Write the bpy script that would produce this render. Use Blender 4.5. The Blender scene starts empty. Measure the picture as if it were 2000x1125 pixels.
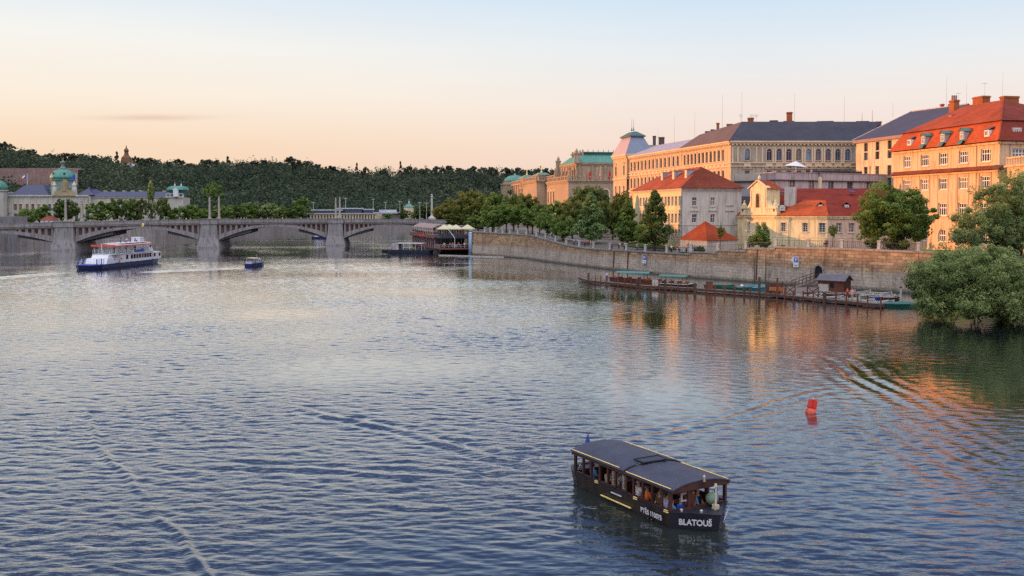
import bpy, math, random
import numpy as np
from mathutils import Vector, Matrix, Euler
random.seed(7); RNG=np.random.default_rng(7)
PI=math.pi
sc=bpy.context.scene
COL=sc.collection
# ---------------------------------------------------------------- camera
FPX=1900.0; CAMZ=13.0; PITCH=math.radians(2.0)
CY=410+FPX*math.tan(PITCH)            # picture row of the optical axis (the lens is shifted)
cd=bpy.data.cameras.new('camera'); cam=bpy.data.objects.new('camera',cd); COL.objects.link(cam)
cam.location=(0,0,CAMZ); cam.rotation_euler=(PI/2-PITCH,0,0)
cd.sensor_width=36; cd.lens=36*FPX/2000; cd.clip_end=8000; cd.clip_start=.5
cd.shift_y=-(562.5-CY)/2000.0
sc.camera=cam
def elev(py): return math.atan((CY-py)/FPX)-PITCH
def P(px,py,Y):
    z=CAMZ+Y*math.tan(elev(py))
    d=Y*math.cos(PITCH)-(z-CAMZ)*math.sin(PITCH)
    return Vector(((px-1000)/FPX*d,Y,z))
def G(px,Y,z=6.0):
    d=Y*math.cos(PITCH)-(z-CAMZ)*math.sin(PITCH)
    return Vector(((px-1000)/FPX*d,Y))
def W0(px,py,z=0.0):                   # point of the level z seen at a photo position
    Y=(CAMZ-z)/math.tan(-elev(py))
    g=G(px,Y,z); return Vector((g.x,g.y,z))
def Z(py,Y): return CAMZ+Y*math.tan(elev(py))
def srgb(r,g,b,s=1.0):
    f=lambda c:(c/12.92 if c<=.04045 else ((c+.055)/1.055)**2.4)
    return (f(r/255)*s,f(g/255)*s,f(b/255)*s,1)
# ---------------------------------------------------------------- node helper
class NT:
    def __init__(s,tree): s.t=tree; s.n=tree.nodes; s.l=tree.links; s.n.clear()
    def new(s,ty,**kw):
        n=s.n.new(ty)
        for k,v in kw.items(): setattr(n,k,v)
        return n
    def put(s,sock,v):
        if hasattr(v,'is_output') or isinstance(v,bpy.types.NodeSocket): s.l.new(v,sock)
        else: sock.default_value=v
    def m(s,op,a,b=None,c=None,clamp=False):
        n=s.n.new('ShaderNodeMath'); n.operation=op; n.use_clamp=clamp
        s.put(n.inputs[0],a)
        if b is not None: s.put(n.inputs[1],b)
        if c is not None: s.put(n.inputs[2],c)
        return n.outputs[0]
    def noise(s,vec,scale,detail=2,rough=.5,dist=0):
        n=s.n.new('ShaderNodeTexNoise'); s.put(n.inputs['Vector'],vec)
        n.inputs['Scale'].default_value=scale; n.inputs['Detail'].default_value=detail
        n.inputs['Roughness'].default_value=rough; n.inputs['Distortion'].default_value=dist
        return n
    def mapping(s,vec,scale=(1,1,1),rot=(0,0,0),loc=(0,0,0)):
        n=s.n.new('ShaderNodeMapping'); s.put(n.inputs['Vector'],vec)
        n.inputs['Scale'].default_value=scale; n.inputs['Rotation'].default_value=rot; n.inputs['Location'].default_value=loc
        return n.outputs[0]
    def ramp(s,fac,stops,interp='LINEAR'):
        n=s.n.new('ShaderNodeValToRGB'); s.put(n.inputs[0],fac); cr=n.color_ramp; cr.interpolation=interp
        while len(cr.elements)<len(stops): cr.elements.new(.5)
        for e,(p,c) in zip(cr.elements,stops): e.position=p; e.color=c if len(c)==4 else (*c,1)
        return n.outputs[0]
    def mix(s,fac,a,b,mode='MIX'):
        n=s.n.new('ShaderNodeMix'); n.data_type='RGBA'; n.blend_type=mode
        s.put(n.inputs[0],fac); s.put(n.inputs[6],a); s.put(n.inputs[7],b)
        return n.outputs[2]
def newmat(name):
    m=bpy.data.materials.new(name); m.use_nodes=True
    nt=NT(m.node_tree); out=nt.new('ShaderNodeOutputMaterial')
    return m,nt,out
def simple(name,col,rough=.8,var=.18,scale=1.2,metal=0,bump=0,spec=.3,streak=0,fine=0):
    spec=.08 if rough>=.8 and spec==.3 else spec
    """painted / plastered / stone surface: base colour broken up by two noises, optional vertical streaks"""
    m,nt,out=newmat(name)
    tc=nt.new('ShaderNodeTexCoord'); ob=tc.outputs['Object']
    b=nt.new('ShaderNodeBsdfPrincipled'); nt.l.new(b.outputs[0],out.inputs[0])
    n1=nt.noise(ob,scale,4,.6).outputs[0]; n2=nt.noise(ob,scale*.13,2).outputs[0]
    f=nt.m('ADD',nt.m('MULTIPLY',n1,.6),nt.m('MULTIPLY',n2,.4))
    if streak:
        n3=nt.noise(nt.mapping(ob,(1.3,1.3,.12)),1.5,4,.65).outputs[0]
        f=nt.m('ADD',nt.m('MULTIPLY',f,1-streak),nt.m('MULTIPLY',n3,streak))
    sk=n3 if streak else None
    c=Vector(col[:3])
    lo=tuple(c*(1-var*1.6)); hi=tuple(c*(1+var*1.1))
    colr=nt.ramp(f,[(.3,(*lo,1)),(.7,(*hi,1))])
    if streak>=.3: colr=nt.mix(.8,colr,nt.ramp(sk,[(.36,(.66,.62,.58,1)),(.5,(1,1,1,1)),(.7,(1.06,1.06,1.06,1))]),'MULTIPLY')
    if fine:
        nf=nt.noise(ob,fine,2).outputs[0]
        colr=nt.mix(.35,colr,nt.ramp(nf,[(.3,(.45,.45,.45,1)),(.7,(1.25,1.25,1.25,1))]),'MULTIPLY')
    nt.l.new(colr,b.inputs['Base Color'])
    b.inputs['Roughness'].default_value=rough; b.inputs['Metallic'].default_value=metal
    b.inputs['Specular IOR Level'].default_value=spec
    if bump:
        bn=nt.new('ShaderNodeBump'); bn.inputs['Strength'].default_value=bump; bn.inputs['Distance'].default_value=.05
        nt.l.new(n1,bn.inputs['Height']); nt.l.new(bn.outputs[0],b.inputs['Normal'])
    return m
def tiles(name,col,rough=.75,row=.33,var=.42):
    m,nt,out=newmat(name)
    tc=nt.new('ShaderNodeTexCoord'); ob=tc.outputs['Object']
    b=nt.new('ShaderNodeBsdfPrincipled'); nt.l.new(b.outputs[0],out.inputs[0])
    sx=nt.new('ShaderNodeSeparateXYZ'); nt.l.new(ob,sx.inputs[0])
    rowv=nt.m('FRACT',nt.m('DIVIDE',sx.outputs[2],row))
    n1=nt.noise(ob,2.2,5,.75).outputs[0]; n2=nt.noise(ob,.3,4,.65).outputs[0]
    c=Vector(col[:3])
    c1=nt.ramp(nt.m('ADD',nt.m('MULTIPLY',n1,.5),nt.m('MULTIPLY',n2,.5)),[(.32,(*(c*(1-var)),1)),(.5,(*c,1)),(.68,(*(c*(1+var)),1))])
    c2=nt.mix(.5,c1,nt.ramp(rowv,[(0,(.35,.35,.35,1)),(.25,(1.1,1.1,1.1,1)),(1,(1,1,1,1))]),'MULTIPLY')
    nt.l.new(c2,b.inputs['Base Color']); b.inputs['Roughness'].default_value=rough; b.inputs['Specular IOR Level'].default_value=.05
    bn=nt.new('ShaderNodeBump'); bn.inputs['Strength'].default_value=.5; bn.inputs['Distance'].default_value=.06
    nt.l.new(nt.m('ADD',rowv,n1),bn.inputs['Height']); nt.l.new(bn.outputs[0],b.inputs['Normal'])
    return m
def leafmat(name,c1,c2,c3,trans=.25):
    """foliage: colour from a tint stored on the mesh (clump tone plus painted shading), position noise and a per-leaf random"""
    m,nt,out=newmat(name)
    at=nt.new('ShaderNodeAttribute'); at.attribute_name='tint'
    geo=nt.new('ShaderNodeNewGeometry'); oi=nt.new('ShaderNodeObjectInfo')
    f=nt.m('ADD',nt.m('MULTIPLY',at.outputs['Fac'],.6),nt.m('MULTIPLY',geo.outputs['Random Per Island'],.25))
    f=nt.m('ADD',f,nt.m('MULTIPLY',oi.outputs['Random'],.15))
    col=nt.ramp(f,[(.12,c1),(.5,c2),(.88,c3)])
    d=nt.new('ShaderNodeBsdfDiffuse'); t=nt.new('ShaderNodeBsdfTranslucent'); mx=nt.new('ShaderNodeMixShader')
    nt.l.new(col,d.inputs[0]); nt.l.new(col,t.inputs[0]); mx.inputs[0].default_value=trans
    nt.l.new(d.outputs[0],mx.inputs[1]); nt.l.new(t.outputs[0],mx.inputs[2]); nt.l.new(mx.outputs[0],out.inputs[0])
    return m
def glassmat(name,col=(.02,.025,.035,1),rough=.08,spec=.9,lit=None):
    m,nt,out=newmat(name)
    b=nt.new('ShaderNodeBsdfPrincipled'); nt.l.new(b.outputs[0],out.inputs[0])
    oi=nt.new('ShaderNodeObjectInfo'); tc=nt.new('ShaderNodeTexCoord')
    n=nt.noise(tc.outputs['Object'],1.1,2).outputs[0]
    f=nt.m('ADD',nt.m('MULTIPLY',oi.outputs['Random'],.6),nt.m('MULTIPLY',n,.4))
    c=Vector(col[:3])
    nt.l.new(nt.ramp(f,[(.25,(*(c*.5),1)),(.7,(*(c*1.8),1)),(.95,(*(c*4+Vector((.04,.035,.03))),1))]),b.inputs['Base Color'])
    b.inputs['Roughness'].default_value=rough; b.inputs['Specular IOR Level'].default_value=spec
    bn=nt.new('ShaderNodeBump'); bn.inputs['Strength'].default_value=.12; bn.inputs['Distance'].default_value=.05
    nt.l.new(n,bn.inputs['Height']); nt.l.new(bn.outputs[0],b.inputs['Normal'])
    return m
# ---------------------------------------------------------------- mesh builder
class MB:
    def __init__(s): s.v=[]; s.f=[]; s.m=[]; s.uv=None
    def poly(s,pts,mi=0):
        i=len(s.v); s.v.extend([tuple(p) for p in pts]); s.f.append(tuple(range(i,i+len(pts)))); s.m.append(mi); return s
    def box(s,x0,x1,y0,y1,z0,z1,mi=0,M=None):
        c=[Vector(p) for p in ((x0,y0,z0),(x1,y0,z0),(x1,y1,z0),(x0,y1,z0),(x0,y0,z1),(x1,y0,z1),(x1,y1,z1),(x0,y1,z1))]
        if M is not None: c=[M@p for p in c]
        i=len(s.v); s.v.extend([tuple(p) for p in c])
        for q in ((0,3,2,1),(4,5,6,7),(0,1,5,4),(1,2,6,5),(2,3,7,6),(3,0,4,7)): s.f.append(tuple(i+k for k in q)); s.m.append(mi)
        return s
    def bar(s,p0,p1,w,h=None,mi=0):
        """square bar from p0 to p1"""
        h=h or w; p0=Vector(p0); p1=Vector(p1); d=(p1-p0); L=d.length
        if L<1e-6: return s
        q=d.to_track_quat('X','Z').to_matrix().to_4x4(); M=Matrix.Translation(p0)@q
        return s.box(0,L,-w/2,w/2,-h/2,h/2,mi,M)
    def tube(s,pts,rad,n=8,mi=0,cap=True):
        pts=[Vector(p) for p in pts]; R=rad if isinstance(rad,(list,tuple)) else [rad]*len(pts)
        i0=len(s.v)
        for k,p in enumerate(pts):
            a=pts[max(k-1,0)]; b=pts[min(k+1,len(pts)-1)]; d=(b-a).normalized()
            u=d.cross(Vector((0,0,1)));
            if u.length<.05: u=Vector((1,0,0))
            u.normalize(); w=d.cross(u)
            for j in range(n):
                t=2*PI*j/n; s.v.append(tuple(p+u*(R[k]*math.cos(t))+w*(R[k]*math.sin(t))))
        for k in range(len(pts)-1):
            for j in range(n):
                a=i0+k*n+j; b=i0+k*n+(j+1)%n; s.f.append((a,b,b+n,a+n)); s.m.append(mi)
        if cap:
            s.f.append(tuple(i0+j for j in range(n))[::-1]); s.m.append(mi)
            s.f.append(tuple(i0+(len(pts)-1)*n+j for j in range(n))); s.m.append(mi)
        return s
    def lathe(s,prof,n=16,c=(0,0,0),mi=0,sx=1,sy=1,rot=0):
        i0=len(s.v)
        for r,z in prof:
            for j in range(n):
                t=2*PI*j/n+rot; s.v.append((c[0]+r*sx*math.cos(t),c[1]+r*sy*math.sin(t),c[2]+z))
        for k in range(len(prof)-1):
            for j in range(n):
                a=i0+k*n+j; b=i0+k*n+(j+1)%n; s.f.append((a,b,b+n,a+n)); s.m.append(mi)
        s.f.append(tuple(i0+j for j in range(n))[::-1]); s.m.append(mi)
        s.f.append(tuple(i0+(len(prof)-1)*n+j for j in range(n))); s.m.append(mi)
        return s
    def loft(s,rings,mi=0,closed=True,cap=True):
        i0=len(s.v); n=len(rings[0])
        for r in rings: s.v.extend([tuple(p) for p in r])
        for k in range(len(rings)-1):
            for j in range(n if closed else n-1):
                a=i0+k*n+j; b=i0+k*n+(j+1)%n; s.f.append((a,b,b+n,a+n)); s.m.append(mi)
        if cap:
            s.f.append(tuple(i0+j for j in range(n))[::-1]); s.m.append(mi)
            s.f.append(tuple(i0+(len(rings)-1)*n+j for j in range(n))); s.m.append(mi)
        return s
    def mesh(s,name,mats,smooth=False):
        me=bpy.data.meshes.new(name); me.from_pydata(s.v,[],s.f)
        mats=mats if isinstance(mats,(list,tuple)) else [mats]
        for m in mats: me.materials.append(m)
        me.polygons.foreach_set('material_index',s.m)
        if smooth: me.polygons.foreach_set('use_smooth',[True]*len(s.f))
        me.update(); return me
    def build(s,name,mats,parent=None,M=None,smooth=False):
        return link(name,s.mesh(name,mats,smooth),parent,M)
def link(name,data,parent=None,M=None):
    """M is the world matrix; the parent is never rotated or scaled unless M is None (then local = identity)"""
    o=bpy.data.objects.new(name,data); COL.objects.link(o)
    if parent is not None: o.parent=parent
    if M is not None:
        if parent is not None:
            root=parent; off=Vector((0,0,0)); PM=world_of(parent)
            o.matrix_basis=PM.inverted()@M
        else: o.matrix_basis=M
    return o
def world_of(o):
    M=o.matrix_basis.copy()
    while o.parent is not None: o=o.parent; M=o.matrix_basis@M
    return M
def tag(o,label=None,cat=None,group=None,kind=None):
    if label: o['label']=label
    if cat: o['category']=cat
    if group: o['group']=group
    if kind: o['kind']=kind
    return o
def thing(name,label,cat,loc=(0,0,0),rz=0,group=None,scale=None):
    o=bpy.data.objects.new(name,None); COL.objects.link(o); o.empty_display_size=.3
    M=Matrix.Translation(Vector(loc))@Matrix.Rotation(rz,4,'Z')
    if scale: M=M@Matrix.Diagonal((*scale,1) if len(scale)==3 else (scale[0],)*3+(1,))
    o.matrix_basis=M
    return tag(o,label,cat,group)
I4=Matrix.Identity(4)
def dup(root,loc,rz=0,label=None,scale=None,group=None,mats=None):
    r=root.copy(); COL.objects.link(r)
    M=Matrix.Translation(Vector(loc))@Matrix.Rotation(rz,4,'Z')
    if scale: M=M@Matrix.Diagonal((*scale,1))
    r.matrix_basis=M
    if label: r['label']=label
    if group: r['group']=group
    def rec(src,dst):
        for ch in list(CH.get(src.name,[])):
            c=ch.copy(); COL.objects.link(c); c.parent=dst
            if mats:
                nm=ch.name.split('.')[0]
                if nm in mats:
                    c.material_slots[0].link='OBJECT'; c.material_slots[0].material=mats[nm]
            rec(ch,c)
    rec(root,r)
    return r
CH={}
def register(root):
    """remember the children of a prototype so that copies need no scene scan"""
    for o in COL.objects:
        if o.parent is not None: 
            l=CH.setdefault(o.parent.name,[])
            if o not in l: l.append(o)
    return root
# ---------------------------------------------------------------- palette
K={}
K['stone']=simple('bridge_granite',(.26,.25,.26),.85,.2,.8,streak=.4,fine=5)
K['stone_pink']=simple('bridge_pink_stone',(.28,.22,.215),.85,.2,.8,streak=.4,fine=5)
K['void_shade']=simple('shaded_void_stone',(.17,.15,.15),.8,.25,1)  # dark colour standing in for the shade of the spandrel voids
K['shadow']=simple('dark_interior',(.02,.02,.024),.9,.1)
K['coping']=simple('grey_coping_stone',(.27,.255,.245),.85,.2,1.5,streak=.3)
K['iron']=simple('black_iron',(.03,.03,.035),.5,.1,3)
K['post']=simple('pale_stone_post',(.42,.40,.37),.85,.15,3)
K['wood']=simple('weathered_brown_wood',(.085,.045,.03),.7,.35,2.5,streak=.4)
K['wood_red']=simple('reddish_brown_wood',(.15,.045,.025),.55,.3,2.5,streak=.3)
K['wood_deck']=simple('grey_deck_planks',(.17,.14,.13),.8,.3,2.0,fine=3)
K['white']=simple('white_paint',(.58,.60,.64),.45,.08,1.5)
K['cream']=simple('cream_plaster',(.62,.53,.36),.9,.12,.5,streak=.4)
K['navy']=simple('navy_paint',(.012,.018,.075),.35,.15,2)
K['blue']=simple('mid_blue_paint',(.03,.07,.35),.45,.15,2)
K['black']=simple('black_paint',(.012,.012,.014),.35,.2,2)
K['red']=simple('red_paint',(.55,.03,.02),.45,.15,3)
K['brass']=simple('yellow_brass_trim',(.85,.66,.25),.35,.08,5)
K['steel']=simple('grey_steel',(.38,.39,.41),.4,.12,2,metal=.4)
K['glass']=glassmat('window_glass')
K['glass_sky']=glassmat('reflecting_window_glass',(.04,.07,.13,1),.04,1)
K['glass_warm']=glassmat('warm_brown_window_glass',(.05,.025,.015,1),.1,.7)
K['frame_white']=simple('white_window_frame',(.7,.68,.64),.6,.08,3)
K['frame_brown']=simple('brown_window_frame',(.16,.09,.06),.6,.15,3)
K['frame_grey']=simple('grey_window_frame',(.32,.30,.29),.6,.15,3)
K['tile_red']=tiles('red_clay_roof_tiles',(.23,.055,.025))
K['tile_bright']=tiles('bright_orange_red_roof_tiles',(.33,.07,.028))
K['tile_dark']=tiles('dark_slate_roof',(.055,.055,.075),var=.25)
K['tile_brown']=tiles('brown_slate_roof',(.12,.085,.08),var=.25)
K['zinc']=simple('lilac_zinc_sheet_roof',(.30,.27,.32),.55,.12,.7,streak=.3)
K['zinc_blue']=simple('blue_grey_zinc_sheet_roof',(.16,.19,.26),.5,.12,.7)
K['copper']=simple('green_copper_roof',(.075,.235,.195),.6,.2,.8,streak=.5)
K['copper_dark']=simple('dark_green_copper',(.05,.14,.13),.6,.2,.8)
K['brick']=simple('red_brick_chimney',(.33,.11,.05),.9,.25,3,fine=7)
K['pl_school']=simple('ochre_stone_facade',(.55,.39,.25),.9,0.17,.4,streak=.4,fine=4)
K['pl_white']=simple('white_plaster_facade',(.50,.465,.425),.9,.10,.3,streak=.5,fine=5)
K['pl_yellow']=simple('pale_yellow_plaster_facade',(.66,.56,.34),.9,0.12,.3,streak=.4,fine=5)
K['pl_yellow_dim']=simple('dim_pinkish_yellow_plaster',(.56,.42,.33),.9,0.12,.3,streak=.4,fine=5)  # yellow house plaster, dimmed and pinkened to hold the grazing light
K['pl_plain']=simple('sand_plaster_facade',(.56,.46,.32),.9,0.17,.3,streak=.5,fine=5)
K['pl_peach']=simple('peach_plaster_facade',(.62,.43,.27),.9,0.17,.3,streak=.5,fine=5)
K['pl_lilac']=simple('pale_pink_concrete_facade',(.45,.37,.38),.9,0.17,.4,streak=.5,fine=5)
K['pl_museum']=simple('brown_sandstone_facade',(.37,.28,.20),.9,.2,.4,streak=.4,fine=3)
K['pl_academy']=simple('cream_grey_facade',(.46,.44,.40),.9,.1,.3,streak=.3,fine=3)
K['trim']=simple('light_stone_moulding',(.60,.45,.30),.9,.12,1)
K['skin']=simple('skin',(.48,.26,.17),.6,.08,8)
K['hair']=simple('dark_brown_hair',(.03,.018,.012),.6,.2,30)
K['hair_fair']=simple('fair_hair',(.25,.15,.07),.6,.2,30)
K['hair_grey']=simple('grey_hair',(.4,.38,.36),.6,.15,30)
K['grass']=simple('grass',(.075,.12,.02),.95,.35,3,fine=9)
K['asphalt']=simple('asphalt',(.06,.06,.065),.9,.2,1,fine=6)
K['paving']=simple('stone_paving',(.20,.19,.185),.9,.2,1,fine=4)
K['bark']=simple('tree_bark',(.055,.04,.03),.95,.3,4)
CLOTH={n:simple('cloth_'+n,c,.85,.12,6) for n,c in dict(white=(.7,.7,.7),lightblue=(.06,.28,.55),blue=(.03,.10,.45),orange=(.75,.16,.04),green=(.22,.45,.28),
  red=(.5,.03,.03),black=(.02,.02,.025),grey=(.22,.22,.24),lilac=(.4,.4,.62),yellow=(.7,.5,.1),brown=(.12,.07,.04),pink=(.65,.3,.33),denim=(.05,.08,.17),beige=(.42,.35,.25)).items()}

K['curtain']=glassmat('curtained_window_glass',(.12,.10,.08,1),.25,.6)
K['pl_school_shaded']=simple('shaded_ochre_stone_facade',(.36,.31,.25),.9,.18,.4,streak=.45,fine=4)  # same school stone, the front's shade put into a greyer colour
K['trim_shaded']=simple('shaded_stone_moulding',(.42,.36,.29),.9,.15,1)  # moulding of the same stone, darkened for the shaded front
# ---------------------------------------------------------------- world and sun
SUN_AZ=math.radians(-74)       # measured from the view direction, to the left
SUN_EL=math.radians(4.2)
sd=Vector((math.sin(SUN_AZ)*math.cos(SUN_EL),math.cos(SUN_AZ)*math.cos(SUN_EL),math.sin(SUN_EL)))
sl=bpy.data.lights.new('sun','SUN'); so=bpy.data.objects.new('sun',sl); COL.objects.link(so)
so.rotation_euler=sd.to_track_quat('Z','Y').to_euler(); sl.energy=6.7; sl.angle=math.radians(.6); sl.color=(1,.42,.14)
so.location=(-200,50,150)
w=bpy.data.worlds.new('World'); sc.world=w; w.use_nodes=True
nt=NT(w.node_tree); out=nt.new('ShaderNodeOutputWorld'); bg=nt.new('ShaderNodeBackground'); nt.l.new(bg.outputs[0],out.inputs[0])
sky=nt.new('ShaderNodeTexSky'); sky.sky_type='NISHITA'; sky.sun_disc=False; sky.sun_elevation=SUN_EL; sky.sun_rotation=SUN_AZ
tc=nt.new('ShaderNodeTexCoord'); sx=nt.new('ShaderNodeSeparateXYZ'); nt.l.new(tc.outputs['Generated'],sx.inputs[0])
X_,Y_,Z_=sx.outputs
gl=[(0,srgb(248,206,176)),(.058,srgb(252,221,189)),(.0735,srgb(254,227,198)),(.11,srgb(255,242,224)),(.161,srgb(251,249,242)),(.211,srgb(228,242,252)),(.28,srgb(190,211,239)),(.35,srgb(112,150,212)),(.46,srgb(62,98,172)),(.62,srgb(62,92,160)),(.75,srgb(205,205,215)),(1,srgb(215,208,206))]
gr=[(0,srgb(242,208,198)),(.058,srgb(248,224,213)),(.11,srgb(248,237,230)),(.136,srgb(240,240,240)),(.161,srgb(231,240,247)),(.211,srgb(206,230,249)),(.28,srgb(166,197,240)),(.35,srgb(96,136,208)),(.46,srgb(54,90,170)),(.62,srgb(58,88,160)),(.75,srgb(205,205,215)),(1,srgb(215,208,206))]
cl=nt.ramp(Z_,gl); cr=nt.ramp(Z_,gr)
az=nt.m('ADD',nt.m('MULTIPLY',X_,math.sin(math.radians(-45))),nt.m('MULTIPLY',Y_,math.cos(math.radians(-45))))
f=nt.new('ShaderNodeMapRange'); f.interpolation_type='SMOOTHSTEP'; nt.l.new(az,f.inputs[0]); f.inputs[1].default_value=.45; f.inputs[2].default_value=1.0
grad=nt.mix(f.outputs[0],cr,cl)
# thin streak of cloud low on the left
ratio=nt.m('DIVIDE',X_,nt.m('MAXIMUM',Y_,.05)); elv=nt.m('DIVIDE',Z_,nt.m('MAXIMUM',Y_,.05))
nz=nt.noise(nt.mapping(tc.outputs['Generated'],(14,14,90)),1.0,3).outputs[0]
e1=nt.m('POWER',nt.m('DIVIDE',nt.m('ADD',ratio,.37),.055),2.0); e2=nt.m('POWER',nt.m('DIVIDE',nt.m('SUBTRACT',elv,nt.m('ADD',.0925,nt.m('MULTIPLY',nz,.004))),.0028),2.0)
cf=nt.m('MULTIPLY',nt.m('EXPONENT',nt.m('MULTIPLY',nt.m('ADD',e1,e2),-1)),nt.m('MULTIPLY',nt.m('GREATER_THAN',Y_,0),.55))
grad=nt.mix(cf,grad,srgb(222,186,172))
hz=nt.noise(nt.mapping(tc.outputs['Generated'],(3,3,22)),1.0,4,.6).outputs[0]
grad=nt.mix(.06,grad,nt.ramp(hz,[(.3,srgb(225,190,190)),(.7,srgb(255,245,225))]))
boost=nt.ramp(nt.m('MULTIPLY',nt.m('ADD',Z_,0),1),[(.2,(1,1,1,1)),(.5,(1.0,1.0,1.0,1))])
skm=nt.mix(1,sky.outputs[0],(.10,.10,.10,1),'MULTIPLY')
fin=nt.mix(.03,grad,skm)
# the unseen upper and southern sky carries the brightness of the evening
up=nt.new('ShaderNodeMapRange'); up.interpolation_type='SMOOTHSTEP'; nt.l.new(Z_,up.inputs[0]); up.inputs[1].default_value=.5; up.inputs[2].default_value=.8
up.inputs[3].default_value=1.0; up.inputs[4].default_value=2.4
bk=nt.new('ShaderNodeMapRange'); bk.interpolation_type='SMOOTHSTEP'; nt.l.new(Y_,bk.inputs[0]); bk.inputs[1].default_value=.1; bk.inputs[2].default_value=-.6
bk.inputs[3].default_value=1.0; bk.inputs[4].default_value=1.95
wf=nt.new('ShaderNodeMapRange'); nt.l.new(Y_,wf.inputs[0]); wf.inputs[1].default_value=.1; wf.inputs[2].default_value=-.5; fin=nt.mix(wf.outputs[0],fin,srgb(208,208,218)); nt.l.new(fin,bg.inputs[0]); nt.l.new(nt.m('MULTIPLY',up.outputs[0],bk.outputs[0]),bg.inputs[1])
sc.view_settings.view_transform='Standard'; sc.view_settings.look='None'; sc.view_settings.exposure=0
sc.cycles.use_denoising=False
sc.cycles.max_bounces=5; sc.cycles.diffuse_bounces=3; sc.cycles.glossy_bounces=3; sc.cycles.transmission_bounces=2
sc.cycles.sample_clamp_indirect=4; sc.cycles.caustics_reflective=False; sc.cycles.caustics_refractive=False
# ---------------------------------------------------------------- water
FOAM=[]
for a,b,c,e,wd,st in ((1320,1046,1412,1047,.10,.5),(1412,1047,1436,1028,.12,.55),(1112,948,1050,930,.45,.47),(868,515,948,514,.9,.8),(476,524,410,529,.5,.38),(150,532,90,537,.8,.36),(610,467,520,472,1.5,.55),(312,512,330,508,1.2,.5)):
    A=W0(a,b);B=W0(c,e); FOAM.append((A.xy,B.xy,wd,st))
def water():
    m,nt,out=newmat('river_water')
    geo=nt.new('ShaderNodeNewGeometry'); pos=geo.outputs['Position']
    a=nt.noise(nt.mapping(pos,(1.3,4.6,1),(0,0,math.radians(8))),1.0,3,.55).outputs[0]
    b=nt.noise(nt.mapping(pos,(4.,10.,1),(0,0,math.radians(-14))),1.0,2,.5).outputs[0]
    ca=nt.new('ShaderNodeAttribute'); ca.attribute_name='chop'
    h=nt.m('MULTIPLY',nt.m('ADD',nt.m('MULTIPLY',a,.026),nt.m('MULTIPLY',b,.004)),ca.outputs['Fac'])
    bn=nt.new('ShaderNodeBump'); bn.inputs['Strength'].default_value=1; bn.inputs['Distance'].default_value=1
    nt.l.new(h,bn.inputs['Height'])
    fr=nt.new('ShaderNodeFresnel'); fr.inputs[0].default_value=2.0; nt.l.new(bn.outputs[0],fr.inputs[1])
    gl=nt.new('ShaderNodeBsdfGlossy'); gl.inputs['Roughness'].default_value=.01; gl.inputs[0].default_value=(1,1,1,1); nt.l.new(bn.outputs[0],gl.inputs['Normal'])
    df=nt.new('ShaderNodeBsdfDiffuse'); n=nt.noise(pos,.02,2).outputs[0]
    nt.l.new(nt.ramp(n,[(.3,(.010,.017,.020,1)),(.7,(.016,.023,.021,1))]),df.inputs[0])
    F=fr.outputs[0]; F2=nt.m('ADD',F,nt.m('MULTIPLY',nt.m('MULTIPLY',F,F),.75),clamp=True)
    mx=nt.new('ShaderNodeMixShader'); nt.l.new(F2,mx.inputs[0]); nt.l.new(df.outputs[0],mx.inputs[1]); nt.l.new(gl.outputs[0],mx.inputs[2])
    sp=nt.new('ShaderNodeSeparateXYZ'); nt.l.new(pos,sp.inputs[0]); tot=None
    fn=nt.noise(nt.mapping(pos,(2.2,2.2,1)),1.0,4,.75).outputs[0]
    for A,B,wd,st in FOAM:
        d=(B-A); L=d.length; d=d/L
        u=nt.m('ADD',nt.m('MULTIPLY',nt.m('SUBTRACT',sp.outputs[0],A.x),d.x),nt.m('MULTIPLY',nt.m('SUBTRACT',sp.outputs[1],A.y),d.y))
        v=nt.m('ADD',nt.m('MULTIPLY',nt.m('SUBTRACT',sp.outputs[0],A.x),-d.y),nt.m('MULTIPLY',nt.m('SUBTRACT',sp.outputs[1],A.y),d.x))
        uc=nt.m('SUBTRACT',u,nt.m('MINIMUM',nt.m('MAXIMUM',u,0.0),L)); r2=nt.m('ADD',nt.m('MULTIPLY',uc,uc),nt.m('MULTIPLY',v,v))
        k=nt.m('MULTIPLY',nt.m('EXPONENT',nt.m('MULTIPLY',r2,-1/(wd*wd))),st); tot=k if tot is None else nt.m('MAXIMUM',tot,k)
    fm=nt.new('ShaderNodeMapRange'); nt.l.new(nt.m('ADD',nt.m('MULTIPLY',fn,.9),tot),fm.inputs[0]); fm.inputs[1].default_value=1.0; fm.inputs[2].default_value=1.35
    fd=nt.new('ShaderNodeBsdfDiffuse'); fd.inputs[0].default_value=(.55,.58,.62,1); m2=nt.new('ShaderNodeMixShader'); nt.l.new(fm.outputs[0],m2.inputs[0]); nt.l.new(mx.outputs[0],m2.inputs[1]); nt.l.new(fd.outputs[0],m2.inputs[2])
    nt.l.new(m2.outputs[0],out.inputs[0])
    # rows get wider apart with distance; the waves are world-space sums of travelling wave trains
    ys=[8.0]
    while ys[-1]<26: ys.append(ys[-1]+.5)
    while ys[-1]<345: ys.append(ys[-1]+max(.10,.00135*ys[-1]))
    while ys[-1]<900: ys.append(ys[-1]+max(.10,.005*ys[-1]))
    ys=np.array(ys); aa=np.concatenate([np.linspace(-1.3,-.6,90)[:-1],np.linspace(-.6,.6,740),np.linspace(.6,1.3,90)[1:]])
    Yg,Ag=np.meshgrid(ys,aa,indexing='ij'); Xg=Ag*Yg
    H=np.zeros_like(Xg); rg=np.random.default_rng(11)
    n=90
    lam=np.exp(rg.uniform(math.log(.42),math.log(1.9),n)); th=rg.normal(0,.52,n)+math.radians(6); ph=rg.uniform(0,2*PI,n)
    stot=.078
    fade=np.clip((Yg-26)/1,0,1)
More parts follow.
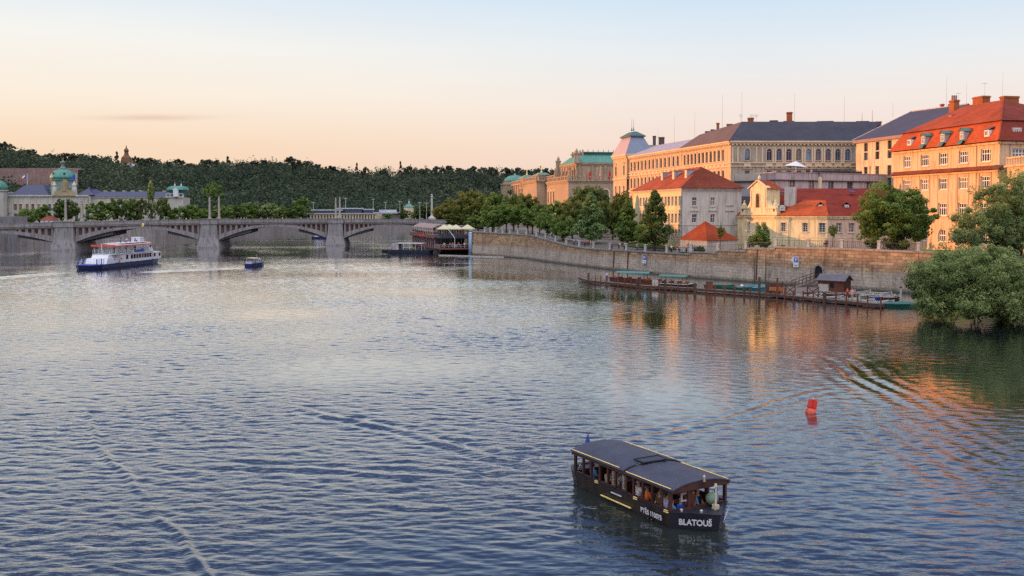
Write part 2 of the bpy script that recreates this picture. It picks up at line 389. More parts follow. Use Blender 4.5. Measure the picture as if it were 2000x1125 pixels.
    for i in range(n):
        k=2*PI/lam[i]; s=stot*math.sqrt(2/n)*1.0
        dirx,diry=math.sin(th[i]),math.cos(th[i])
        # a train fades where the grid is too wide to carry it
        res=np.clip((lam[i]/(2.3*np.maximum(.10,.00135*Yg)))-.4,0,1) if lam[i]<2 else 1.0
        H+=res*(s/k)*np.sin(k*(Xg*dirx+Yg*diry)+ph[i])
    # calmer and rougher patches
    M=np.zeros_like(Xg)
    for i in range(9):
        l=rg.uniform(14,80); t=rg.normal(0,.7); M+=np.sin(2*PI/l*(Xg*math.sin(t)*1.6+Yg*math.cos(t))+rg.uniform(0,6))
    H*=np.clip(.95+.17*M,.35,1.7)
    ss=lambda t:np.clip(t,0,1)**2*(3-2*np.clip(t,0,1))
    chop=np.interp(Yg,[26,75,150,300,900],[1.12,1.05,.72,.5,.4])*(1-.64*ss((Ag-.02)/.14)*ss((Yg-30)/24))
    H*=chop; chop=chop*np.clip(.95+.17*M,.35,1.7)
    def trail(x0,y0,x1,y1,amp,wid,lamb,nn,lo=None):
        d=np.array([x1-x0,y1-y0]); L=np.hypot(*d); d/=L; nx,ny=-d[1],d[0]
        u=(Xg-x0)*d[0]+(Yg-y0)*d[1]; v=(Xg-x0)*nx+(Yg-y0)*ny
        wob=.3*np.sin(u*.35)+.08*np.sin(u*1.3+1)
        e=np.clip(np.minimum(u/4,(L-u)/4),0,1)
        return e*amp*np.exp(-((v-wob)/wid)**2)*np.cos(2*PI/lamb*(v-wob)+.15*np.sin(u*.6))*(0.8+.2*np.sin(u*.9))
    a0=W0(150,790);a1=W0(275,985); a2=W0(470,1190)
    H+=trail(a0.x,a0.y,a1.x,a1.y,.10,.35,1.1,1)+trail(a1.x,a1.y,a2.x,a2.y,.10,.35,1.1,1)
    # diverging wake of the wooden boat: left and right arms astern of it
    for (p,q,am) in (((1105,925),(560,790),.06),((1120,945),(300,905),.05),((1610,690),(2060,960),.024),((1640,760),(1960,1040),.02),((1150,890),(1640,755),.025)):
        A=W0(*p);B=W0(*q); H+=trail(A.x,A.y,B.x,B.y,am,3.0 if am in(.024,.02) else 1.4,1.5,1)
    # wave trains of the passing ships further out
    for (p,q,am) in (((130,532),(-200,560),.10),((478,523),(250,533),.08),((610,466),(350,480),.14),((640,462),(430,458),.12),((1040,508),(870,502),.14)):
        A=W0(*p);B=W0(*q); H+=trail(A.x,A.y,B.x,B.y,am,2.6,3.0,1)
    H*=np.clip((Yg-8)/6,0,1)*np.clip((1.3-np.abs(Ag))/.1,0,1)*np.clip((900-Yg)/60,0,1); nr,nc=H.shape
    v=np.stack([Xg,Yg,H],-1).reshape(-1,3).astype(np.float32)
    idx=np.arange(nr*nc).reshape(nr,nc)
    q=np.stack([idx[:-1,:-1],idx[:-1,1:],idx[1:,1:],idx[1:,:-1]],-1).reshape(-1,4)
    ye=float(ys[-1]); e=1.3
    ext=np.array([(-4000,-400,0),(4000,-400,0),(4000,8,0),(-4000,8,0), (-4000,8,0),(-8*e,8,0),(-ye*e,ye,0),(-4000,ye,0), (8*e,8,0),(4000,8,0),(4000,ye,0),(ye*e,ye,0), (-4000,ye,0),(4000,ye,0),(4000,4000,0),(-4000,4000,0)],np.float32)
    q=np.concatenate([q,np.arange(16).reshape(4,4)+nr*nc]); v=np.concatenate([v,ext])
    me=quadmesh('water',v,q,[m]); me.polygons.foreach_set('use_smooth',np.ones(len(q),bool))
    at=me.attributes.new('chop','FLOAT','POINT'); at.data.foreach_set('value',np.concatenate([chop.ravel(),np.full(16,.5)]).astype(np.float32))
    o=link('water',me); tag(o,kind='structure'); return o
def quadmesh(name,v,q,mats,tint=None):
    me=bpy.data.meshes.new(name)
    me.vertices.add(len(v)); me.vertices.foreach_set('co',np.ascontiguousarray(v,np.float32).ravel())
    me.loops.add(q.size); me.loops.foreach_set('vertex_index',np.ascontiguousarray(q,np.int32).ravel())
    me.polygons.add(len(q)); me.polygons.foreach_set('loop_start',np.arange(0,q.size,4,dtype=np.int32)); me.polygons.foreach_set('loop_total',np.full(len(q),4,np.int32))
    for m in mats: me.materials.append(m)
    if tint is not None:
        at=me.attributes.new('tint','FLOAT','POINT'); at.data.foreach_set('value',np.ascontiguousarray(tint,np.float32))
    me.update(calc_edges=True); return me
water()
# ---------------------------------------------------------------- terrain
def interp(x,pts):
    xs=[p[0] for p in pts]; ys=[p[1] for p in pts]; return np.interp(x,xs,ys)
TOE=[(-900,600),(-300,540),(0,545),(200,560),(400,630),(600,690),(800,730),(1200,800),(2200,800)]
RID=[(-900,1000),(0,900),(400,900),(1000,960),(2200,1000)]
TOPY=[(-900,120),(-500,190),(-300,240),(-100,288),(0,320),(150,337),(300,343),(450,346),(570,342),(640,351),(700,361),(760,360),(860,356),(1000,358),(1070,361),(1300,370),(2200,395)]
def hill(px,Y):
    """ground height of the far bank; px names the bearing"""
    t0=interp(px,TOE); t1=interp(px,RID); zt=CAMZ+t1*(410-interp(px,TOPY))/FPX
    s=np.clip((Y-t0)/(t1-t0),0,1); s=np.where(s<.5,.5*(2*s)**1.25,1-.5*(2-2*s)**1.6)
    bx=(px-1000)/FPX*Y
    und=2.2*np.sin(bx*.021+1)*np.sin(Y*.017)+1.3*np.sin(bx*.05+Y*.03)
    return 6.2+(zt-6.2)*s+und*np.clip(s*3,0,1)*np.clip((1-s)*3,0,1)
BANK=[(-900,210),(-150,300),(27,353),(110,369),(150,395),(175,419),(300,440),(380,466),(450,515),(600,588),(840,667),(900,690),(1100,700),(2200,720)]
def terrain():
    pxs=np.linspace(-900,2200,260); rows=np.linspace(0,1,60)
    V=[];
    for r in rows:
        b=interp(pxs,BANK)+4; far=interp(pxs,RID)+500; Yv=b+(far-b)*r**1.3
        X=(pxs-1000)/FPX*Yv; V.append(np.stack([X,Yv,hill(pxs,Yv)],-1))
    V=np.array(V); nr,nc=V.shape[:2]; v=V.reshape(-1,3); idx=np.arange(nr*nc).reshape(nr,nc)
    q=np.stack([idx[:-1,:-1],idx[:-1,1:],idx[1:,1:],idx[1:,:-1]],-1).reshape(-1,4)
    me=quadmesh('far_hills',v,q,[simple('dark_wooded_ground',(.03,.04,.025),.95,.3,.1)]); me.polygons.foreach_set('use_smooth',np.ones(len(q),bool))
    tag(link('hills',me),kind='structure')
    # quay wall of the far bank
    mb=MB(); pts=[]
    for p,Y in BANK[1:-1]: g=G(p,Y,0); pts.append(g)
    for a,b in zip(pts,pts[1:]):
        mb.poly([(a.x,a.y,-1),(b.x,b.y,-1),(b.x,b.y+.4,6.2),(a.x,a.y+.4,6.2)]); mb.poly([(a.x,a.y+.4,6.2),(b.x,b.y+.4,6.2),(b.x,b.y+5,6.2),(a.x,a.y+5,6.2)])
    o=mb.build('quay_wall',simple('far_quay_stone',(.26,.24,.23),.9,.25,.3,streak=.4)); tag(o,'long grey stone quay wall along the far left bank under the bridge arches','quay wall')
    # unseen western ridge, added and shaped to keep low sun off water and quay
    ys=[-300,0,120,225,254,264,280,309,318,330,420,470,560,640,800,1100]; hs=[50,46,44,42,41,34.7,34.5,34.7,38,39.5,39,34,33,60,95,110]; xs=[-330]*12+[-345,-420,-560,-720]
    mb=MB(); R=[]
    for x,y,h in zip(xs,ys,hs):
        R.append([(x+70,y,-1),(x+60,y,5),(x,y,h),(x-120,y,h-6),(x-500,y,h-12),(x-500,y,-5)])
    mb.loft(R,cap=False,closed=False)
    tag(mb.build('hillside',simple('sun_block_ground',(.06,.07,.04),.95,.3,.1)),kind='structure')
terrain()
# ---------------------------------------------------------------- facades
K['mast']=simple('dull_metal_rod',(.16,.14,.14),.8,.1,3)
def plane_u(A,B,px,z=10):
    """distance along the wall A->B at which the photo column px crosses it"""
    a=(px-1000)/FPX; d=(B-A).normalized(); c=math.cos(PITCH); k=-(z-CAMZ)*math.sin(PITCH)
    # A.x+u d.x = a*((A.y+u d.y)*c + k)
    return (a*(A.y*c+k)-A.x)/(d.x-a*d.y*c)
def frameM(A,B):
    d=(B-A).normalized()
    return Matrix(((d.x,-d.y,0,A.x),(d.y,d.x,0,A.y),(0,0,1,0),(0,0,0,1)))
def wall(root,A,B,z0,z1,rows,mat,depth=.34,name='wall',surround=None,backmat=None):
    """wall with real recessed openings. rows: dict(z0,z1,us,w,arch,frame,glass,nx,nz,sill,hood)"""
    L=(B-A).length; M=frameM(A,B); mb=MB(); tr=MB(); prev=z0
    for r in sorted(rows,key=lambda r:r['z0']):
        if r['z0']>prev: mb.poly([(0,0,prev),(L,0,prev),(L,0,r['z0']),(0,0,r['z0'])])
        x=0; w=r['w']; a0,a1=r['z0'],r['z1']; arch=r.get('arch',0)
        for u in sorted(r['us']):
            l,rr=u-w/2,u+w/2
            if l>x: mb.poly([(x,0,a0),(l,0,a0),(l,0,a1),(x,0,a1)])
            d=depth
            if arch:
                zc=a1-w/2; n=8; pts=[(u-w/2*math.cos(PI*j/n),zc+w/2*math.sin(PI*j/n)) for j in range(n+1)]
                for (xa,za),(xb,zb) in zip(pts,pts[1:]):
                    mb.poly([(xa,0,za),(xb,0,zb),(xb,0,a1),(xa,0,a1)]); mb.poly([(xa,0,za),(xa,d,za),(xb,d,zb),(xb,0,zb)])
                mb.poly([(l,0,a0),(l,d,a0),(l,d,zc),(l,0,zc)]); mb.poly([(rr,d,a0),(rr,0,a0),(rr,0,zc),(rr,d,zc)])
            else:
                mb.poly([(l,0,a0),(l,d,a0),(l,d,a1),(l,0,a1)]); mb.poly([(rr,d,a0),(rr,0,a0),(rr,0,a1),(rr,d,a1)]); mb.poly([(l,d,a1),(rr,d,a1),(rr,0,a1),(l,0,a1)])
            mb.poly([(l,0,a0),(rr,0,a0),(rr,d,a0),(l,d,a0)])
            tr=MB()
            if r.get('sill'): tr.box(l-.15,rr+.15,-.16,.02,a0-.18,a0-.003)
            if r.get('surr'):
                s=r['surr']
                if not arch:
                    tr.box(l-s,l-.003,-.06,.05,a0,a1); tr.box(rr+.003,rr+s,-.06,.05,a0,a1); tr.box(l-s,rr+s,-.06,.05,a1+.003,a1+s)
                else:
                    tr.box(l-s,l-.003,-.06,.05,a0,zc); tr.box(rr+.003,rr+s,-.06,.05,a0,zc)
                    for j in range(n):
                        t0,t1=PI*j/n,PI*(j+1)/n; q=[]
                        for t,R in ((t0,w/2+.003),(t1,w/2+.003),(t1,w/2+s),(t0,w/2+s)): q.append((u-R*math.cos(t),zc+R*math.sin(t)))
                        tr.poly([(x_,-.06,z_) for x_,z_ in q])
                        tr.poly([(q[3][0],-.06,q[3][1]),(q[2][0],-.06,q[2][1]),(q[2][0],.03,q[2][1]),(q[3][0],.03,q[3][1])])
            if r.get('hood')=='flat': tr.box(l-.35,rr+.35,-.32,.02,a1+.28,a1+.48)
            if r.get('hood')=='tri':
                zb=a1+.45; tr.box(l-.45,rr+.45,-.35,.02,zb,zb+.16)
                for sg in (-1,1):
                    tr.bar((u+sg*(w/2+.45),-.17,zb+.2),(u,-.17,zb+.2+(w/2+.45)*.42),.34,.16)
            x=rr
            if tr.f: tr.build('window_surround',surround or K['trim'],root,M)
            win(root,M,u,a0,a1,w,d,r)
        if L>x: mb.poly([(x,0,a0),(L,0,a0),(L,0,a1),(x,0,a1)])
        prev=a1
    if prev<z1: mb.poly([(0,0,prev),(L,0,prev),(L,0,z1),(0,0,z1)])
    mb.build(name,mat,root,M)
    return M,L
WCACHE={}; WR=random.Random(4)
def win(root,M,u,a0,a1,w,d,r):
    key=(round(w,2),round(a1-a0,2),r.get('arch',0),r.get('frame','white'),r.get('nx',2),r.get('nz',2),r.get('glass','glass'),r.get('barw',.09))
    if key not in WCACHE:
        h=a1-a0; nx,nz=key[4],key[5]; bw=key[7]; mb=MB(); fm=K['frame_'+key[3]]
        if key[2]:
            zc=h-w/2; n=8
            mb.box(-w/2,-w/2+bw,-.05,.05,0,zc); mb.box(w/2-bw,w/2,-.05,.05,0,zc); mb.box(-w/2+bw,w/2-bw,-.05,.05,0,bw)
            mb.box(-w/2+bw,w/2-bw,-.05,.05,zc-bw/2,zc+bw/2)
            for j in range(n):
                q=[]
                for t,R in ((PI*j/n,w/2-bw),(PI*(j+1)/n,w/2-bw),(PI*(j+1)/n,w/2),(PI*j/n,w/2)): q.append((-R*math.cos(t),-.05,zc+R*math.sin(t)))
                mb.poly(q)
            for i in range(1,nx): x=-w/2+w*i/nx; mb.box(x-bw*.4,x+bw*.4,-.045,.045,bw,zc-bw/2+ (w/2*.9 if nx==2 or i*2==nx else w/2*.6))
            gp=[(-w/2,.03,0),(w/2,.03,0)]+[(w/2*math.cos(PI*j/n),.03,zc+w/2*math.sin(PI*j/n)) for j in range(n+1)]
            g=MB().poly(gp)
        else:
            mb.box(-w/2,-w/2+bw,-.05,.05,0,h); mb.box(w/2-bw,w/2,-.05,.05,0,h); mb.box(-w/2+bw,w/2-bw,-.05,.05,0,bw); mb.box(-w/2+bw,w/2-bw,-.05,.05,h-bw,h)
            for i in range(1,nx): x=-w/2+w*i/nx; mb.box(x-bw*.4,x+bw*.4,-.045,.045,bw,h-bw)
            for i in range(1,nz):
                z=h*i/nz if nz!=2 else h*.62
                mb.box(-w/2+bw,w/2-bw,-.04,.04,z-bw*.4,z+bw*.4)
            g=MB().poly([(-w/2,.03,0),(w/2,.03,0),(w/2,.03,h),(-w/2,.03,h)])
        WCACHE[key]=(mb.mesh('window',fm),g.mesh('pane',K[key[6]]))
    fm,gm=WCACHE[key]
    Mw=M@Matrix.Translation((u,d-.02,a0))
    o=link('window',fm,root,Mw); pn=link('pane',gm,o); k=WR.random()
    if k<.22: pn.material_slots[0].link='OBJECT'; pn.material_slots[0].material=K['curtain']
    elif k<.42: pn.material_slots[0].link='OBJECT'; pn.material_slots[0].material=K['glass_sky']
    return o
def run(a,b,n): return [a+(b-a)*i/(n-1) for i in range(n)] if n>1 else [a]
def band(mb,A,B,z0,z1,out,back=.05,ext=0):
    """horizontal moulding in front of a wall"""
    d=(B-A); L=d.length; M=frameM(A,B); mb.box(-ext,L+ext,-out,back,z0,z1,0,M)
def dentils(mb,A,B,z0,z1,out,step,w):
    L=(B-A).length; M=frameM(A,B); n=int(L/step)
    for i in range(n): x=(i+.5)*L/n; mb.box(x-w/2,x+w/2,-out,.0,z0,z1,0,M)
def V3(p,z): return Vector((p.x,p.y,z))
def off(A,B,o,along=0):
    d=(B-A).normalized(); n=Vector((d.y,-d.x)); return A+n*o+d*along
def roofpoly(mb,pts,mi=0): mb.poly(pts,mi)
def antenna(root,p,h,r=.06,arms=0,mat='mast'):
    r=r*.42; mb=MB(); mb.tube([p,p+Vector((0,0,h))],[r,r*.5],6)
    for k in range(arms): z=h*(.95-.12*k); mb.bar(p+Vector((-.5,0,z)),p+Vector((.5,0,z)),.05)
    return mb.build('antenna',K[mat],root,I4)
def chimney(root,p,wx,wy,z0,z1,rz=0,mat='brick',pots=2):
    M=Matrix.Translation((p.x,p.y,0))@Matrix.Rotation(rz,4,'Z')
    mb=MB(); mb.box(-wx/2,wx/2,-wy/2,wy/2,z0,z1-.35); mb.box(-wx/2-.12,wx/2+.12,-wy/2-.12,wy/2+.12,z1-.348,z1-.1); mb.box(-wx/2,wx/2,-wy/2,wy/2,z1-.098,z1)
    o=mb.build('chimney',K[mat],root,M)
    return o
def bld(name,label,A): return thing(name,label,'building',(A.x,A.y,6))
GD=Vector((-.19,.982)).normalized()   # the grid of the old-town quay: away from the viewer
GR=Vector((.982,.19)).normalized()    # and to the right
# ================= 1. big school building
def school():
    A=G(1427,250,20); dz=Vector((-16.4,84)).normalized()
    L=G(1205,334,20); dz=(L-A).normalized(); Lw=(L-A).length
    R=G(1675,251,20)
    root=bld('school_building','huge ochre stone palace with rows of arched windows and a mansard corner tower',A)
    zt=30.2
    # river front; L is the far left end
    uu=lambda px,z:plane_u(L,A,px,z)
    tw=uu(1228,29)      # the tower takes the first stretch
    br=uu(1330,29)
    zT,zB=28.75,25.75
    us1=run(uu(1233.4,28),uu(1324,28),13); us2=run(uu(1337.5,28),uu(1412.5,28),11); ut=run(uu(1210.5,26),uu(1222.5,26),3)[::2]
    ust=us1+us2
    rows=[dict(z0=zB,z1=zT,us=ust,w=1.45,arch=1,frame='brown',glass='glass_warm',nx=2,surr=.22,sill=1),
          dict(z0=20.1,z1=23.4,us=ust,w=1.45,arch=1,frame='brown',glass='glass_warm',nx=2,surr=.22,sill=1),
          dict(z0=14.4,z1=17.6,us=ust[::1][:10],w=1.4,frame='brown',glass='glass_warm',nx=2,surr=.2,sill=1,hood='flat'),
          ]
    A2=off(L,A,0,tw)
    for r in rows: r['us']=[u-tw for u in r['us']]
    M,_=wall(root,A2,A,5,zt,rows,K['pl_school'],surround=K['trim'])
    # tower: stands 0.8 m proud
    T0=off(L,A,.8,-1.5); T1=off(L,A,.8,tw+.3)
    tl=(T1-T0).length
    rt=[dict(z0=24.6,z1=27.9,us=[tl*.2,tl*.8],w=1.5,arch=1,frame='brown',glass='glass_warm',surr=.25,sill=1,hood='tri'),
        dict(z0=17.2,z1=21.2,us=[tl*.2,tl*.5,tl*.8],w=1.3,arch=1,frame='brown',glass='glass_warm',surr=.25,sill=1),
        dict(z0=11.5,z1=14.6,us=[tl*.2,tl*.5,tl*.8],w=1.3,frame='brown',glass='glass_warm',surr=.25,sill=1)]
    wall(root,T0,T1,5,31.2,rt,K['pl_school'])
    n=Vector((-dz.y,dz.x)); inn=-off(L,A,1,0)+L; inn.normalize()
    T1b=T1+inn*9; T0b=T0+inn*9
    wall(root,T1,T1b,24,31.2,[],K['pl_school'])
    wall(root,T1b,T0b,24,31.2,[],K['pl_school']); wall(root,T0b,T0,5,31.2,[],K['pl_school'])
    mb=MB()
    for (a,b) in ((T0,T1),(T1,T1b)):
        band(mb,a,b,30.9,31.6,.7,ext=.4); band(mb,a,b,30.3,30.88,.4,ext=.1); band(mb,a,b,23.3,23.7,.3); band(mb,a,b,15.8,16.2,.3)
    dd=(T1-T0).normalized()
    # pyramid frustum
    z0,z1=31.62,37.4
    def ring(o,z): return [V3(T0+(-dd+(-inn))*(-o),z),V3(T1+(dd-inn)*(-o),z),V3(T1b+(dd+inn)*(-o),z),V3(T0b+(-dd+inn)*(-o),z)]
    rf=MB(); r0,r1=ring(-.5,z0),ring(2.3,z1)
    rf.poly([r0[0],r0[1],r1[1],r1[0]],0); rf.poly([r0[1],r0[2],r1[2],r1[1]],1); rf.poly([r0[2],r0[3],r1[3],r1[2]],1); rf.poly([r0[3],r0[0],r1[0],r1[3]],0)  # light and shade in the sheet colour: sunward faces pink, others blue
    ro=rf.build('tower_roof',[simple('sunlit_zinc_sheet',(.36,.27,.28),.5,.08,.6),K['zinc_blue']],root,I4)
    cp=MB(); c0=ring(1.7,z1+.02); c1=ring(1.7,z1+.4); cp.loft([c0,c1]); mid=(T0+T1b)/2; c2=ring(4.0,z1+1.9); cp.loft([c1,c2])
    cp.build('roof_cap',simple('dark_blue_green_sheet',(.05,.10,.11),.6,.15,.8),ro,I4)
    for s in (-1,1):
        fp=V3(mid+dd*s*.9,z1+2.3); f=MB(); f.lathe([(.22,0),(.3,.3),(.1,.6),(.16,.9),(.05,1.2),(.04,3.4),(.0,4.6)],8,fp); f.build('finial',K['copper_dark'],ro,I4)
    # main roofs
    zr=35.4; setb=8.5
    e0=off(L,A,.7,tw+.2); e1=off(L,A,.7,br); e2=off(L,A,.7,Lw+.7)
    i0=off(L,A,-setb,tw+4); i1=off(L,A,-setb,br+1); 
    rf=MB(); zl=34.3
    rf.poly([V3(e0,zt+.5),V3(e1,zt+.5),V3(i1,zl),V3(i0,zl)],0)
    back0=off(L,A,-setb*2,tw+4); back1=off(L,A,-setb*2,br+1)
    rf.poly([V3(i0,zl),V3(i1,zl),V3(back1,zl-3),V3(back0,zl-3)],0); rf.poly([V3(e0,zt+.5),V3(i0,zl),V3(back0,zt+.5)],0)
    rf.build('left_roof',K['zinc'],root,I4)
    # right part: brown hip towards the corner
    rdir=(R-A).normalized(); rin=Vector((-rdir.y,rdir.x))
    c=A+Vector((-.7,-.75)); zr=36.4
    hipx=A+(dz*(9.5))+rdir*9.0
    hipx=Vector((G(1449,259,36).x,259.0))
    i1b=Vector((G(1366,300,34).x,300.0))
    rf=MB(); rf.poly([V3(e1,zt+.5),V3(c,zt+.5),V3(hipx,zr),V3(i1b,zr-.3)],0)
    rf.poly([V3(e1,zt+.45),V3(i1b,zr-.3),V3(i1b+rdir*6,zt)],0)
    rf.poly([V3(i1b,zr-.3),V3(hipx,zr),V3(hipx+rdir*12+dz*14,zt+2),V3(i1b+rdir*14,zt+2)],0)
    rf.build('middle_roof',K['tile_brown'],root,I4)
    rr=R+rdir*1; r2=Vector((G(1722,259,36).x,259.0))
    rf=MB(); rf.poly([V3(c,zt+.5),V3(rr+Vector((0,-.7)),zt+.5),V3(r2,zr),V3(hipx,zr)],0); rf.poly([V3(hipx,zr),V3(r2,zr),V3(r2+Vector((0,12)),zt+2),V3(hipx+Vector((0,12)),zt+2)],0)
    rf.poly([V3(rr,zt+.5),V3(r2+Vector((0,12)),zt),V3(r2,zr)],0)
    ro2=rf.build('right_roof',K['tile_dark'],root,I4)
    # right (shaded) facade
    ur=lambda px,z:plane_u(A,R,px,z)
    us=[ur(1459.4,27)]+run(ur(1502.6,27),ur(1655.7,27),9)
    rows=[dict(z0=25.7,z1=28.7,us=us,w=1.35,arch=1,frame='grey',glass='glass_sky',nx=2,surr=.3,sill=1),
          dict(z0=20.4,z1=23.1,us=us,w=1.35,frame='grey',glass='glass',nx=2,surr=.25,sill=1,hood='tri')]
    wall(root,A,R,5,zt,rows,K['pl_school_shaded'],surround=K['trim_shaded'])
    wall(root,R,R+dz*40,5,zt,[],K['pl_school']); 
    # mouldings
    for (a,b,u0) in ((A2,A,0),(A,R,0)):
        band(mb,a,b,zt+.1,zt+.48,.75,ext=.3); band(mb,a,b,zt-.25,zt+.08,.45,ext=.2); band(mb,a,b,29.0,29.15,.12); band(mb,a,b,24.95,25.2,.22); band(mb,a,b,24.1,24.3,.22); band(mb,a,b,19.0,19.4,.28); band(mb,a,b,13.0,13.3,.25)
        dentils(mb,a,b,zt-.62,zt-.27,.4,.95,.42)
    Mr=frameM(A,R); LR=(R-A).length
    for u in [ur(1431,27),ur(1441,27),ur(1478,27),ur(1489,27)]+[(us[i]+us[i+1])/2+s for i in range(1,9) for s in (-.28,.28)]+[LR-.6]:
        mb.box(u-.16,u+.16,-.12,0.02,25.22,29.0,0,Mr)
    # balustrade panels under the upper windows
    for u in us: mb.box(u-.9,u+.9,-.14,.02,24.32,24.93,0,Mr)
    Ml=frameM(A2,A)
    for u in [(ust[i]+ust[i+1])/2-tw for i in range(len(ust)-1)]: mb.box(u-.18,u+.18,-.14,.02,25.22,28.98,0,Ml); mb.box(u-.18,u+.18,-.14,.02,19.42,24.0,0,Ml)
    for u in ust: mb.box(u-tw-.75,u-tw+.75,-.14,.02,24.32,24.93,0,Ml)
    mb.build('cornice',K['trim'],root,I4)
    # chimneys and rods
    def rc(px,Y,w,d,z0,z1,m='brick'): g=G(px,Y,z0); chimney(root,g,w,d,z0,z1,-.19,m)
    rc(1541.5,262,1.4,1.4,35.2,39.2); rc(1511,262,2.0,1.2,35.5,37.0,'tile_brown'); rc(1540,262.8,2.6,1.0,35.2,36.9,'tile_brown'); rc(1611,262,4.2,1.2,35.2,36.8,'tile_brown'); rc(1684,262,3.2,1.2,35.2,36.8,'tile_brown'); rc(1715,262,1.5,1.2,35.2,36.7)
    rc(1466,262,1.5,1.5,35.2,37.7); rc(1402,284,.8,.8,35,38.3); rc(1392,290,1.2,1,35,36.9); rc(1382,294,1.4,1,34.5,36.7,'tile_brown'); rc(1425,275,1.6,1,35.4,37.2); rc(1278,330,1.0,1.4,35,38,'tile_brown'); rc(1292,330,1.9,1.4,35,37.6,'tile_brown')
    for px,Y,z,h in ((1411,280,36,10),(1449,262,36,8.5),(1317,310,34,9),(1357,300,34,9),(1552,262,36,8),(1649,262,36,7.5),(1684,262,36.5,2.6),(1704,262,36.5,3.2),(1285,325,34,6)):
        g=G(px,Y,z+4); antenna(root,V3(g,z),h,.08 if h>5 else .16,0,'mast' if h>5 else 'brick')
    for px in (1447,1468,1477): g=G(px,262,38); antenna(root,V3(g,36.4),2.2,.06,3)
    # black dormers and vents on the roofs
    for px,py in ((1490,262),(1572,262),(1653,262)):
        g=G(px,255,33.4); v=MB(); v.box(-.9,.9,-.5,1.5,32.9,33.35,0,Matrix.Translation((g.x,254.2,0))); v.build('roof_vent',K['copper_dark'],root,I4)
    # low courtyard roofs behind the tower
    mb=MB(); g=G(1262,345,33); h=G(1312,330,33); mb.loft([[V3(g,30),V3(h,30),V3(h,34),V3(g,36.0)],[V3(g+GR*12,30),V3(h+GR*12,30),V3(h+GR*12,34),V3(g+GR*12,36)]]); mb.build('rear_roof',K['copper_dark'],root,I4)
school()
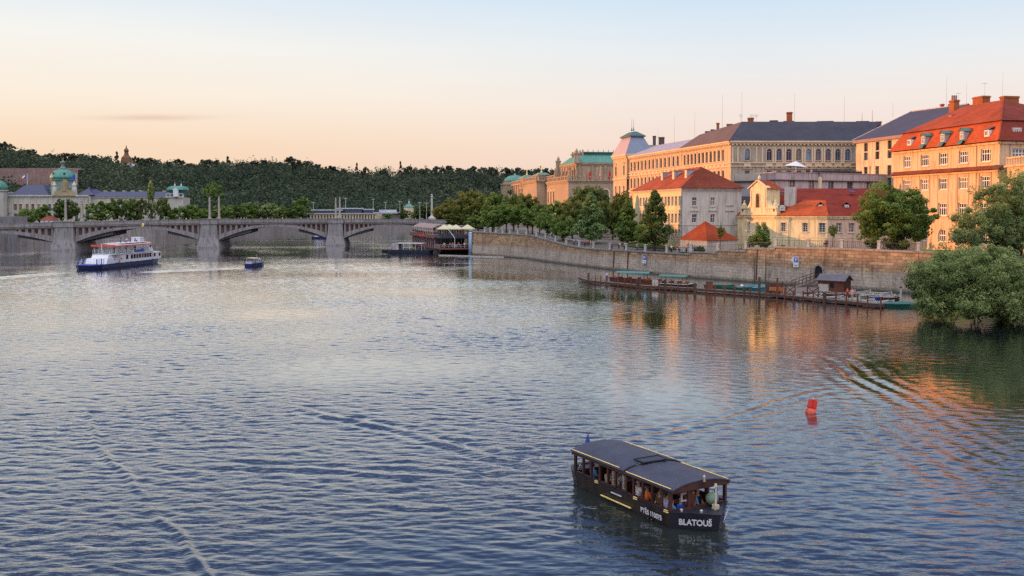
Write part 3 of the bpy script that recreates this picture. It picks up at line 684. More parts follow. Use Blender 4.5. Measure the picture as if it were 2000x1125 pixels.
# ================= 2. white building with red hipped roof
def white_house():
    A=G(1332,205,12); L=G(1237,238,12); R=G(1448,207.4,12)
    root=bld('white_building','tall white plaster building with a red hipped roof and three long dormers',A)
    zt=17.6; uL=lambda px,z=12:plane_u(L,A,px,z); uR=lambda px,z=12:plane_u(A,R,px,z)
    Lw=(A-L).length
    us=run(uL(1251.5,15),uL(1327.6,15),13)
    wall(root,L,A,4.4,zt,[dict(z0=13.9,z1=15.9,us=us,w=1.15,frame='white',nx=2,nz=2,surr=.14,glass='glass_warm'),
        dict(z0=10.2,z1=12.2,us=us,w=1.15,frame='white',nx=2,nz=2,surr=.14,hood=None),
        dict(z0=6.2,z1=8.9,us=us,w=1.2,arch=1,frame='white',nx=2,surr=.14)],K['pl_yellow'],surround=K['pl_white'])
    wall(root,A,R,4.4,zt,[dict(z0=13.85,z1=15.65,us=[uR(1356.3),uR(1392)],w=1.0,frame='white',nx=2,nz=2,sill=1),
        dict(z0=10.3,z1=12.1,us=[uR(1356.3),uR(1392)],w=1.0,frame='white',nx=2,nz=2)],K['pl_white'],surround=K['pl_white'])
    back=L+(R-A); wall(root,R,back,4.4,zt,[],K['pl_white']); wall(root,back,L,4.4,zt,[],K['pl_white'])
    mb=MB()
    for a,b in ((L,A),(A,R)):
        band(mb,a,b,17.0,17.25,.12); band(mb,a,b,17.26,17.62,.3,ext=.25); band(mb,a,b,9.75,9.95,.1)
    for u,z,wd in ((uR(1356.3),12.75,1.9),(uR(1392),12.75,1.9),(uR(1425),12.75,1.9),(uR(1425),13.9,1.5)):
        mb.box(u-wd/2,u+wd/2,-.18,.02,z,z+.16,0,frameM(A,R))
    M=frameM(L,A)
    for u in us: mb.box(u-.6,u+.6,-.18,.02,12.75,12.9,0,M)
    mb.build('cornice',K['pl_white'],root,I4)
    # roof
    o=.7; a=off(L,A,o,Lw+o); l=off(L,A,o,-o); rdir=(R-A).normalized(); r=R+rdir*o-Vector((-rdir.y,rdir.x))*o; b=back+rdir*o
    ze=17.64; cen=(A+R)/2; ddir=(L-A).normalized(); W=(R-A).length
    # steep visible apex
    ap=Vector((G(1369.5,211.5,22).x,211.5)); zp=Z(325.5,211.5); ap2=Vector((G(1309,239,22).x,239)); zp2=Z(334,239)
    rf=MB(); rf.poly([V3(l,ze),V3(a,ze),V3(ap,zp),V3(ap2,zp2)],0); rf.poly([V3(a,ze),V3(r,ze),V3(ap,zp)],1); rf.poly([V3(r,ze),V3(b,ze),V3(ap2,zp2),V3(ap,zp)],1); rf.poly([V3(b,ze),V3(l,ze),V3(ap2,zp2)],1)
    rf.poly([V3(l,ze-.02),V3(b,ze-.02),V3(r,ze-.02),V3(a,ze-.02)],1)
    ro=rf.build('roof',[tiles('lit_red_tiles',(.25,.058,.028)),tiles('shaded_brown_red_tiles',(.15,.038,.024))],root,I4)  # slopes turned from the sun get a darker, shaded copy of the tiles
    # dormers: wedge-shaped with a pale box end
    sl=(V3(l,ze)*0)
    for px in (1271.5,1293,1316.5):
        u=plane_u(L,A,px,19); base=off(L,A,0,u); p0=V3(base-Vector((0,0)),0)
        n=Vector((-(A-L).normalized().y,(A-L).normalized().x)) # inwards
        n=-Vector(((A-L).normalized().y,-(A-L).normalized().x))
        d=(A-L).normalized(); q=base+n*2.6
        slope=(zp-ze)/(((ap-A).dot(n)))
        zq=ze+slope*(2.6+.7)
        top=zq+1.55; ln=1.55/slope*1.02
        dm=MB(); dm.poly([V3(q-d*.55,zq-.3),V3(q+d*.55,zq-.3),V3(q+d*.55,top),V3(q-d*.55,top)],0)
        dm.poly([V3(q+d*.55,zq-.3),V3(q+d*.55+n*ln,top),V3(q+d*.55,top)],1); dm.poly([V3(q-d*.55,zq-.3),V3(q-d*.55,top),V3(q-d*.55+n*ln,top)],1)
        for s in (-.62,.62): pass
        dm.poly([V3(q-d*.7-n*.15,top+.03),V3(q+d*.7-n*.15,top+.03),V3(q+d*.7+n*(ln+.1),top+.06),V3(q-d*.7+n*(ln+.1),top+.06)],2)
        dm.build('dormer',[K['pl_yellow'],K['zinc'],K['iron']],ro,I4)
    dp=MB(); dp.tube([V3(off(A,R,.12,-.15),4.6),V3(off(A,R,.12,-.15),17.0)],.09,8); dp.build('drainpipe',K['zinc_blue'],root,I4)
    return
white_house()
def pavilion():
    A=G(1329,199,6); C=G(1381,191,6); B=G(1441,197,6)
    root=bld('garden_pavilion','low white pavilion with a red pyramid roof in front of the tall white building',C)
    for a,b in ((A,C),(C,B)): wall(root,a,b,4.4,6.95,[dict(z0=5.0,z1=6.3,us=[(b-a).length*.3],w=.9,arch=1,frame='white')] if a is A else [],K['pl_white'])
    D=A+(B-C); wall(root,B,D,4.4,6.95,[],K['pl_white']); wall(root,D,A,4.4,6.95,[],K['pl_white'])
    ap=(A+B)/2; zp=Z(431.6,198); ap=Vector((G(1377,198,10).x,198))
    ring=[A,C,B,D]; cen=(A+B)/2; rr=[V3(cen+(p-cen)*1.07,6.98) for p in ring]
    rf=MB(); 
    for i in range(4): rf.poly([rr[i],rr[(i+1)%4],V3(ap,zp)])
    rf.poly([r-Vector((0,0,.02)) for r in rr][::-1]); rf.build('roof',tiles('rust_red_tiles',(.21,.045,.02)),root,I4)
pavilion()
# ================= 3. pale yellow house with the baroque gable
def yellow_house():
    pts=[(1441,203),(1515,192),(1597,186.5),(1616,185.6),(1740,186)]
    q=[G(p,Y,9) for p,Y in pts]
    root=bld('yellow_house','low pale yellow house with a curved baroque gable and red tiled roof',q[1])
    zt=11.6; z0=5.2
    def us(i,pxs): return [plane_u(q[i],q[i+1],p,9) for p in pxs]
    specs=[([1463,1478.5,1493.6],.72,'pl_yellow',2,3),([1529.4,1571.8],1.0,'pl_yellow',2,4),([1605.3],1.15,'pl_yellow',2,4),([1638.5,1663,1690,1715],1.05,'pl_yellow_dim',2,3)]
    for i,(pxs,w,m,nx,nz) in enumerate(specs):
        a,b=q[i],q[i+1]; rows=[dict(z0=8.75,z1=10.5,us=us(i,pxs),w=w,frame='white',nx=nx,nz=nz,barw=.07,sill=1,surr=.08)]
        if i in (0,1): rows.append(dict(z0=5.3,z1=6.1,us=us(i,pxs[:1]),w=.9,frame='brown',nx=2,nz=1))
        wall(root,a,b,4.6,zt,rows,K[m],surround=K['pl_white'])
    mb=MB()
    for a,b in zip(q,q[1:]): band(mb,a,b,zt-.3,zt-.02,.22,ext=.1); band(mb,a,b,zt,zt+.2,.4,ext=.1); band(mb,a,b,7.6,7.68,.04)
    mb.build('cornice',K['pl_yellow'],root,I4)
    bk=[G(1436,216,9),G(1760,206,9)]
    wall(root,q[-1],bk[1],4.6,zt,[],K['pl_yellow_dim']); wall(root,bk[1],bk[0],4.6,zt,[],K['pl_yellow']); wall(root,bk[0],q[0],4.6,zt,[],K['pl_yellow'])
    # roof: front slope up to a long ridge
    ze=zt+.22; e=[off(a,b,.45) for a,b in zip(q,q[1:])]+[off(q[-2],q[-1],.45,(q[-1]-q[-2]).length)]
    rl=Vector((G(1496,205,17).x,205)); rr=Vector((G(1745,203,17).x,203)); zr=Z(368,204)
    rf=MB()
    k1=G(1509,204.6,17); k2=G(1590,204,17); k3=G(1600,204,17)
    # first facet (under the gable)
    rf.poly([V3(e[0],ze),V3(e[1],ze),V3(k1,zr),V3(rl,zr)],0)
    rf.poly([V3(e[1],ze),V3(e[2],ze),V3(k2,zr),V3(k1,zr)],0)
    rf.poly([V3(e[2],ze),V3(e[3],ze),V3(k3,zr),V3(k2,zr)],0)
    rf.poly([V3(e[3],ze),V3(e[4],ze),V3(rr,zr),V3(k3,zr)],0)
    rf.poly([V3(e[0],ze),V3(rl,zr),V3(bk[0],ze)],0); rf.poly([V3(bk[0],ze),V3(rl,zr),V3(rr,zr),V3(bk[1],ze)],0); rf.poly([V3(e[4],ze),V3(bk[1],ze),V3(rr,zr)],0)
    ro=rf.build('roof',tiles('old_dark_red_tiles',(.18,.032,.022)),root,I4)
    # brighter low mansard wing on the second facet
    n1=Vector((-(q[2]-q[1]).normalized().y,(q[2]-q[1]).normalized().x))
    lo=[V3(off(q[1],q[2],.5,.2),ze+.05),V3(off(q[2],q[3],.5,.2),ze+.05)]; 
    up=[V3(off(q[1],q[2],-4.6,3.9),Z(391,194)),V3(off(q[1],q[2],-4.6,(q[2]-q[1]).length-.4),Z(391,191.5))]
    rf=MB(); rf.poly([lo[0],lo[1],up[1],up[0]]); rf.poly([lo[1],V3(off(q[2],q[3],.5,2.1),ze+.05),up[1]]); rf.poly([up[0],up[1],up[1]+Vector((0,4,.1)),up[0]+Vector((0,4,.1))]); rf.poly([lo[0],up[0],up[0]+Vector((-1.5,3,-1))])
    rf.build('wing_roof',K['tile_bright'],root,I4)
    # gable
    a,b=q[0],q[1]; M=frameM(a,b); L=(b-a).length; gc=plane_u(a,b,1481,14); zs=lambda py:Z(py,198)
    ul=plane_u(a,b,1447,12); ur=plane_u(a,b,1517,12); w1=plane_u(a,b,1466,14); w2=plane_u(a,b,1498,14)
    zg=ze+.05; zsh=zs(404); ztop=zs(367); zap=zs(353.5)
    out=[(ul,zg),(ur+.2,zg),(ur,zg+1.5),(ur-.5,zg+2.3),(ur-1.2,zsh),(w2+1.0,zsh),(w2+.25,zsh+.7),(w2,zsh+1.4),(w2,ztop),(gc,zap),(w1,ztop),(w1,zsh+1.4),(w1-.25,zsh+.7),(w1-.9,zsh),(ul+1.2,zsh),(ul+.5,zg+2.3),(ul,zg+1.5)]
    g=MB(); n=len(out); th=.9
    # niche as a flat panel set proud, its recess shade put into dark colour
    g.poly([(x,-.1,z) for x,z in out]); g.poly([(x,th,z) for x,z in out][::-1])
    for i in range(n):
        (x0,za),(x1,zb)=out[i],out[(i+1)%n]; g.poly([(x0,-.1,za),(x0,th,za),(x1,th,zb),(x1,-.1,zb)])
    # body of the little tower behind the gable
    g.box(w1+.02,w2-.02,th+.003,3.2,zsh-1,ztop-.03)
    go=g.build('gable',K['pl_yellow'],root,M)
    m2=MB()
    for s in (-1,1): m2.bar((gc+s*((w2-w1)/2+.45),-.15,ztop-.12),(gc,-.15,zap+.12),.5,.22)
    m2.box(w1+.25,w1+.5,-.22,-.103,zsh,ztop-.4); m2.box(w2-.5,w2-.25,-.22,-.103,zsh,ztop-.4)
    m2.box(ul-.2,ur+.3,-.3,-.103,zg,zg+.22); m2.box(ul,w1,-.22,-.103,zsh-.4,zsh-.25); m2.box(w2,ur,-.22,-.103,zsh-.4,zsh-.25)
    nw=.55; n0=zs(405.5); n1_=zs(378)
    m2.box(gc-nw-.15,gc-nw,-.24,-.103,n0,n1_-nw); m2.box(gc+nw,gc+nw+.15,-.24,-.103,n0,n1_-nw)
    for j in range(8):
        t0,t1=PI*j/8,PI*(j+1)/8; m2.bar((gc-(nw+.08)*math.cos(t0),-.17,n1_-nw+(nw+.08)*math.sin(t0)),(gc-(nw+.08)*math.cos(t1),-.17,n1_-nw+(nw+.08)*math.sin(t1)),.14,.16)
    m2.build('moulding',K['trim'],go)
    ni=MB(); pts=[(gc-nw,-.12,n0),(gc+nw,-.12,n0)]+[(gc+nw*math.cos(PI*j/8),-.12,n1_-nw+nw*math.sin(PI*j/8)) for j in range(9)]
    ni.poly(pts); ni.build('niche',simple('niche_shade_plaster',(.16,.09,.05),.9,.3,2),go)
    st=MB(); st.lathe([(.22,0),(.26,.3),(.2,.9),(.27,1.3),(.2,1.65),(.08,1.75),(.13,1.85),(.14,2.0),(.06,2.15)],10,(gc,-.2,n0+.25)); st.build('statue',simple('dark_stone_statue',(.12,.08,.05),.8,.3,4),go)
    for u in (ul+.75,ur-.75):
        f=MB(); f.lathe([(.5,0),(.35,.25),(.3,.5),(.45,.8),(.28,1.2),(.12,1.35),(.22,1.55),(.05,1.8)],10,(u,.3,zsh-.4)); f.build('urn',K['pl_yellow'],go)
        ov=MB(); ov.lathe([(.32,0),(.32,.04)],12,(0,0,0),sx=.8,sy=1.2); ov.build('oval_opening',K['wood'],go,M@Matrix.Translation((u,-.105,zg+1.15))@Matrix.Rotation(PI/2,4,'X'))
    f=MB(); f.lathe([(.12,0),(.3,.35),(.3,.7),(.1,1.0),(.02,1.3)],10,(gc,.2,zap+.05)); f.build('finial',K['pl_yellow'],go)
    cr=MB()
    for s in (-1,1): cr.poly([(gc+s*((w2-w1)/2+.5),-.25,ztop-.25),(gc+s*((w2-w1)/2+.5),3.4,ztop-.25),(gc,3.4,zap+.03),(gc,-.25,zap+.26)][::s])
    cr.build('gable_roof',K['tile_red'],go)
    # white chimney block, dormers, skylights
    g_=G(1544,196.5,16); mb=MB(); mb.box(-1.05,1.05,-.9,.9,13,zs(365.5),0,Matrix.Translation((g_.x,g_.y,0))@Matrix.Rotation(-.45,4,'Z')); mb.build('chimney',K['pl_white'],root,I4)
    g_=G(1601.5,205.5,18); mb=MB(); mb.box(-.3,.3,-.3,.3,16,19.6,0,Matrix.Translation((g_.x,g_.y,0))); mb.lathe([(.33,0),(.25,.25),(0,.33)],8,(g_.x,g_.y,19.6)); mb.build('chimney',K['pl_yellow'],root,I4)
    for px,Y,py in ((1528,191.5,412),(1602.5,189.0,411),(1653.5,190.5,411)):
        g_=G(px,Y,13.5); z=Z(py,Y); d=MB(); Md=Matrix.Translation((g_.x,g_.y,z))@Matrix.Rotation(-.3,4,'Z')
        d.box(-.5,.5,0,2.2,0,1.15,0,Md); dd=d.build('dormer',K['pl_white'],root,I4)
        rr_=MB(); rr_.poly([Md@Vector(p) for p in ((-.75,-.2,1.05),(0,-.2,1.6),(0,3.2,1.6),(-.75,3.2,1.05))]); rr_.poly([Md@Vector(p) for p in ((0,-.2,1.6),(.75,-.2,1.05),(.75,3.2,1.05),(0,3.2,1.6))]); rr_.build('dormer_roof',K['tile_brown'],dd,I4)
        win(dd,Md,0,.2,1.0,.62,-.02,dict(frame='white',nx=2,nz=2))
    for px,Y,py,wd in ((1664,198.5,377,1.2),(1529,200,378,1.0)):
        g_=G(px,Y,16); d=MB(); d.box(-wd/2,wd/2,-.5,.5,-.05,.12,0,Matrix.Translation((g_.x,g_.y,Z(py,Y)+.25))@Matrix.Rotation(.25,4,'X')); d.build('skylight',K['glass_sky'],root,I4)
    d=MB(); M1=frameM(q[1],q[2]); u=plane_u(q[1],q[2],1541,9); d.tube([(u,-.12,4.7),(u,-.12,zt-.6),(u+.3,-.3,zt-.1)],.08,8); d.build('drainpipe',K['steel'],root,M1)
yellow_house()
def box_faces(root,corners,z0,z1,mat,rows=None,name='wall'):
    """closed ring of walls; corners run left->right as seen from outside"""
    rows=rows or {}
    for i in range(len(corners)):
        wall(root,corners[i],corners[(i+1)%len(corners)],z0,z1,rows.get(i,[]),mat)
# ================= 4. terrace building behind the yellow house
def terrace():
    L=G(1482,222,18); A=G(1515,212,18); R=G(1735,228,18); bL=L+Vector((3,9)); zt=21.2
    root=bld('terrace_building','pale pink flat-roofed concrete building with a roof terrace behind the yellow house',A)
    ur=lambda px:plane_u(A,R,px,18); ul=lambda px:plane_u(L,A,px,18)
    wl=K['pl_lilac']
    fr=[dict(z0=16.6,z1=19.35,us=[ur(p) for p in (1546.7,1584.5,1622.8,1660,1697.5)],w=1.75,frame='brown',nx=2,nz=2,glass='glass_sky',barw=.14)]
    wall(root,A,R,5,zt,fr,wl); wall(root,L,A,5,zt,[dict(z0=16.6,z1=19.3,us=[ul(1497),ul(1505)],w=1.6,frame='brown',nx=1,nz=1)],wl)
    RB=R+Vector((-2,16)); LB=L+Vector((4,14)); wall(root,R,RB,5,zt,[],wl); wall(root,RB,LB,5,zt,[],wl); wall(root,LB,L,5,zt,[],wl)
    mb=MB(); mb.poly([V3(L,zt-.8),V3(A,zt-.8),V3(R,zt-.8),V3(RB,zt-.8),V3(LB,zt-.8)]); mb.build('terrace_floor',K['paving'],root,I4)
    mb=MB(); band(mb,A,R,19.45,19.62,.35); band(mb,L,A,19.45,19.62,.35); mb.build('canopy_edge',K['wood'],root,I4)
    mb=MB(); band(mb,A,R,zt,zt+.12,.12,.3,.05); band(mb,L,A,zt,zt+.12,.12,.3,.05); mb.build('coping',K['pl_lilac'],root,I4)
    mb=MB(); u0=ur(1580); u1=ur(1690); M=frameM(A,R)
    for i in range(30):
        u=u0+(u1-u0)*i/29; mb.box(u-.03,u+.03,1.0,1.06,zt-.8,zt+.75,0,M)
    mb.box(u0,u1,.98,1.08,zt+.75,zt+.85,0,M); mb.box(u0,u1,1.02,1.05,zt+.0,zt+.65,0,M); mb.build('railing',K['iron'],root,I4)
    # lower grey wing towards the white building
    a=G(1434,226,15); b=L
    r2=bld('courtyard_wing','low grey flat-roofed wing between the tall white building and the terrace building',a)
    za=Z(340,226)
    wall(r2,a,b,5,za-1.9,[],simple('grey_blue_plaster',(.36,.36,.36),.9,.1,.3,fine=4)); wall(r2,a+Vector((0,-.25)),b+Vector((0,-.25)),za-1.6,za,[],simple('grey_parapet',(.40,.36,.32),.9,.12,.4,fine=4))
    c=b+Vector((4,16)); d=a+Vector((4,16)); wall(r2,b,c,5,za,[],K['pl_lilac']); wall(r2,c,d,5,za,[],K['pl_lilac']); wall(r2,d,a,5,za,[],K['pl_lilac'])
    mb=MB(); mb.poly([V3(a,za-.1),V3(b,za-.1),V3(c,za-.1),V3(d,za-.1)]); mb.build('roof',K['paving'],r2,I4)
    mb=MB(); band(mb,a,b,za-1.9,za-1.62,.5); mb.build('canopy_edge',K['wood'],r2,I4)
    sh=MB(); e=G(1449,214,12); f=G(1466,214,12); sh.loft([[V3(e,5),V3(f,5),V3(f+Vector((0,6)),5),V3(e+Vector((0,6)),5)],[V3(e,16.0),V3(f,16.0),V3(f+Vector((0,6)),16),V3(e+Vector((0,6)),16)]]); sh.build('stair_block',simple('dark_grey_render',(.07,.075,.09),.7,.2,.6),r2,I4)
    # terrace parasol
    g=G(1555,216,22); t=thing('parasol','white parasol open on the roof terrace','parasol',(g.x,g.y,zt-.8))
    c=MB(); n=8; R_=2.6
    for j in range(n):
        t0,t1=2*PI*j/n,2*PI*(j+1)/n; p0=(R_*math.cos(t0)*1.0,R_*math.sin(t0),2.15-.25*math.cos(t0)); p1=(R_*math.cos(t1),R_*math.sin(t1),2.15-.25*math.cos(t1)); c.poly([p0,p1,(0,0,3.4)])
    c.build('canopy',K['white'],t); p=MB(); p.tube([(0,0,0),(0,0,3.4)],.05,8); p.build('pole',K['steel'],t)
    for i,(px,lab) in enumerate(((1585,'person standing on the roof terrace near the white parasol'),(1600,'person in pale clothes farther right on the roof terrace'))): LATE.append((G(px,217,21),zt-.8,lab,('beige','black')[i]))
LATE=[]
terrace()
# ================= 5. plain sand-coloured building with a dark roof
def plain_building():
    L=G(1672,240,25); A=G(1790,216.5,25); zt=29.3
    root=bld('plain_building','plain sand coloured building with narrow paired windows under a steep dark slate roof',L)
    u=lambda px:plane_u(L,A,px,25)
    cols=[u(1691),u(1713.5),u(1737.3),u(1762)]
    rows=[dict(z0=27.1,z1=29.15,us=cols,w=1.55,frame='brown',nx=2,nz=2),dict(z0=25.0,z1=26.85,us=cols,w=1.55,frame='brown',nx=2,nz=1),
          dict(z0=20.9,z1=23.4,us=cols,w=1.55,frame='brown',nx=2,nz=2),dict(z0=18.5,z1=20.5,us=cols[2:],w=1.55,frame='brown',nx=2,nz=1)]
    wall(root,L,A,5,zt,rows,K['pl_plain']); d=(A-L).normalized(); n=Vector((-d.y,d.x))
    LB=L+n*28; AB=A+n*28; wall(root,A,AB,5,zt,[],K['pl_plain']); wall(root,LB,L,5,zt,[],K['pl_plain']); wall(root,AB,LB,5,zt,[],K['pl_plain'])
    mb=MB(); band(mb,L,A,zt,zt+.75,.7,ext=.5); mb.build('eaves',simple('pinkish_eaves',(.30,.2,.18),.8,.15,1),root,I4)
    dp=MB(); M=frameM(L,A); 
    for uu in (u(1700),): dp.tube([(uu,-.12,18),(uu,-.12,23.5)],.08,6)
    dp.build('drainpipe',K['brick'],root,M)
    r1=Vector((G(1780,250,38).x,250)); z1=Z(218,250); r2=Vector((G(1892,228,38).x,228)); z2=Z(203,228)
    e0=off(L,A,.7,-.5); e1=off(L,A,.7,(A-L).length+.5); ze=zt+.8
    rf=MB(); rf.poly([V3(e0,ze),V3(e1,ze),V3(r2,z2),V3(r1,z1)]); rf.poly([V3(LB,ze),V3(e0,ze),V3(r1,z1)]); rf.poly([V3(r1,z1),V3(r2,z2),V3(AB,ze),V3(LB,ze)])
    ro=rf.build('roof',simple('dark_blue_slate_roof',(.045,.045,.075),.7,.12,.7,fine=3),root,I4)
    hb=MB(); hb.bar(V3(e0,ze+.05),V3(r1,z1+.05),.22); hb.bar(V3(r1,z1+.05),V3(r2,z2+.05),.25); hb.build('ridge_cap',K['pl_lilac'],ro,I4)
    for px,h in ((1744,3.6),(1848,7)): g=G(px,248,36); antenna(root,V3(g,Z(228 if px<1800 else 206,248)),h,.07)
    for px in (1840,1856): g=G(px,240,38); chimney(root,g,.7,.7,37.6,Z(203,240),0)
plain_building()
# ================= 6. corner building with red mansard
def mansard():
    L=G(1745,192,15); A=G(1950.5,161.4,15); d=(A-L).normalized(); n=Vector((-d.y,d.x)); R=A+n*22; zt=24.35
    root=bld('mansard_building','large peach coloured corner building with white lattice windows and a red tiled mansard roof',A)
    u=lambda px:plane_u(L,A,px,15)
    c5=[u(1770.8),u(1804.9),u(1841),u(1880.3),u(1923.8)]
    W=2.55; ka=dict(w=W,frame='white',nx=4,nz=2,barw=.16)
    rows=[dict(z0=21.15,z1=23.35,us=c5,sill=1,**ka),dict(z0=16.65,z1=18.75,us=c5,**ka),dict(z0=11.95,z1=14.25,us=c5,sill=1,**ka),
          dict(z0=7.2,z1=9.6,us=c5,w=2.4,arch=1,frame='white',nx=4,barw=.16)]
    wall(root,L,A,4.8,zt,rows,K['pl_peach'],depth=.3)
    v=lambda px:plane_u(A,R,px,15)
    rr=[dict(z0=21.2,z1=23.2,us=[v(1990),v(2030)],**ka),dict(z0=16.65,z1=18.75,us=[v(1990),v(2030)],**ka)]
    wall(root,A,R,4.8,zt,rr,K['pl_peach']); LB=L+n*22; wall(root,R,LB,4.8,zt,[],K['pl_peach']); wall(root,LB,L,4.8,zt,[],K['pl_peach'])
    mb=MB(); 
    for a,b in ((L,A),(A,R)): band(mb,a,b,zt-.4,zt-.05,.3,ext=.1); band(mb,a,b,19.35,19.6,.35,ext=.15); band(mb,a,b,4.9,5.9,.12)
    M=frameM(L,A); 
    for uu in [x for c in c5 for x in (c-1.55,c+1.55)]: mb.box(uu-.1,uu+.1,-.08,.02,12,19.3,0,M)
    mb.box(u(1906)-.05,u(1906)+.05,-.12,.02,5,24,0,M)
    mb.build('cornice',K['pl_peach'],root,I4)
    # small tiled skirt roof between the floors
    sk=MB(); L_=(A-L).length; sk.loft([[(-.2,-.9,19.75),(-.2,.0,20.45),(-.2,.0,19.7)],[(L_+.9,-.9,19.75),(L_+.9,.0,20.45),(L_+.9,.0,19.7)]]); sk.build('skirt_roof',K['tile_brown'] if 0 else tiles('skirt_tiles',(.17,.05,.03)),root,M)
    sk=MB(); M2=frameM(A,R); sk.loft([[(-.9,-.9,19.75),(-.9,.0,20.45),(-.9,.0,19.7)],[(22,-.9,19.75),(22,.0,20.45),(22,.0,19.7)]]); sk.build('skirt_roof',K['tile_brown'],root,M2)
    # mansard: lower steep slopes and the upper hip
    ze=24.45; zb=27.85
    def pt(a,b,z): return V3(A-d*0+(-d)*a*1.0+n*b,z)     # a back along the river front, b inwards
    Lf=(A-L).length
    def R0(o,z): return [V3(L-d*(-o)*1+n*o,z),V3(A-d*o+n*o,z),V3(R-d*o-n*o,z),V3(LB+d*o-n*o,z)]
    lo=R0(-.75,ze); br=R0(1.15,zb); br2=R0(.95,zb+.1)
    m1=MB(); 
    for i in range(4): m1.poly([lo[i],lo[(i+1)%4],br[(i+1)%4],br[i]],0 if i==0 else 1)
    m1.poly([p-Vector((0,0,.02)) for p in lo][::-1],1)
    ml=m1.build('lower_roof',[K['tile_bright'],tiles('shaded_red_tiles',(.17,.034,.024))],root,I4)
    zr=Z(194,192); ra=A-d*10.6+n*11; rb=L+d*6.5+n*11; zr=27.9+7.3
    ra=Vector((G(1960,176,35).x,176.0)); zr=Z(195,176); rb=Vector((G(1888,196.5,35).x,196.5)); zr2=Z(206,196.5)
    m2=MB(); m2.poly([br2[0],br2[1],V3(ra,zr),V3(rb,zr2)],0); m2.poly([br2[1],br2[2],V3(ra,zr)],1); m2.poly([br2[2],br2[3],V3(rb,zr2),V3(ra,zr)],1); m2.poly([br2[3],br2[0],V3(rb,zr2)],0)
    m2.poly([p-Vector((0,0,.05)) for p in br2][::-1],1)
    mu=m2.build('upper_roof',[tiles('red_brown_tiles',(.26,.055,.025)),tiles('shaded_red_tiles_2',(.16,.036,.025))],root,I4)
    hb=MB(); hb.bar(br2[1]+Vector((0,0,.06)),V3(ra,zr+.06),.22); hb.bar(lo[1]+Vector((0,0,.05)),br[1]+Vector((0,0,.05)),.2); hb.build('ridge_cap',K['tile_red'],mu,I4)
    Mf=frameM(L,A)
    def on_low(px,z): 
        f=(z-ze)/(zb-ze); uu=plane_u(L,A,px,z); return uu,(-.75+1.9*f)
    for px in (1810,1848,1886):
        uu,y=on_low(px,25.1); dm=MB(); z0=25.0
        dm.box(uu-.62,uu+.62,y-.35,y+1.6,z0,z0+1.75); do=dm.build('dormer',K['frame_grey'],ml,Mf)
        dr=MB(); dr.poly([(uu-.85,y-.6,z0+1.7),(uu,y-.6,z0+2.3),(uu,y+2.0,z0+2.3),(uu-.85,y+2.0,z0+1.7)]); dr.poly([(uu,y-.6,z0+2.3),(uu+.85,y-.6,z0+1.7),(uu+.85,y+2,z0+1.7),(uu,y+2,z0+2.3)]); dr.poly([(uu-.8,y-.5,z0+1.7),(uu+.8,y-.5,z0+1.7),(uu,y-.5,z0+2.25)]); dr.build('dormer_roof',K['copper_dark'],do,Mf)
        win(do,Mf,uu,z0+.3,z0+1.6,.7,y-.38,dict(frame='white',nx=2,nz=2))
        ap=MB(); ap.poly([(uu-.6,y-1.0,ze+.0),(uu+.6,y-1.0,ze),(uu+.6,y-.36,z0+.25),(uu-.6,y-.36,z0+.25)]); ap.build('lead_apron',K['copper_dark'],do,Mf)
    for px in (1779,1931):
        uu,y=on_low(px,25.5); dm=MB(); dm.box(uu-.6,uu+.6,y-.25,y+.9,25.3,26.4); do=dm.build('dormer',K['frame_white'],ml,Mf); dr=MB(); dr.poly([(uu-.75,y-.4,26.45),(uu+.75,y-.4,26.45),(uu+.75,y+1.6,27.4),(uu-.75,y+1.6,27.4)]); dr.build('dormer_roof',K['tile_brown'],do,Mf)
        win(do,Mf,uu,25.45,26.3,.9,y-.27,dict(frame='white',nx=2,nz=1))
    M2=frameM(A,R); uu=plane_u(A,R,1988,26); dm=MB(); dm.box(uu-.9,uu+.9,.2,1.4,25.6,26.7); do=dm.build('dormer',K['frame_grey'],ml,M2); win(do,M2,uu,25.7,26.5,1.4,.16,dict(frame='white',nx=3,nz=1))
    nu=((V3(rb,zr2)-br2[0]).cross(br2[1]-br2[0])).normalized()
    for px,py,Y in ((1861,235,186),(1899,229,179)):
        p=P(px,py,Y); 
        # project to the upper slope along z
        N=nu; p.z=br2[0].z-(N.x*(p.x-br2[0].x)+N.y*(p.y-br2[0].y))/N.z
        e=MB(); Me=Matrix.Translation(p)@Matrix.Rotation(math.atan2(d.y,d.x),4,'Z'); e.box(-.45,.45,-.6,.2,-.1,.45,0,Me); eo=e.build('roof_vent',K['frame_grey'],mu,I4)
        e=MB(); e.poly([Me@Vector(q) for q in ((-.6,-.7,.47),(.6,-.7,.47),(.5,2.2,1.1),(-.5,2.2,1.1))]); e.build('vent_roof',K['tile_brown'],eo,I4)
    ang=math.atan2(d.y,d.x)
    for px,Y,w1,w2,zz,top in ((1864,199,1.6,1.2,29.5,195.5),(1917,188,3.0,1.6,30,188.5),(1972,178,1.2,3.0,30,188)):
        g=G(px,Y,36); chimney(root,g,w1,w2,zz,Z(top,Y),ang)
    g=G(1864,199,38)
    for k in (-1,0,1): pp=V3(g,Z(196,199))+Vector((k*.4,0,0)); t=MB(); t.tube([pp,pp+Vector((0,0,1.0))],.16,8); t.build('chimney_pot',K['brick'],root,I4)
    for px,Y,py0,h,ar in ((1888,200,205,4.8,0),(1923.5,190,188,2.6,1),(1959,180,195,5.0,0),(1872,200,197,1.6,1)):
        g=G(px,Y,38); antenna(root,V3(g,Z(py0,Y)),h,.05,ar)
    dp=MB(); uu=plane_u(A,R,1972,20); dp.tube([(uu,-.1,19.8),(uu,-.1,23.7),(uu+.3,-.3,24.1)],.08,6); dp.build('drainpipe',K['steel'],root,M2)
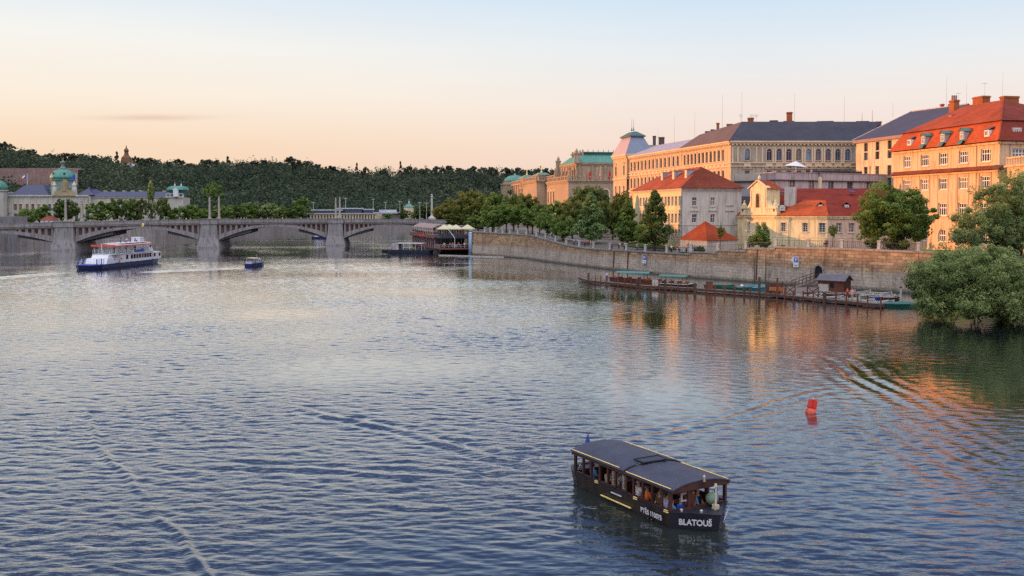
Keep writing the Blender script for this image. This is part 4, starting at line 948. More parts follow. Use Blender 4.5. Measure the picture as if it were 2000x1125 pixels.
    # nearer wing with balustraded terrace
    a=G(1966,156,15); b=G(2025,146,15); r2=bld('balustrade_wing','peach coloured wing with a stone balustrade at the right edge, half hidden by trees',a)
    c=b+n*14; e=a+n*14; zt2=Z(327,156)
    cols=[2.5+3.3*i for i in range(3)]
    for p,q,rw in ((a,b,[dict(z0=12,z1=14.2,us=[u_ for u_ in cols if u_<(b-a).length-1],w=1.5,frame='white')]),(b,c,[]),(c,e,[]),(e,a,[])): wall(r2,p,q,4.8,zt2,rw,K['pl_peach'])
    bm=MB(); 
    for p,q in ((a,b),(e,a)):
        band(bm,p,q,zt2,zt2+.3,.4,ext=.3); band(bm,p,q,zt2+1.35,zt2+1.6,.15); Mx=frameM(p,q); Lx=(q-p).length; k=int(Lx/.55)
        for i in range(k+1): x=Lx*i/k; bm.box(x-.1,x+.1,-.08,.12,zt2+.3,zt2+1.35,0,Mx)
    bm.build('balustrade',K['pl_peach'],r2,I4); dk=MB(); dk.poly([V3(p,zt2+.05) for p in (a,b,c,e)]); dk.build('terrace_floor',K['paving'],r2,I4)
mansard()
# ================= 7. concert hall with green copper roofs
def museum():
    s0=Vector((G(1127,380,20).x,380.0)); 
    def q(r,s): return s0+GR*r+GD*s
    root=bld('concert_hall','sandstone concert hall with green copper roofs, balustrades and a round corner dome',s0)
    wm=K['pl_museum']; zt=Z(319,380)
    H=dict(frame='brown',glass='glass_warm')
    def block(r0,r1,sa,sb,z0,z1,rows_front=[],rows_left=[],cor=True,bal=False,mat=wm):
        c=[q(r0,sb),q(r0,sa),q(r1,sa),q(r1,sb)]
        wall(root,c[0],c[1],z0,z1,rows_left,mat); wall(root,c[1],c[2],z0,z1,rows_front,mat); wall(root,c[2],c[3],z0,z1,[],mat); wall(root,c[3],c[0],z0,z1,[],mat)
        mb=MB(); mb.poly([V3(p,z1) for p in c]); 
        for a,b in ((c[0],c[1]),(c[1],c[2])):
            if cor: band(mb,a,b,z1-.2,z1+.35,.6,ext=.5); band(mb,a,b,z1-.75,z1-.22,.3,ext=.2)
            if bal:
                band(mb,a,b,z1+1.5,z1+1.8,.2); Mx=frameM(a,b); Lx=(b-a).length; k=max(int(Lx/1.1),1)
                for i in range(k+1): x=Lx*i/k; mb.box(x-.2,x+.2,-.1,.2,z1+.36,z1+1.5,0,Mx)
                for i in range(0,k+1,6): x=Lx*i/k; mb.box(x-.4,x+.4,-.25,.3,z1+.36,z1+2.0,0,Mx)
        mb.build('cornice',wm,root,I4); return c
    Lw=26
    # high hall
    c=block(0,46,0,Lw,5,zt,rows_front=[],rows_left=[dict(z0=zt-7.2,z1=zt-2.2,us=[4,9,14,19,23.5],w=2.2,arch=1,**H)])
    mb=MB(); Mf=frameM(c[1],c[2])
    for i in range(9):
        x=1.0+i*5.2; MB().box(x-.45,x+.45,-.3,.02,zt-8,zt-.8).build('pilaster',wm,root,Mf)
        MB().box(x+1.1,x+4.1,-.12,.02,zt-6.2,zt-2.0).build('wall_panel',wm,root,Mf)
    Ml=frameM(c[0],c[1])
    for x in (1.5,6.5,11.5,16.5,21.5,25.4): MB().box(x-.45,x+.45,-.35,.02,zt-8,zt-.8).build('pilaster',wm,root,Ml)
    # copper roof with dark cresting
    def fr(o0,z0,o1,z1):
        a=[V3(q(-.6+o0,-.6+o0),z0),V3(q(46.6-o0,-.6+o0),z0),V3(q(46.6-o0,Lw+.6-o0),z0),V3(q(-.6+o0,Lw+.6-o0),z0)]
        b=[V3(q(-.6+o1,-.6+o1),z1),V3(q(46.6-o1,-.6+o1),z1),V3(q(46.6-o1,Lw+.6-o1),z1),V3(q(-.6+o1,Lw+.6-o1),z1)]; return a,b
    a,b=fr(0,zt+.4,3.6,zt+3.3); rf=MB(); rf.loft([a,b]); ro=rf.build('copper_roof',K['copper'],root,I4)
    a,b=fr(4.2,zt+3.32,4.2,zt+4.3); rf=MB(); rf.loft([a,b]); a2,b2=fr(3.7,zt+4.32,3.7,zt+4.75); rf.loft([a2,b2])
    p0,p1=a2[0],a2[1]
    for i in range(20): pp=p0.lerp(p1,i/19); rf.tube([pp+Vector((0,0,.4)),pp+Vector((0,0,1.3))],.12,5)
    rf.build('cresting',K['copper_dark'],ro,I4)
    bk=MB(); 
    for i in range(5): pp=a2[0].lerp(a2[3],i/5); bk.box(-.3,.3,-.3,.3,-1.5,1.2,0,Matrix.Translation(pp))
    bk.build('roof_pier',wm,ro,I4)
    # lower ring with balustrade
    zl=Z(353,376)
    c=block(-5,50,-6,Lw+6,5,zl,rows_front=[dict(z0=zl-8.3,z1=zl-3.4,us=[9.5+5.4*i for i in range(7)],w=2.3,arch=1,surr=.5,**H)],rows_left=[dict(z0=zl-8.3,z1=zl-3.4,us=[4,9,14],w=2.3,arch=1,surr=.5,**H)],bal=True)
    # red banners and balcony statues
    for i,px in enumerate((1152,1172,1190.5)):
        g=G(px,378.8,28); z=zt-2.8; mb=MB(); mb.poly([(-.9,0,z-6.0),(.9,0,z-6.0),(.35,0,z-1),(0,0,z),(-.35,0,z-1)]); mb.build('banner',CLOTH['red' if i!=1 else 'pink'],root,Matrix.Translation((g.x,g.y-.6,0)))
    for r,s in ((-4.5,-5.5),(-4.5,6),(-4.5,18),(8,-5.8),(20,-5.8)):
        p=q(r,s); mb=MB(); mb.lathe([(.6,0),(.6,.9),(.35,1),(.45,1.6),(.3,2.6),(.42,3.2),(.2,3.6),(.24,3.9),(.05,4.2)],8,(p.x,p.y,zl+1.6)); mb.build('statue',wm,root,I4)
    # corner piers
    for r,s,z in ((-.3,-.3,zt+3.5),(-.5,Lw+3,zt+2)):
        p=q(r,s); mb=MB(); mb.box(-1,1,-1,1,zt-4 if s>5 else zt,z,0,Matrix.Translation((p.x,p.y,0))); mb.box(-1.2,1.2,-1.2,1.2,z,z+.4,0,Matrix.Translation((p.x,p.y,0))); mb.lathe([(.5,.4),(.7,1.2),(.3,1.9),(.1,2.3)],8,(p.x,p.y,z)); mb.build('corner_pier',wm,root,I4)
    # middle link
    c=block(1,40,Lw+.3,62,5,Z(341,405),rows_left=[dict(z0=19.5,z1=24,us=[6,12,18,24,30],w=1.8,arch=1,**H)])
    rf=MB(); a=[V3(q(.5,Lw+.5),Z(339,405)),V3(q(.5,62),Z(339,420)),V3(q(8,62),Z(336,420)),V3(q(8,Lw+.5),Z(333,405))]; rf.poly(a); rf.build('link_roof',K['tile_brown'],root,I4)
    c=block(-9,36,Lw+6.3,60,5,Z(353,410),rows_front=[],rows_left=[dict(z0=11,z1=17.5,us=[4,9,14,19,24],w=1.6,arch=1,**H)],bal=True)
    # two pyramid-roofed pavilions
    def pav(pxl,pxr,Y,ytop,yapex,depth,zlow):
        a=G(pxl,Y,20); b=G(pxr,Y,20); w=(b-a).length; zt_=Z(ytop,Y)
        A=a; B=a+GR*w; C=B+GD*depth; D=A+GD*depth
        for p,r_,rw in ((D,A,[dict(z0=zt_-4.6,z1=zt_-1.2,us=[depth*.3,depth*.7],w=1.5,arch=1,**H)]),(A,B,[dict(z0=zt_-3.8,z1=zt_-1.2,us=[w*.25,w*.5,w*.75],w=.8,**H)]),(B,C,[]),(C,D,[])): wall(root,p,r_,5,zt_,rw,wm)
        mb=MB()
        for p,r_ in ((D,A),(A,B)): 
            band(mb,p,r_,zt_-.2,zt_+.3,.6,ext=.5); band(mb,p,r_,zt_-5.2,zt_-4.8,.4,ext=.3)
            Mx=frameM(p,r_); Lx=(r_-p).length
            for x in (.5,Lx-.5,Lx*.36,Lx*.64): mb.box(x-.35,x+.35,-.3,.02,zt_-14,zt_-5.2,0,Mx)
        mb.build('pilaster',wm,root,I4)
        mid=(A+C)/2; za=Z(yapex,Y); rf=MB(); rg=[V3(mid+(p-mid)*1.08,zt_+.32) for p in (A,B,C,D)]; r2=[V3(mid+(p-mid)*.5,zt_+.32+(za-zt_)*.7) for p in (A,B,C,D)]; r3=[V3(mid+(p-mid)*.05,za) for p in (A,B,C,D)]
        rf.loft([rg,r2,r3]); ro=rf.build('pyramid_roof',K['copper'],root,I4)
        f=MB(); f.lathe([(.35,0),(.45,.4),(.15,.8),(.3,1.4),(.12,1.9),(.1,3.2),(0,3.9)],8,V3(mid,za-.1)); f.build('finial',K['brass'],ro,I4)
    pav(1052,1074,436,342,336,11,0); pav(1024,1044,470,347.5,341,11,0)
    # wing towards the dome with balustrade
    for (a,b,Y0,Y1,yt,dp) in ((1000,1052,515,440,358,20),):
        A=G(a,Y0,15); B=G(b,Y1,15); z=Z(yt,470); d=(B-A).normalized()
        wall(root,A,B,5,z,[dict(z0=z-7,z1=z-2.5,us=[6+7*i for i in range(10) if 6+7*i<(B-A).length-3],w=2,arch=1,**H)],wm)
        n=Vector((-d.y,d.x)); wall(root,B,B+n*dp,5,z,[],wm); mb=MB(); band(mb,A,B,z-.2,z+.4,.7); band(mb,A,B,z+1.7,z+2.1,.4); Mx=frameM(A,B); Lx=(B-A).length
        for i in range(60): x=Lx*i/59; mb.box(x-.25,x+.25,-.3,.1,z+.4,z+1.7,0,Mx)
        for x in run(3,Lx-3,12): mb.box(x-.5,x+.5,-.4,.02,5,z-.25,0,Mx)
        mb.poly([V3(A,z),V3(B,z),V3(B+n*dp,z),V3(A+n*dp,z)]); mb.build('balustrade',wm,root,I4)
    # stepped projections facing the river
    for px,Y,w,dep,yt in ((1082,428,3.4,8,349),(1110,404,3.2,9,348),(1096,417,6,6,346)):
        a=G(px,Y,15); A=a; B=a+GR*w; C=B+GD*dep; D=A+GD*dep; z=Z(yt,Y); 
        for p,r_ in ((D,A),(A,B),(B,C),(C,D)): wall(root,p,r_,5,z,[],wm)
        mb=MB(); mb.poly([V3(p,z) for p in (A,B,C,D)])
        for p,r_ in ((D,A),(A,B)): band(mb,p,r_,z-.2,z+.4,.6,ext=.5); band(mb,p,r_,z-3,z-2.6,.45,ext=.4)
        mb.build('cornice',wm,root,I4)
    # dome
    g=G(1006,528,20); z0=Z(358,528); mb=MB(); mb.lathe([(7.4,5),(7.4,z0-1),(8,z0-.9),(8,z0-.2),(6.6,z0-.15),(6.6,z0+.6)],20,(g.x,g.y,0))
    for j in range(20):
        t=2*PI*j/20; mb.box(-.25,.25,-.25,.25,z0-6,z0-1,0,Matrix.Translation((g.x+7.5*math.cos(t),g.y+7.5*math.sin(t),0)))
    mb.build('drum',wm,root,I4,smooth=False)
    dm=MB(); dm.lathe([(6.3,0),(6.1,1.0),(5.3,2.2),(3.6,3.2),(1.6,3.7),(.6,3.8),(.6,4.4),(.2,4.9)],20,(g.x,g.y,z0+.6)); dm.build('dome',K['copper'],root,I4,smooth=True)
museum()
# ================= far left bank: academy, villa, hilltop pavilion, riverside arcade
def academy():
    D=485; gx=lambda px,z=15:G(px,D,z)
    root=bld('academy_building','long cream government palace with dark blue roofs and a big green copper dome',gx(110))
    m=K['pl_academy']; zt=Z(388,D)
    A=G(-60,492,15); B=gx(24); C=gx(24)-Vector((0,4)); E=gx(178)-Vector((0,4)); F=gx(178); H=gx(330)
    zc=Z(383,D)
    ua=lambda a,b,ps:[plane_u(a,b,p,15) for p in ps]
    F1=dict(frame='grey',nx=2,nz=2)
    wall(root,A,B,5,zt,[dict(z0=12.6,z1=15.4,us=ua(A,B,(-50,-36,-22,-8,6)),w=1.5,sill=1,**F1),dict(z0=8.4,z1=10.8,us=ua(A,B,(-50,-36,-22,-8,6)),w=1.5,sill=1,**F1)],m)
    wall(root,B,C,5,zc,[],m)
    xs=(30,40,53,64,76,86,97,107,118,128,139,149,160,170)
    wall(root,C,E,5,zc,[dict(z0=12.9,z1=15.9,us=ua(C,E,xs),w=1.5,sill=1,surr=.25,**F1),dict(z0=8.2,z1=11,us=ua(C,E,xs),w=1.5,sill=1,**F1)],m)
    wall(root,E,F,5,zc,[],m); 
    xs2=tuple(range(186,325,11)); wall(root,F,H,5,Z(386,D),[dict(z0=12.6,z1=15.2,us=ua(F,H,xs2),w=1.4,sill=1,**F1)],m)
    dp=18; back=lambda p:p+Vector((0,dp))
    for a,b in ((H,back(H)),(back(H),back(A)),(back(A),A)): wall(root,a,b,5,zt,[],m)
    mb=MB(); band(mb,C,E,zc-.2,zc+.5,.8,ext=.6); band(mb,A,B,zt,zt+.5,.6); band(mb,F,H,Z(386,D),Z(386,D)+.5,.6); band(mb,C,E,11.6,11.9,.3)
    Mx=frameM(C,E)
    for x in ua(C,E,(25.5,35,58,70,92,102,123,134,155,165,176)): mb.box(x-.3,x+.3,-.25,.02,6,zc-.3,0,Mx)
    mb.build('cornice',m,root,I4)
    # roofs
    def hip(a,b,z0,z1,inset,name='hip_roof',deep=16):
        o=.8; r0=[V3(a+Vector((-o,-o)),z0),V3(b+Vector((o,-o)),z0),V3(b+Vector((o,deep)),z0),V3(a+Vector((-o,deep)),z0)]
        r1=[V3(a+Vector((inset,inset)),z1),V3(b+Vector((-inset,inset)),z1),V3(b+Vector((-inset,deep-inset)),z1),V3(a+Vector((inset,deep-inset)),z1)]
        rf=MB(); rf.loft([r0,r1]); return rf.build(name,K['roof_blue'],root,I4)
    K['roof_blue']=simple('dark_blue_slate',(.055,.065,.12),.6,.15,.5,streak=.2)
    hip(gx(24),gx(94),zc+.5,Z(361,D),4.5); hip(gx(152),gx(182),zc+.5,Z(365,D),4.5); hip(A,B,zt+.5,Z(376,D),4); hip(F,H,Z(386,D)+.5,Z(374,D),4.5)
    for px in (192,208,229,246,262,281,309): g=gx(px)+Vector((0,9)); chimney(root,g,1.5,1,Z(378,D),Z(371.5,D),0,'pl_academy')
    for px in (8,14,33,36): g=gx(px)+Vector((0,6)); chimney(root,g,1.4,1,Z(384,D),Z(375 if px<20 else 367,D),0,'pl_academy')
    # central projection, drum, dome and lantern
    c=gx(110)+Vector((0,8)); sc_=D/FPX
    mb=MB(); mb.lathe([(6.4,Z(385,D)),(6.3,Z(366,D)),(5.7,Z(365,D)),(5.5,Z(353,D)),(6.1,Z(352,D)),(6.4,Z(348.5,D))],24,(c.x,c.y,0)); mb.build('drum',K['copper_dark2'],root,I4) if 'copper_dark2' in K else mb.build('drum',simple('green_grey_drum',(.16,.26,.24),.8,.4,.5),root,I4)
    dm=MB(); R=6.3; zb=Z(348,D); zt_=Z(328.5,D); pr=[(R,0)]+[(R*math.cos(t),(zt_-zb)*math.sin(t)) for t in [i*PI/2/8 for i in range(1,8)]]+[(1.6,(zt_-zb)+.1)]
    dm.lathe(pr,24,(c.x,c.y,zb)); do=dm.build('dome',K['copper'],root,I4,smooth=True)
    ln=MB(); ln.lathe([(1.7,-.3),(1.8,.2),(1.1,.8),(.8,1.5),(.9,1.9),(.6,2.3),(1.1,2.9),(1.2,3.5),(.6,3.9),(.3,4.3),(.15,4.9),(.05,5.6)],12,(c.x,c.y,zt_)); ln.build('lantern',simple('grey_green_lantern',(.13,.18,.17),.7,.2,1),do,I4)
    for a in (-120,-60): 
        t=math.radians(a); r_=R*.86; p=Vector((c.x+r_*math.cos(t),c.y+r_*math.sin(t),zb+2.2)); o=MB(); o.lathe([(.1,-.5),(.6,-.2),(.6,.4),(.15,.9)],8,p); o.build('dome_window',K['iron'],do,I4)
    for sgn in (-1,1):
        s=MB(); x=c.x+sgn*7; s.lathe([(1.5,0),(1.3,3),(.9,4),(1.1,5),(.4,6.2),(.1,7)],8,(c.x+(0.2 if sgn<0 else 10),gx(110).y-2,zc+.5)); s.build('corner_turret',m,root,I4)
    pd=MB(); a,b=gx(114)-Vector((0,4.4)),gx(154)-Vector((0,4.4)); Mx=frameM(a,b); Lp=(b-a).length
    pd.poly([(0,0,zc),(Lp,0,zc),(Lp,0,zc+2),(Lp*.85,0,zc+2.6),(Lp*.66,0,zc+3.2),(Lp*.62,0,zc+7.2),(Lp*.5,0,zc+8.2),(Lp*.38,0,zc+7.2),(Lp*.34,0,zc+3.2),(Lp*.15,0,zc+2.6),(0,0,zc+2)])
    pd.poly([(0,1.5,zc),(0,1.5,zc+2),(Lp*.15,1.5,zc+2.6),(Lp*.34,1.5,zc+3.2),(Lp*.38,1.5,zc+7.2),(Lp*.5,1.5,zc+8.2),(Lp*.62,1.5,zc+7.2),(Lp*.66,1.5,zc+3.2),(Lp*.85,1.5,zc+2.6),(Lp,1.5,zc+2),(Lp,1.5,zc)])
    pd.box(Lp*.42,Lp*.58,-.4,-.01,zc+2.5,zc+7); pd.box(-.3,Lp+.3,-.6,-.01,zc+.1,zc+.7)
    pd.build('pediment',simple('ochre_stone_pediment',(.33,.27,.17),.9,.2,.5),root,Mx)
    for px,cl in ((58,'red'),(153,'blue')):
        g=gx(px)-Vector((0,2)); z0=Z(361,D); t=thing('flagpole','white flagpole with a white, red and blue flag on the palace roof' if cl=='red' else 'white flagpole with a dark blue flag right of the big green dome','flag',(g.x,g.y,z0))
        mb=MB(); mb.tube([(0,0,0),(0,0,5.6)],.14,6); mb.build('pole',K['white'],t)
        f=MB(); n=6; 
        L=[];
        for i in range(n+1): x=-.3-i*.38; dz=-.25*i; L.append(((x,.15*math.sin(i*1.3),5.3+dz),(x,.15*math.sin(i*1.3),3.6+dz),(x,.15*math.sin(i*1.3),4.45+dz)))
        for i in range(n):
            if cl=='red': f.poly([L[i][0],L[i][2],L[i+1][2],L[i+1][0]],1 if i<2 else 0); f.poly([L[i][2],L[i][1],L[i+1][1],L[i+1][2]],1 if i<3 else 2)
            else: f.poly([L[i][0],L[i][1],L[i+1][1],L[i+1][0]],1)
        f.build('flag',[CLOTH['white'],CLOTH['blue'],CLOTH['red']],t)
    # left small dome at the picture edge
    g=G(-6,478,20); dm=MB(); dm.lathe([(4.6,5),(4.6,Z(374,478)),(5.2,Z(373,478)),(5.2,Z(371,478))],14,(g.x,g.y,0)); dm.build('turret',m,root,I4)
    dm=MB(); dm.lathe([(5.0,0),(4.9,1.6),(4.0,3.4),(2,4.6),(.4,5)],14,(g.x,g.y,Z(371,478))); dm.build('turret_dome',K['copper'],root,I4,smooth=True)
    # right end pavilion
    A=G(325,478,12); B=G(358,478,12); zt=Z(386,478)
    r2=bld('end_pavilion','square cream pavilion with a flat green copper dome at the right end of the palace',A)
    C=B+Vector((0,10)); D_=A+Vector((0,10)); w=(B-A).length
    for p,q_ in ((A,B),(B,C),(C,D_),(D_,A)): wall(r2,p,q_,5,zt,[dict(z0=10.2,z1=14.2,us=[w*.22,w*.5,w*.78],w=1.1,arch=1,frame='grey')] if p is A else [],m)
    mb=MB(); band(mb,A,B,zt,zt+.6,.5,ext=.4); band(mb,A,B,zt+1.8,zt+2.1,.2); 
    for i in range(5): x=w*i/4; mb.box(x-.3,x+.3,-.2,.2,zt+.6,zt+1.8,0,frameM(A,B))
    mb.build('balustrade',m,r2,I4)
    i0=A+Vector((1.2,1.5)); i1=B+Vector((-1.2,1.5)); i2=C+Vector((-1.2,-1)); i3=D_+Vector((1.2,-1)); z1=Z(377,478); z2=Z(371,478)
    a_=MB(); a_.loft([[V3(p,zt) for p in (i0,i1,i2,i3)],[V3(p,z2) for p in (i0,i1,i2,i3)]]); a_.build('attic',K['copper_dark'],r2,I4)
    md=(A+C)/2; rings=[]
    for s,z in ((1.16,z2),(1.12,z2+.7),(.95,z2+1.5),(.6,z2+2.0),(.05,z2+2.1)): rings.append([V3(md+(p-md)*s*.85,z) for p in (A,B,C,D_)])
    rf=MB(); rf.loft(rings); ro=rf.build('dome',K['copper'],r2,I4)
    for s in (-1,1): f=MB(); f.lathe([(.3,0),(.4,.5),(.1,1),(.05,2)],8,(md.x+s*1.6,md.y,z2+2)); f.build('finial',K['white'],ro,I4)
    pb=MB(); x0=G(343.5,476.8,15); pb.box(-1.1,1.1,-.5,1,z1-1.8,z1+1.5,0,Matrix.Translation((x0.x,x0.y,0))); pb.poly([(x0.x-1.5,x0.y-.6,z1+1.5),(x0.x+1.5,x0.y-.6,z1+1.5),(x0.x,x0.y-.6,z1+2.7)]); pb.build('gable_window',K['white'],r2,I4)
academy()
def small_far():
    # long terrace wall on the hill
    a=G(-40,735,50); b=G(122,735,50); c=G(152,741,50); z=Z(328,735)
    mb=MB(); mb.poly([V3(a,Z(352,735)-9),V3(b,Z(352,735)-9),V3(b,z),V3(a,z-.3)]); mb.poly([V3(b,Z(352,735)-9),V3(c,Z(352,735)-9),V3(c,Z(331,741)),V3(b,z)]); mb.poly([V3(a,z-.3),V3(b,z),V3(c,Z(331,741)),V3(c,z)+Vector((0,14,0)),V3(a,z)+Vector((0,14,0))])
    tag(mb.build('garden_wall',simple('pinkish_brown_terrace_wall',(.27,.18,.165),.95,.25,.12,streak=.3,fine=.6)),'long pinkish brown retaining wall on the hillside behind the big green dome','wall')
    # hilltop pavilion
    g=G(247,880,60); r=thing('hilltop_pavilion','small pavilion with a stacked pointed turret on the wooded skyline','pavilion',(g.x,g.y,50))
    zb=Z(332,880); M=Matrix.Translation((g.x,g.y,0))
    mb=MB(); mb.box(-5,7,-4,4,zb-6,Z(318,880),0,M); mb.build('wall',K['pl_museum'],r,I4)
    tw=MB(); tw.lathe([(5.2,Z(318,880)),(4.4,Z(308,880)),(2.2,Z(303,880)),(1.7,Z(298,880)),(1.9,Z(296,880)),(2.3,Z(294.5,880)),(1.7,Z(291.5,880)),(.6,Z(289,880)),(.25,Z(284,880))],10,(g.x,g.y,0)); tw.build('turret',simple('brown_turret',(.14,.07,.035),.7,.2,1),r,I4)
    bl=MB(); a=G(236,872,50); b=G(280,872,50); Mx=frameM(a,b); L=(b-a).length; zl=Z(329,872)
    bl.box(0,L,-.3,.3,zl-6,zl,0,Mx); bl.box(0,L*.6,-.3,.3,zl+1.6,zl+2.1,0,Mx); bl.box(L*.3,L*.6,0,5,zl+2,zl+4,0,Mx)
    for i in range(18): x=L*.6*i/17; bl.box(x-.25,x+.25,-.15,.15,zl,zl+1.6,0,Mx)
    bl.build('balustrade',K['white'],r,I4)
    # glint of sun through the trees is real sky between crowns; no lamp is built
    # arcade restaurant on the far bank
    D=610; A=G(605,D,9); B=G(735,D+40,9); r=bld('arcade_building','long low cream riverside building with an arcade and a pale flat roof',A)
    z=Z(418,D); L=(B-A).length; M,_=wall(r,A,B,5.5,z,[dict(z0=6.6,z1=z-.7,us=run(2,L-2,22),w=1.3,arch=1,frame='brown')],K['cream'])
    C=B+Vector((2,14)); E=A+Vector((2,14)); wall(r,B,C,5.5,z,[],K['cream']); wall(r,C,E,5.5,z,[],K['cream']); wall(r,E,A,5.5,z,[],K['cream'])
    rf=MB(); rf.box(-1,L+1,-1.2,14,z+.01,z+.5,0,M); rf.box(L*.05,L*.48,2,10,z+.5,z+2.2,1,M); rf.box(L*.03,L*.5,1.2,11,z+2.2,z+2.8,0,M); rf.box(L*.55,L*.8,2,10,z+.5,z+3.2,1,M); rf.box(L*.53,L*.82,1.4,11,z+3.2,z+3.9,0,M); rf.box(L*.83,L*.99,2,10,z+.5,z+2.6,1,M); rf.box(L*.82,L*.995,1.4,11,z+2.6,z+3.3,0,M)
    rf.build('roof',[simple('pale_blue_grey_roof',(.42,.46,.52),.5,.1,.3),simple('dark_glazed_band',(.05,.06,.08),.3,.1,1)],r,I4)
    A=G(745,665,8); B=G(781,672,8); r=bld('boathouse','low grey riverside hall with a pale roof right of the long arcade building',A)
    M,_=wall(r,A,B,5.5,Z(417,668),[],K['paving']); rf=MB(); L=(B-A).length; z=Z(417,668); rf.box(-.5,L+.5,-1,12,z+.01,z+1,0,M); rf.box(2,L-2,1,9,z+1,z+2.6,0,M); rf.build('roof',simple('pale_roof',(.45,.48,.53),.5,.1,.3),r,I4)
    A=G(789,672,10); B=G(806,672,10); r=bld('villa','small cream villa with a pale green pointed roof on the far bank',A)
    zt=Z(404,672); w=(B-A).length; C=B+Vector((0,9)); E=A+Vector((0,9))
    for p,q in ((A,B),(B,C),(C,E),(E,A)): wall(r,p,q,5.5,zt,[dict(z0=10,z1=12.4,us=[w*.3,w*.7],w=1.1,frame='brown')] if p is A else [],K['cream'])
    md=(A+C)/2; rf=MB(); rf.loft([[V3(md+(p-md)*1.15,zt) for p in (A,B,C,E)],[V3(md+(p-md)*.4,Z(399,672)) for p in (A,B,C,E)],[V3(md+(p-md)*.03,Z(397,672)) for p in (A,B,C,E)]]); ro=rf.build('roof',K['copper'],r,I4)
    f=MB(); f.lathe([(.4,0),(.5,.8),(.1,1.6),(.05,3)],6,V3(md,Z(397,672))); f.build('finial',K['white'],ro,I4)
    # little red-roofed house by the bridge and the white stone block
    A=G(79,372,9); B=G(103,372,9); r=bld('riverside_kiosk','small riverside house with a bright red roof between trees beyond the bridge',A)
    zt=Z(430,372); w=(B-A).length; C=B+Vector((0,5)); E=A+Vector((0,5))
    for p,q in ((A,B),(B,C),(C,E),(E,A)): wall(r,p,q,5.5,zt,[dict(z0=zt-1.4,z1=zt-.5,us=[w*.3,w*.7],w=.8,frame='white')] if p is A else [],K['white'])
    md=(A+C)/2; rf=MB(); rf.loft([[V3(md+(p-md)*1.15,zt) for p in (A,B,C,E)],[V3(md+(p-md)*.3,Z(422,374)) for p in (A,B,C,E)]]); rf.build('roof',tiles('muted_red_roof',(.20,.06,.04)),r,I4)
    # abutment block with stairs left
    A=G(0,345,7); B=G(27,352,7); r=bld('stone_abutment','rough grey stone stair block at the left edge beyond the bridge',A); wall(r,A,B,0,Z(423,348),[],K['stone']); wall(r,B,B+Vector((0,10)),0,Z(423,348),[],K['stone']); a_=MB(); a_.poly([V3(A,Z(423,348)),V3(B,Z(423,348)),V3(B+Vector((0,10)),Z(423,348)),V3(A+Vector((0,10)),Z(423,348))]); a_.build('top',K['coping'],r,I4)
    # lamp posts on the far quay
    names=['first','second','third','fourth','fifth','sixth','seventh']
    for i,(px,y0,D) in enumerate(((612,395,620),(675,387,640),(729,389,650),(753,395,660),(781,393,665),(820,395,660),(833,396,662))):
        g=G(px,D,8); zt=Z(y0,D); o=thing('street_lamp',('tall thin grey street lamp on the far quay, %s from the left')%names[i],'street lamp',(g.x,g.y,5.8),group='street lamps along the far quay')
        mb=MB(); mb.tube([(0,0,0),(0,0,zt-5.8)],[.28,.16],6); mb.build('pole',K['steel'],o)
        hd=MB(); hd.box(-1.3,1.3,-.15,.15,zt-6,zt-5.7); hd.build('lamp_head',K['steel'],o)
    g=G(843.5,650,8); o=thing('stone_column','tall pale stone column with a statue just left of the golden trees','column',(g.x,g.y,6)); mb=MB(); z=Z(378,650)-6
    mb.lathe([(2.6,0),(2.6,z*.10),(1.4,z*.14),(.75,z*.2),(.65,z*.86),(1.0,z*.88),(.5,z*.9),(.6,z*.95),(.1,z)],10); mb.build('shaft',K['post'],o)
small_far()
